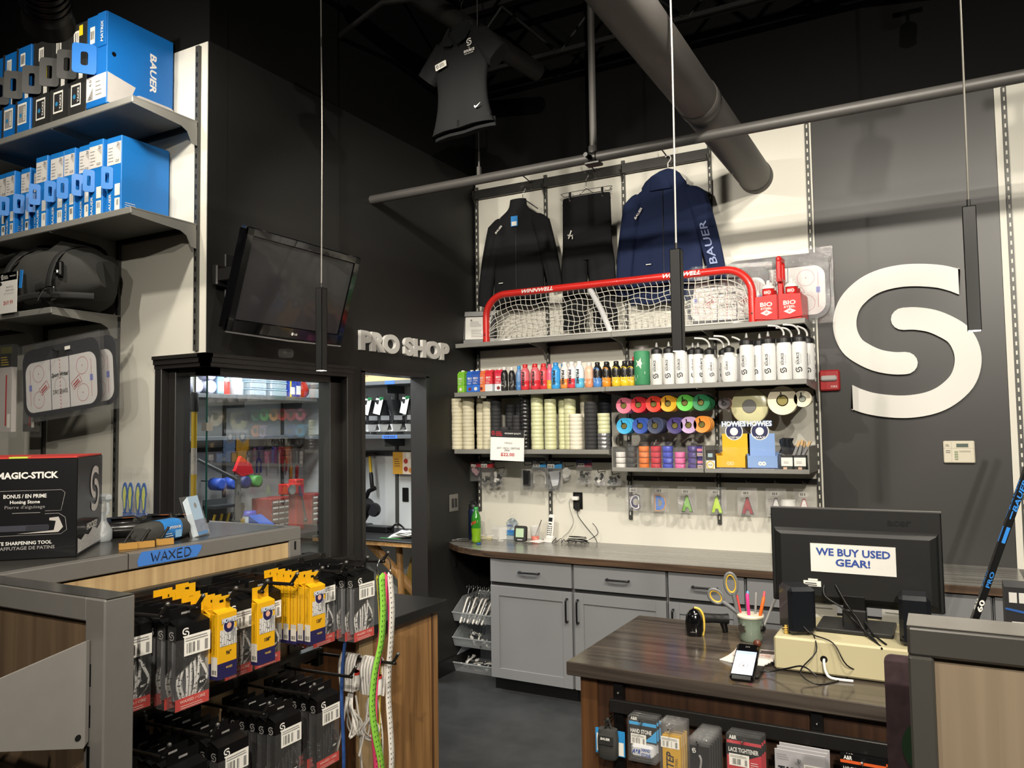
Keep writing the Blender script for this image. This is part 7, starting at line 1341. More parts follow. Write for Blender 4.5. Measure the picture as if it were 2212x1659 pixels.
def strand(name, c, y0, ys, wd, dots=None, x=0.0):
    b = MB(); m = mat(c, .8, var=.12, scale=220); P = []; n = len(ys)
    for i, yy in enumerate(ys): P.append((x + .006 * math.sin(i * 1.3), yy, -.06 - i * .09))
    b.tube([(x, y0, -.058)] + P, wd, m, n=6, flat=(0, 1, 0))
    if dots:
        d_ = mat(dots, .8)
        for i in range(n - 1):
            for k in range(6):
                u = k / 6; a, e = P[i], P[i + 1]; yy = a[1] + (e[1] - a[1]) * u; zz = a[2] + (e[2] - a[2]) * u; xx = a[0] + (e[0] - a[0]) * u
                for s_ in (-.35, .35): b.box(xx + wd * .17, xx + wd * .17 + .0012, yy + s_ * wd - .001, yy + s_ * wd + .001, zz - .004, zz, d_)
    b.obj(name, t)
strand('lace', '#e0406f', .004, [.0, -.012, -.02, -.035, -.045, -.05, -.045, -.04, -.045], .012, '#3a2a30', .0)
strand('lace', '#7fbe3c', -.012, [-.02, -.022, -.028, -.05, -.062, -.055, -.035, -.03, -.03], .014, '#24301c', .008)
strand('lace', '#c9bc3a', -.016, [-.02, -.018, -.012, -.0, .0, -.01, -.012, -.014, -.014], .010, '#4a4520', -.012)
strand('lace', '#d5d1c9', .020, [.022, .024, .022, .02, .018, .018, .018, .016, .016], .012, '#34322f', .006)
strand('lace', '#df3f78', .026, [.026, .028, .032, .034, .034, .034, .032, .03, .03], .010, None, -.006)
strand('lace', '#244c8f', -.04, [-.05, -.06, -.065, -.07, -.072, -.074, -.076, -.076, -.078], .008, None, -.10)

# blue tape flag on the top rail
t = thing('tape_label', 'blue masking tape strip with handwritten WAXED on the top rail', 'tape label', (GX_ + .0008, 1.412, 1.352), rz=PI / 2); b = MB(); P = [(-.098, -.018), (-.101, -.006), (-.094, .012), (-.088, .018), (.088, .014), (.092, .010), (.098, .012), (.094, .0), (.088, -.008), (.08, -.018)]; b.prism(P, 0, .0006, mat('#3f78c8', .6, var=.05, scale=40), front(0, 0, 0, .0)); T = front(0, -.0012, 0)
def strokes(b, L, m, T, r=.0016):
    for S_ in L: b.tube([(p[0], p[1], 0) for p in S_], r, m, T, n=5, sm=False)
strokes(b, [[(-.062, .012), (-.056, -.010), (-.050, .004), (-.045, -.010), (-.037, .012)], [(-.032, -.011), (-.022, .011), (-.014, -.011)], [(-.029, -.004), (-.016, -.004)], [(-.009, .010), (.010, -.011)], [(.010, .011), (-.010, -.011)], [(.017, -.011), (.017, .011), (.032, .012)], [(.017, .001), (.030, .001)], [(.017, -.011), (.033, -.011)], [(.040, -.011), (.041, .012), (.054, .010), (.060, .0), (.055, -.009), (.040, -.012)]], mat('#1b2234', .6), T); b.obj('strip', t)
# things standing on the gondola top
ZG = GZ + .0015
t = thing('sharpener_box', 'large black sharpening tool box on the lace display top', 'box', (-1.872, 1.197, ZG), rz=.785); b = MB(); b.box(-.37, 0, 0, .28, 0, .242, mat('#131315', .3, coat=.25), b=.002); F = front(0, -.0006, 0)
b.txt('MAGIC-STICK', -.108, .202, PAPER, F, w=.132, h=.0165, bold=.04); b.txt('BONUS / EN PRIME', -.113, .152, PAPER, F, w=.092, h=.0095, bold=.02); b.txt('Honing Stone', -.113, .137, PAPER, F, w=.064, h=.0105, bold=.02); b.txt('Pierre d\'aiguisage', -.113, .125, GREYINK, F, w=.086, h=.0105); b.quad(-.140, -.080, .111, .1123, GREYINK, F)
for (P, m) in (([(-.2, .165), (-.035, .165), (-.027, .158), (-.035, .115), (-.07, .115)], GREYINK),): b.tube([(p[0], p[1], 0) for p in P], .0007, m, F, n=4)
b.tube([(p[0], p[1], 0) for p in ((-.07, .108), (-.04, .108), (-.026, .098), (-.022, .068), (-.035, .058), (-.3, .058))], .0007, GREYINK, F, n=4)
b.prism(rrect(.12, .014, .006, 4, -.12, .075), 0, .0008, mat('#3b3c45', .4), F); b.prism(rrect(.11, .009, .004, 4, -.22, .068), 0, .0006, mat('#a7a19c', .4), F); b.poly([(-.06, .098), (-.04, .1), (-.03, .075), (-.04, .063), (-.13, .062), (-.05, .068), (-.046, .09), (-.06, .092)], mat('#b8b2ac', .4), F, .0008); b.prism(rrect(.05, .014, .006, 4, -.085, .074), .001, .0016, mat('#2b2c33', .4), F)
b.txt('ULTIMATE SHARPENING TOOL', -.130, .040, PAPER, F, w=.152, h=.0085, bold=.02); b.txt('OUTIL D\'AFFUTAGE DE PATINS', -.130, .028, GREYINK, F, w=.165, h=.0085, bold=.02)
G = sideR(.0008, 0, 0); b.slogo(.185, .155, .120, mat('#cfc9c4', .4), G); b.txt('HOCKEY', .16, .062, PAPER, G, w=.12, h=.017, bold=.03); q = random.Random(3)
b.poly([(.005, .008), (.27, .008), (.27, .06), (.22, .045), (.17, .055), (.12, .04), (.08, .046), (.04, .036), (.005, .045)], mat('#c8c6c4', .4, var=.5, scale=120), G, .0004); b.obj('carton', t)
b = MB(); b.box(-.368, -.002, .002, .278, .2425, .246, RB); b.box(-.15, -.11, .001, .03, .243, .2468, mat('#c6d24a', .5)); b.obj('lid_strip', t)
t = thing('deodorizer_pouch', 'black zip pouch with a blue printed sleeve on the display top', 'pouch', (-1.905, 1.462, ZG), rz=PI / 2 + .25); b = MB(); S = [ring(x, 0, .036, .034, .034 * f, n=20, dx=(0, 1, 0), dy=(0, 0, 1), p=2.8) for x, f in ((-.095, .6), (-.088, .92), (-.05, 1), (.05, 1), (.088, .92), (.095, .6))]; b.loft(S, FAB, n=20); b.obj('pouch', t); t.scale = (.9, .85, .85)
b = MB(); S = [ring(x, 0, .036, .0355, .0355, n=20, dx=(0, 1, 0), dy=(0, 0, 1), p=2.8) for x in (-.03, .055)]; b.loft(S, mat('#2f7cc4', .45, var=.15, scale=30), n=20, capped=False); F = front(0, -.036, 0); b.txt('CAPTODOR', .012, .046, PAPER, F, w=.07, h=.009, bold=.04); b.quad(.02, .05, .012, .036, mat('#7fb0d8', .5), F); b.lines(-.025, .012, .012, .034, 3, PAPER, F, fill=.3); b.obj('printed_sleeve', t)
for i, (x, y, h_) in enumerate(((-2.02, 1.55, .06), (-2.10, 1.48, .055), (-2.05, 1.64, .05), (-2.14, 1.57, .045))):
    t = thing('deodorizer_pack', 'black and orange foil pack, %s in the heap behind the zip pouch' % ORD[i], 'package', (x, y, ZG), rz=.4 + .5 * i, group='foil packs behind the pouch'); b = MB(); S = [ring(xx, 0, h_ * .5, .035, h_ * .5 * f, n=16, dx=(0, 1, 0), dy=(0, 0, 1), fold=.15) for xx, f in ((-.075, .25), (-.04, .9), (.03, 1), (.075, .25))]; b.loft(S, mat('#1e1d1d', .25, coat=.5, var=.3), n=16); b.obj('foil', t); b = MB(); T = up(0, 0, h_ + .001); b.quad(-.03, .03, -.02, .02, BLACK, T); b.txt('CAPTODOR', 0, .008, PAPER, T, w=.05, h=.009, bold=.03); b.quad(.0, .03, -.018, -.006, mat('#d8702a', .5), T, .0006); b.obj('print', t)
t = thing('spray_pump', 'clear trigger spray bottle behind the sharpening tool box', 'bottle', (-2.085, 1.40, ZG)); b = MB(); b.lathe([(.028, 0), (.032, .006), (.032, .03), (.018, .055), (.013, .085)], CLEARTUB, n=20); b.obj('body', t); b = MB(); b.lathe([(.014, .083), (.014, .10), (.008, .105), (.008, .115)], WHITE, n=14); b.box(-.014, .045, -.010, .010, .112, .132, CLEARTUB, None, .006); b.tube([(.03, 0, .112), (.036, 0, .09), (.03, 0, .075)], .005, CLEARTUB); b.obj('trigger', t)
for i, (x, y) in enumerate(((-2.15, 1.37), (-2.10, 1.47))): t = tag(MB().lathe([(.018, 0), (.022, .004), (.022, .02), (.018, .024)], CLEARTUB, n=18).obj('clear_jar', loc=(x - .02, y + .04, ZG)), 'small clear jar by the trigger spray, %s' % ('against the tool box' if i == 0 else 'against the foil packs'), 'jar')
t = thing('leaflet_holder', 'clear holder of sky blue brochures leaning on the display top', 'leaflet holder', (-1.90, 1.600, ZG), rot=(-.30, 0, PI / 2 + .45)); b = MB()
for i in range(6): b.box(-.032, .032, .003 * i, .003 * i + .0025, .004, .12 - .002 * i, mat('#cfdae2', .4, var=.05))
F = front(0, -.0006, 0); b.quad(-.032, .032, .004, .12, mat('#a9c3da', .4, var=.06), F); b.quad(-.032, .032, .004, .05, mat('#7d8aa0', .5, var=.5, scale=50), F, .0004); b.quad(-.032, .032, .004, .014, mat('#3a86c4', .5), F, .0008); b.disc(.008, GREYINK, F @ Matrix.Translation((0, .092, .0006))); b.obj('brochures', t)
b = MB(); b.box(-.036, .036, -.004, -.002, 0, .05, BLISTER); b.box(-.036, .036, .020, .022, 0, .125, BLISTER); b.box(-.036, -.034, -.003, .022, 0, .07, BLISTER); b.box(.034, .036, -.003, .022, 0, .07, BLISTER); b.obj('shell', t)
for i, (y, x) in enumerate(((1.335, -1.87), (1.375, -1.855), (1.43, -1.85))):
    b = MB(); b.box(-.022, .022, -.006, .006, 0, .016, mat('#a97e3a', .6)); b.tube([(-.01, 0, .014), (.0, .005, .03), (.012, .01, .045)], .0035, DARKMETAL); tag(b.obj('spare_peg', loc=(x, y, ZG), rz=1.1), 'spare peg with brown paper tag lying before the pouch, %s' % ORD[i], 'hook', 'spare pegs on the display top')
# low wooden unit with black top behind the laces
LOAK = wood('#7d5a34', '#a97f50', .42, 'Z', 12.0, 'warm_oak')
t = thing('side_counter', 'warm oak counter with a black top behind the hanging laces', 'counter', (0, 0, 0)); b = MB(); b.box(-2.40, -1.93, 2.39, 2.85, 0, .905, LOAK); b.box(-1.945, -1.929, 2.33, 2.41, 0, .905, GRAIN); b.box(-2.40, -1.945, 2.325, 2.395, 0, .905, DWOOD2); b.box(-1.932, -1.9285, 2.80, 2.815, 0, .905, DWOOD2); b.obj('body', t)
MB().box(-2.42, -1.90, 2.30, 2.885, .905, .94, mat('#171615', .28), b=.002).obj('top', t)
# neighbouring unit on the camera's other side
t = thing('display_stand_unit', 'steel frame of the neighbouring display unit with light wooden panel', 'display frame', (0, 0, 0)); b = MB(); FG = mat('#474541', .4, .15)
b.box(-.053, .9, 1.22, 1.30, 1.352, 1.392, FG, b=.004); b.box(-.053, .9, 1.222, 1.298, 1.3925, 1.3935, mat('#8f8b84', .25, .5)); b.box(-.053, -.0215, 1.22, 1.30, 0, 1.352, FG, b=.003); b.obj('frame', t); MB().box(-.0212, .9, 1.235, 1.26, 0, 1.351, wood('#7b6c58', '#958570', .5, 'Z', 6.0, 'pale_panel')).obj('infill_panel', t)
b = MB(); b.prism(rrect(.20, 1.3, .012, 4, 0, .64), 0, .004, mat('#4b3b3e', .5, var=.55, scale=60), front(-.002, 1.505, -.012)); b.disc(.05, mat('#26402a', .5, var=.2), front(-.03, 1.4998, 1.13), n=24); tag(b.obj('speckled_panel'), 'speckled dark maroon card panel just behind the steel frame edge', 'panel')
# ------------------------------------------------------------------ inside the workshop
GSH = mat('#5b5e60', .45, .2); XS = -4.78
def wshelf(lbl, z, x0, x1, y0, y1, side):
    t = thing('workshop_shelf', lbl, 'shelf', (0, 0, z), group='workshop shelves'); MB().box(x0, x1, y0, y1, -.03, 0, GSH, b=.003).obj('board', t); b = MB()
    if side:
        for y in (3.6, 4.2, 4.8): MB().box(x0, x1 - .08, y - .003, y + .003, -.09, -.03, GSH).obj('bracket', t)
    else:
        for x in (-4.3, -3.72): MB().box(x - .003, x + .003, y0 + .08, y1, -.09, -.03, GSH).obj('bracket', t)
    return t
wshelf('workshop shelf of tubs and clear storage boxes seen through the window', 1.945, XS, -4.48, 2.75, 5.03, True)
wshelf('lower workshop shelf seen through the window', 1.645, XS, -4.50, 2.75, 5.03, True)
wshelf('workshop shelf with a cardboard carton seen through the doorway', 2.045, -4.45, -3.17, 4.75, 5.05, False); wshelf('workshop shelf of black skates seen through the doorway', 1.637, -4.45, -3.17, 4.72, 5.05, False)
for i, y in enumerate((3.6, 4.2, 4.8)): tag(MB().box(XS, XS + .015, y - .012, y + .012, 1.0, 2.5, UPRIGHT).obj('slotted_upright'), 'slotted workshop upright seen through the window, %s from the corner glass' % ORD[i], 'shelf upright')
tag(MB().box(-4.132, -4.108, 5.034, 5.05, .92, 2.5, UPRIGHT).obj('slotted_upright'), 'slotted workshop upright seen through the doorway beside the hammer', 'shelf upright') if False else tag(MB().box(-3.80, -3.776, 5.034, 5.05, .92, 2.5, UPRIGHT).obj('slotted_upright'), 'slotted workshop upright seen through the doorway', 'shelf upright')
ZA = 1.9455
CT = clear('#d6e4ee', haze=.5, gloss=.1, name='storage_plastic')
for i, (y, k) in enumerate(((3.845, 0), (3.845, 1), (3.73, 0))):
    b = MB(); T = Matrix.Rotation(PI / 2, 4, 'Y'); b.lathe([(.03, 0), (.045, 0), (.047, -.004), (.047, -.09), (.03, -.09)], mat('#b9b9d2', .35), T, 26); tag(b.obj('wrap_spool', loc=(-4.50, y, ZA + .048 + .0945 * k)), 'pale lilac spool seen end on through the window, %s' % ('lower of two', 'upper of two', 'nearer the corner glass')[i], 'spool')
t = thing('red_can', 'red can on the window side workshop shelf', 'can', (-4.56, 4.02, ZA)); MB().lathe([(.033, 0), (.033, .09), (.03, .095)], mat('#c9302a', .35), n=20).obj('body', t); MB().lathe([(.028, .095), (.028, .12)], WHITE, n=16).obj('cap', t)
t = thing('plastic_jar', 'clear jar of orange bits beside the red can', 'jar', (-4.56, 4.12, ZA)); MB().lathe([(.05, 0), (.052, .01), (.052, .09), (.04, .105)], CT, n=22).obj('body', t); MB().lathe([(.042, .104), (.042, .125), (.035, .128)], WHITE, n=20).obj('lid', t); MB().lathe([(.045, .005), (.045, .04), (0, .045)], mat('#c98a4a', .6, var=.4, scale=120), n=18).obj('contents', t)
for i, (y, w_, k) in enumerate(((4.29, .16, 0), (4.295, .16, 1), (4.30, .15, 2), (4.50, .17, 0), (4.50, .165, 1), (4.505, .16, 2))):
    t = thing('storage_box', 'clear blue tinted storage box, %s in the %s stack' % (('bottom', 'middle', 'top')[k], ('first', 'second')[i // 3]), 'storage box', (-4.62, y, ZA + .055 * k), group='clear storage boxes'); MB().box(-.11, .11, -w_ / 2, w_ / 2, 0, .044, CT, b=.006).obj('body', t); MB().box(-.113, .113, -w_ / 2 - .003, w_ / 2 + .003, .043, .053, mat('#a9c6dc', .35), b=.004).obj('lid', t)
for y, c, h_, l in ((4.635, '#2440a0', .13, 'blue and yellow carton beside the clear storage boxes'), (4.70, '#233a96', .15, 'dark blue carton next to the red pouch'), (3.93, '#7fa0bd', .15, 'pale blue bag shape between lilac spools and red can')): b = MB(); b.box(-.05, .05, -.03, .03, 0, h_, mat(c, .45), b=.005); b.quad(-.025, .025, .02, h_ * .6, YELL if '1' == l[0] else LABEL, sideR(.0506, 0, 0)); b.quad(-.03, -.012, .0, h_, mat('#d8c02a', .5), sideR(.0504, 0, 0)) if 'yellow' in l else None; tag(b.obj('small_carton', loc=(-4.55, y, ZA)), l, 'box')
b = MB(); b.lathe([(.02, 0), (.05, .03), (.055, .07), (.035, .11), (.015, .13)], mat('#c0301f', .4, var=.3, scale=12), n=18, sx=.6); tag(b.obj('red_pouch', loc=(-4.54, 4.80, ZA)), 'crumpled red pouch at the shelf end by the window jamb', 'pouch')
# tools pegged over the bench
t = thing('peg_bar', 'dark tool bar under the lower workshop shelf', 'peg bar', (XS, 4.4, 1.545)); MB().box(.0, .028, -.75, .62, -.015, .015, DARKMETAL).obj('bar', t)
def tool(name, lbl, y, z, build, rot=0.0): t = thing(name, lbl, 'tool', (XS + .035, y, z), rz=PI / 2); build(t); return t
def pliers(c):
    def f(t):
        b = MB(); b.box(-.008, .008, -.006, .006, -.06, 0, STEEL, b=.003); b.obj('jaws', t)
        for sx in (-1, 1): MB().tube([(sx * .004, 0, -.055), (sx * .022, 0, -.09), (sx * .02, 0, -.17)], .007, mat(c, .4)).obj('handle', t)
    return f
def driver(c):
    def f(t): MB().tube([(0, 0, -.02), (0, 0, -.14)], .004, CHROME).obj('shaft', t); MB().lathe([(.006, -.25), (.014, -.24), (.013, -.19), (.015, -.15), (.007, -.138)], mat(c, .35), n=12).obj('handle', t)
    return f
def wrench(t): b = MB(); b.box(-.007, .007, -.003, .003, -.17, -.02, CHROME, b=.002); b.lathe([(.014, -.004), (.014, .004)], CHROME, front(0, 0, -.01)); b.obj('wrench', t)
for n_, l, y, z, f in (('pliers', 'dark red handled pliers hanging over the bench', 4.80, 1.52, pliers('#8f2430')), ('screwdriver', 'amber handled screwdriver on a long shaft', 4.87, 1.53, driver('#b9772a')), ('screwdriver', 'red handled screwdriver by the window jamb', 4.94, 1.53, driver('#a3262c')), ('wrench', 'chrome wrench hanging next to the pliers', 4.74, 1.52, wrench), ('wrench', 'chrome wrench hanging beside the orange scissors', 4.62, 1.52, wrench), ('pliers', 'blue handled pliers hanging over the bench', 4.52, 1.52, pliers('#27357f')), ('pliers', 'dark pliers hanging near the yellow pole', 4.30, 1.52, pliers('#2a2a2c')), ('screwdriver', 'black screwdriver beside the dark pliers', 4.40, 1.52, driver('#2a2a2a'))): tool(n_, l, y, z, f)
t = thing('scissors', 'orange handled scissors hanging over the bench', 'scissors', (XS + .04, 4.69, 1.58), rz=PI / 2); b = MB()
for sx in (-.02, .02): b.tube([(sx + .018 * math.cos(a), 0, .0 + .03 * math.sin(a)) for a in [2 * PI * i / 16 for i in range(16)]], .005, JET, n=6, closed=True)
b.obj('handle', t); MB().box(-.01, .01, -.003, .003, -.16, -.03, mat('#c9622a', .4)).obj('blade', t)
# bench along the side wall
DESK = mat('#1a1a1b', .5)
t = thing('workbench', 'workbench with black mat and white front under the window side tools', 'workbench', (0, 0, 0)); MB().box(XS + .002, -4.12, 2.9, 5.04, .89, .93, DESK, b=.003).obj('top', t); MB().box(XS + .002, -4.16, 2.95, 5.04, 0, .89, mat('#c3c5c4', .5)).obj('cabinet_body', t)
RD = mat('#8e2826', .45)
def organizer(lbl, y, n):
    t = thing('drawer_organizer', lbl, 'organizer', (-4.55, y, .9305), group='red drawer organizers'); w_ = .135 if n == 4 else .10; MB().box(-.10, .10, -w_, w_, 0, .235, RD, b=.003).obj('case', t); T = sideR(.101, 0, 0)
    for r_ in range(5):
        for c_ in range(n): a = -w_ + .012 + c_ * (2 * w_ - .02) / n; b = MB(); b.box(0, (2 * w_ - .03) / n, 0, .034, 0, .008, mat('#6a4a48', .3), T @ Matrix.Translation((a, .014 + r_ * .043, 0))); b.quad(.004, (2 * w_ - .04) / n, .018, .030, LABEL, T @ Matrix.Translation((a, .014 + r_ * .043, .0085))); b.obj('small_drawer', t)
organizer('red drawer organizer with white labels left of the red press', 4.492, 4); organizer('red drawer organizer with white labels by the window jamb', 4.892, 3)
t = thing('lever_press', 'tall red lever press standing on the workbench', 'press', (-4.33, 4.50, .9305)); RP = mat('#b3201f', .35, coat=.2); b = MB(); b.box(-.04, .04, -.045, .045, 0, .38, RP, b=.006); b.box(-.05, .05, -.14, .0, .27, .35, RP, b=.006); b.obj('column', t); b = MB(); b.lathe([(.03, 0), (.036, .01), (.036, .02)], CHROME, sideR(.05, -.11, .31)); b.obj('chuck', t); MB().tube([(.06, -.03, .33), (.07, .0, .2), (.075, .02, .08)], .008, mat('#3a3a3a', .4)).obj('lever', t); MB().ball(.017, JET, Matrix.Translation((.075, .02, .07))).obj('knob', t)
t = thing('heat_gun', 'yellow and black heat gun standing on the bench', 'heat gun', (-4.30, 3.93, .9305), rz=.5); b = MB(); b.box(-.03, .03, -.03, .03, .0, .03, JET, b=.006); b.tube([(0, 0, .02), (.01, 0, .09), (.005, 0, .14)], [.022, .02, .026], mat('#c9a421', .4), n=12); b.tube([(-.02, 0, .13), (.0, 0, .20), (.01, 0, .23)], [.028, .026, .02], JET, n=12); b.obj('body', t); MB().tube([(.01, 0, .22), (.012, 0, .25)], .014, STEEL, n=12).obj('nozzle', t)
t = thing('parts_bin', 'royal blue open parts bin beside the red press', 'bin', (-4.42, 4.24, .9305)); b = MB(); b.box(-.07, .07, -.06, .06, 0, .06, mat('#20439c', .4), b=.006); b.prism([(-.07, .06), (.07, .06), (-.07, .13)], -.06, .06, mat('#27509f', .4), Matrix(((1, 0, 0, 0), (0, 0, -1, 0), (0, 1, 0, 0), (0, 0, 0, 1)))); b.obj('shell', t)
t = thing('white_tub', 'white tub with purple lid behind the heat gun', 'tub', (-4.60, 4.28, .9305)); MB().lathe([(.05, 0), (.055, .12)], mat('#cfd3d8', .4), n=22).obj('body', t); MB().lathe([(.058, .118), (.058, .145), (.05, .15)], mat('#4a48a0', .4), n=22).obj('lid', t)
t = thing('skate_clamp', 'pair of black clamp jaws on the bench beside the heat gun', 'clamp', (-4.28, 3.78, .9305)); 
for y in (-.05, .05): b = MB(); b.tube([(0, y, 0), (0, y + .012, .08), (0, y + .004, .15)], [.03, .026, .01], JET, n=12); b.obj('jaw', t)
MB().box(-.04, .04, -.09, .09, 0, .015, JET).obj('base', t)
tag(MB().tube([(-4.16, 3.75, .943), (-4.16, 3.93, .943)], .012, WHITE, n=10).obj('white_tube'), 'white rounded strip lying at the bench front edge', 'strip')
t = thing('yellow_pole', 'yellow pole with black grip standing behind the corner glass', 'pole', (-4.0, 3.29, 0)); YP = mat('#cfa51a', .4, var=.05); MB().cyl(.0165, .30, 1.80, YP, None, 16).obj('shaft', t); MB().lathe([(.024, 1.80), (.026, 1.81), (.024, 1.91), (.018, 1.92)], BLACK, n=16).obj('grip', t); b = MB(); b.cyl(.010, 1.92, 2.05, CHROME); b.tube([(0, -.05, 2.03), (0, .05, 2.03)], .012, mat('#8d9196', .3, .7)); b.obj('clamp', t); b = MB(); b.lathe([(.0168, 1.42), (.0168, 1.58)], mat('#c7b9b0', .6, var=.3, scale=60), n=16); b.obj('worn_label', t); b = MB(); b.cyl(.02, 0, .32, BLACK); b.obj('foot', t)
t = thing('steel_tube', 'slanted steel tube with red gripper head behind the glass', 'tool', (-4.20, 3.68, 1.39)); MB().tube([(0, -.20, .11), (0, .13, -.04)], .012, mat('#8b8f92', .3, .8), n=12).obj('tube', t); b = MB(); b.prism([(.10, .02), (.15, .12), (.24, .06), (.26, .0), (.16, -.02)], -.015, .015, mat('#c62630', .35), sideR(0, 0, 0)); b.obj('gripper_head', t); b = MB(); b.box(-.012, .012, .12, .15, -.45, -.02, mat('#55585a', .4, .4)); b.obj('post', t)
for i, (y, c, l) in enumerate(((3.99, '#24469c', 'blue tape roll pegged over the bench, first from the pole'), (4.11, '#2b4fae', 'blue tape roll pegged over the bench, second from the pole'), (4.22, '#23285a', 'navy tape roll pegged over the bench'), (4.33, '#47823a', 'green tape roll pegged over the bench'))): b = MB(); T = Matrix.Rotation(PI / 2, 4, 'Y'); b.lathe([(.025, 0), (.045, 0), (.045, .10), (.025, .10)], mat(c, .5), T, 24); b.tube([(-.12, 0, .02), (.02, 0, .02)], .004, HOOKMAT); tag(b.obj('tape_roll', loc=(XS + .13, y, 1.30)), l, 'tape roll')
t = thing('sharpening_rig', 'dark steel rack of small black and yellow tools on the bench', 'rack', (-4.42, 3.90, .9305)); 
for z in (.10, .22): MB().box(-.06, .06, -.14, .06, z, z + .02, mat('#3d4042', .4, .4)).obj('tier', t)
MB().box(-.06, -.045, -.14, .06, 0, .28, mat('#46494b', .4, .4)).obj('back_plate', t)
for i in range(6): b = MB(); b.tube([(.02, -.12 + .03 * i, .12), (.03, -.11 + .03 * i, .18)], .010, JET if i % 2 else mat('#c9a421', .4), n=8); b.obj('bit_holder', t)
# bench in the corner behind the doorway
t = thing('corner_bench', 'live edge wooden bench with black mat seen through the doorway', 'workbench', (0, 0, 0)); b = MB(); b.box(-4.11, -3.18, 4.44, 5.045, .865, .895, wood('#a97c4a', '#d2a872', .4, 'Y', 10.0, 'live_edge')); b.obj('top', t); MB().box(-4.11, -3.185, 4.425, 5.04, .895, .905, DESK, b=.004).obj('mat', t)
LG = wood('#8a6335', '#b98e58', .5, 'Z', 8.0, 'leg_wood'); MB().tube([(-3.66, 4.55, .86), (-3.30, 4.75, .40)], .045, LG, n=4).obj('leg', t); MB().tube([(-3.40, 4.60, .0), (-3.48, 4.65, .86)], .03, LG, n=4).obj('leg', t); MB().tube([(-3.25, 4.9, .86), (-3.28, 4.7, .0)], .02, mat('#8a4a2a', .5), n=4).obj('leg', t)
tag(MB().box(-.12, .12, -.006, .006, 0, .4, mat('#a5863a', .7)).obj('cardboard_sheet', loc=(-3.52, 4.85, .30), rot=(-.15, .2, 0)), 'folded tan cardboard leaning under the corner bench', 'cardboard')
t = thing('carton', 'long cardboard carton with handwriting on the doorway shelf', 'box', (-3.78, 4.88, 2.046)); b = MB(); b.box(-.42, .42, -.10, .12, 0, .16, mat('#b39a6c', .7, var=.06)); F = front(0, -.1006, 0); T = F; strokes(b, [[(-.24 + .02 * i + .006 * math.cos(k), .04 + .015 * math.sin(k)) for k in (0, 1.5, 3, 4.5, 6)] for i in range(3)], mat('#3b3528', .7), T, .0012); b.txt('Bag Fillers', -.16, .045, mat('#3b3528', .7), F, w=.17, h=.03, shear=.3); b.txt('HP-6', .10, .055, INK, F, w=.06, h=.022); b.quad(.15, .20, .025, .07, LABEL, F); b.obj('carton', t)
tag(MB().box(-.045, .045, -.001, .0, -.013, .013, mat('#2f62c0', .6)).obj('tape_strip', loc=(-3.63, 4.7495, 2.03)), 'blue masking tape strip on the carton shelf edge', 'tape'); t = tag(MB().box(-.07, .07, -.001, 0, -.013, .013, mat('#3a70c8', .6)).txt('DONE RACK', 0, 0, INK, front(0, -.0012, 0), w=.11, h=.014, bold=.03).obj('tape_label', loc=(-3.61, 4.7195, 1.622)), 'blue tape label with handwritten capitals under the skates', 'tape label')
def skate(lbl, x, y, rz, card=True, tone='#1a1a1b'):
    t = thing('ice_skate', lbl, 'skate', (x, y, 1.638), rz=rz, group='black skates on the done rack'); m = mat(tone, .45, var=.1); b = MB(); S = []
    for (cx, cz, hw, hd, n_) in ((-.005, .085, .040, .036, 0), (-.002, .115, .046, .038, 0), (.0, .15, .045, .038, 0), (-.01, .19, .048, .038, 0), (-.02, .235, .052, .04, 0), (-.028, .265, .05, .04, 0)): S.append(ring(cx, 0, cz, hw, hd, n=20, fold=.04))
    b.loft(S, m, n=20); S = [ring(x_, 0, z_, h_, w_, n=20, dx=(0, 0, 1), p=2.6) for x_, z_, h_, w_ in ((-.04, .11, .03, .036), (.05, .11, .036, .038), (.10, .105, .030, .040), (.155, .10, .025, .038), (.185, .095, .014, .025))]; b.loft(S, m, n=20); b.obj('boot', t)
    b = MB(); b.tube([(.02, 0, .165), (.05, 0, .22), (.055, 0, .285), (.045, 0, .30)], [.03, .034, .034, .02], mat('#2c2c2e', .6), n=10, flat=(0, 1, 0)); b.obj('tongue', t)
    b = MB(); H_ = mat('#c4c4c2', .35)
    for (x0, x1) in ((-.045, .03), (.07, .165)): b.loft([[(x0 + .012, -.012, .03), (x1 - .012, -.012, .03), (x1 - .012, .012, .03), (x0 + .012, .012, .03)], [(x0, -.028, .08), (x1, -.028, .08), (x1, .028, .08), (x0, .028, .08)]], H_, n=4, smooth=False)
    b.box(-.045, .165, -.010, .010, .022, .036, H_, None, .003); b.obj('holder', t); b = MB(); b.prism([(-.06, .012), (-.045, .002), (.14, .002), (.18, .016), (.17, .024), (-.055, .024)], -.0018, .0018, CHROME, front()); b.obj('blade', t)
    b = MB(); b.box(-.035, .03, -.039, -.036, .11, .145, mat('#8e8f90', .4)); b.box(-.035, .03, .036, .039, .11, .145, mat('#8e8f90', .4)); b.obj('heel_panel', t)
    if card: b = MB(); T = Matrix.Translation((-.055, -.03, .215)) @ Matrix.Rotation(-.75, 4, 'Z') @ Matrix.Rotation(.25, 4, 'Y'); b.box(-.03, .03, -.001, .001, -.06, .06, PAPER, T); b.lines(-.025, .025, -.05, .05, 8, GREYINK, T @ front(0, -.0014, 0), fill=.2); b.obj('work_ticket', t); MB().box(-.05, -.015, -.055, -.04, .262, .285, mat('#2f7a4a', .4), None, .004).obj('clip', t)
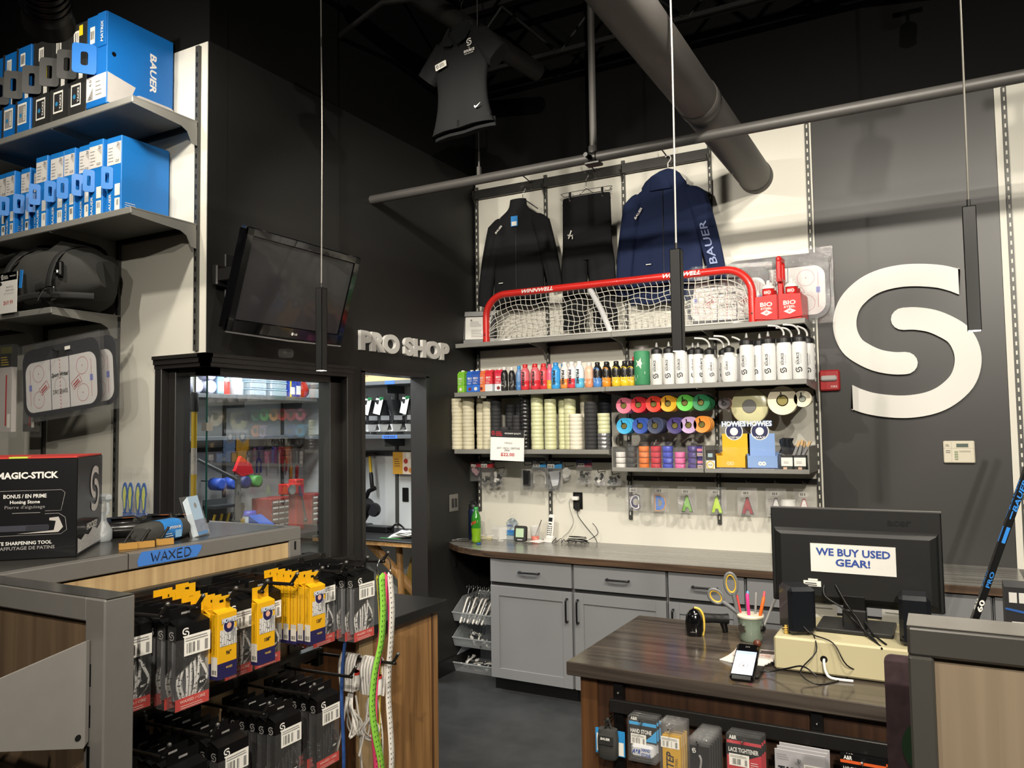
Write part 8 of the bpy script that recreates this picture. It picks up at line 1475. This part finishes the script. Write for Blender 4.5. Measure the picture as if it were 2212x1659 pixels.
for i, (x, y, rz, cd, l) in enumerate(((-3.99, 4.86, .95, False, 'black skate cut off by the door jamb on the done rack'), (-3.87, 4.84, .95, True, 'black skate with ticket, first whole one on the done rack'), (-3.755, 4.84, .92, True, 'black skate with ticket, second whole one on the done rack'), (-3.635, 4.84, .98, False, 'black skate without ticket in the middle of the done rack'), (-3.50, 4.84, .75, True, 'black skate turned sideways with a ticket at the rack end'), (-3.31, 4.87, .9, False, 'black skate with white sole half hidden by the far door jamb'))): skate(l, x, y, rz, cd)
t = thing('hammer', 'yellow and black handled hammer hanging in the workshop', 'hammer', (-3.985, 4.98, 1.22), rot=(0, -.10, 0)); b = MB(); b.lathe([(.013, -.02), (.016, 0), (.016, .11), (.012, .12)], JET, n=12); b.obj('grip', t); MB().lathe([(.012, .12), (.013, .22), (.009, .25)], mat('#cda81f', .4), n=12).obj('shaft', t); b = MB(); b.tube([(-.035, 0, .26), (.03, 0, .262), (.06, 0, .25)], [.018, .014, .006], mat('#2b2826', .4, .5), n=10); b.obj('head', t)
t = thing('peg_bar', 'dark peg bar behind the hammer in the workshop', 'peg bar', (-3.7, 5.05, 1.49)); MB().box(-.45, .45, -.02, -.008, -.02, .02, STEEL).obj('bar', t); MB().tube([(-.285, -.02, 0), (-.285, -.085, .0)], .004, HOOKMAT).obj('peg', t)
t = thing('postcard', 'yellow and food picture flyer pinned in the workshop', 'flyer', (-3.685, 4.98, 1.33), rz=.0); b = MB(); b.box(-.095, .095, -.001, .001, 0, .17, mat('#c9952f', .5)); F = front(0, -.0014, 0); b.quad(.0, .095, 0, .17, mat('#d8c5b0', .5, var=.2), F); 
for (x, z, c) in ((.03, .10, '#a53224'), (.07, .105, '#e0d6c6'), (.03, .04, '#8f2a1e'), (.075, .03, '#c98a3a'), (.05, .145, '#e8e2d6')): b.disc(.02, mat(c, .5, var=.3, scale=200), F @ Matrix.Translation((x, z, .0005)), n=16)
b.lines(-.08, -.02, .06, .13, 4, mat('#5a3a18', .6), F, .0006, .3); b.obj('card', t)
t = thing('notice_sheet', 'white printed sheet clipped up beside the food flyer', 'paper', (-3.50, 4.985, 1.185)); b = MB(); b.box(-.095, .095, -.0008, .0008, 0, .30, PAPER); b.lines(-.075, .08, .03, .26, 14, GREYINK, front(0, -.0012, 0), fill=.22); b.obj('sheet', t); MB().box(-.01, .025, -.006, .004, .292, .306, JET).obj('clip', t)
tag(MB().box(-.03, .03, -.008, 0, -.055, .055, JET, b=.004).obj('wall_outlet', loc=(-3.71, 5.05, 1.165)), 'black wall outlet in the workshop below the food flyer', 'outlet')
t = thing('bench_grinder', 'black bench machine with angled arm on the corner bench', 'machine', (-3.93, 4.82, .9055)); b = MB(); b.box(-.10, .04, -.06, .06, 0, .05, JET, b=.01); b.tube([(-.08, 0, .04), (.0, 0, .17), (.05, 0, .22)], [.05, .06, .04], mat('#1c1c1e', .35), n=14); b.obj('body', t); MB().tube([(-.03, 0, .17), (.04, 0, .30), (.10, 0, .325)], .018, JET, n=10).obj('arm', t); b = MB(); b.lathe([(.05, -.02), (.055, 0), (.05, .02)], mat('#242426', .3), front(.09, 0, .16), 20); b.obj('wheel_guard', t); MB().tube([(-.09, -.05, .1), (-.04, -.055, .12)], .014, mat('#bdbdbb', .4)).obj('sticker', t)
t = thing('power_supply', 'black power supply box with a coiled cable on the corner bench', 'power supply', (-3.76, 4.79, .9055)); MB().box(-.13, .10, -.05, .05, 0, .045, JET, b=.005).obj('case', t); MB().tube([(.10, 0, .02), (.14, -.02, .05), (.17, -.01, .07), (.20, .02, .04), (.24, .0, .02), (.34, -.02, .015)], .007, JET).obj('cable', t)
q = random.Random(2)
for i in range(5): tag(MB().add([(-.10, -.06, 0), (.02, -.075, .008), (.10, -.05, .003), (.09, .06, .008), (-.02, .05, .0), (-.09, .055, .01)], [(0, 1, 4, 5), (1, 2, 3, 4)], PAPER).obj('loose_paper', loc=(-3.42 + .01 * i, 4.62 + .012 * i, .908 + .007 * i), rz=q.uniform(-.5, .5)), 'loose white paper, %s up in the messy pile on the corner bench' % ORD[i], 'paper', 'papers on the corner bench')
tag(MB().box(-.13, .05, -.08, -.07, 0, .002, mat('#3fa04a', .5)).obj('green_folder', loc=(-3.42, 4.60, .9058)), 'green folder edge under the messy papers', 'folder')
t = thing('clear_bin', 'clear plastic bin at the far door jamb on the corner bench', 'bin', (-3.27, 4.80, .9055)); b = MB(); b.lathe([(.06, 0), (.075, .16), (.078, .16)], CLEARTUB, n=6); b.obj('shell', t)
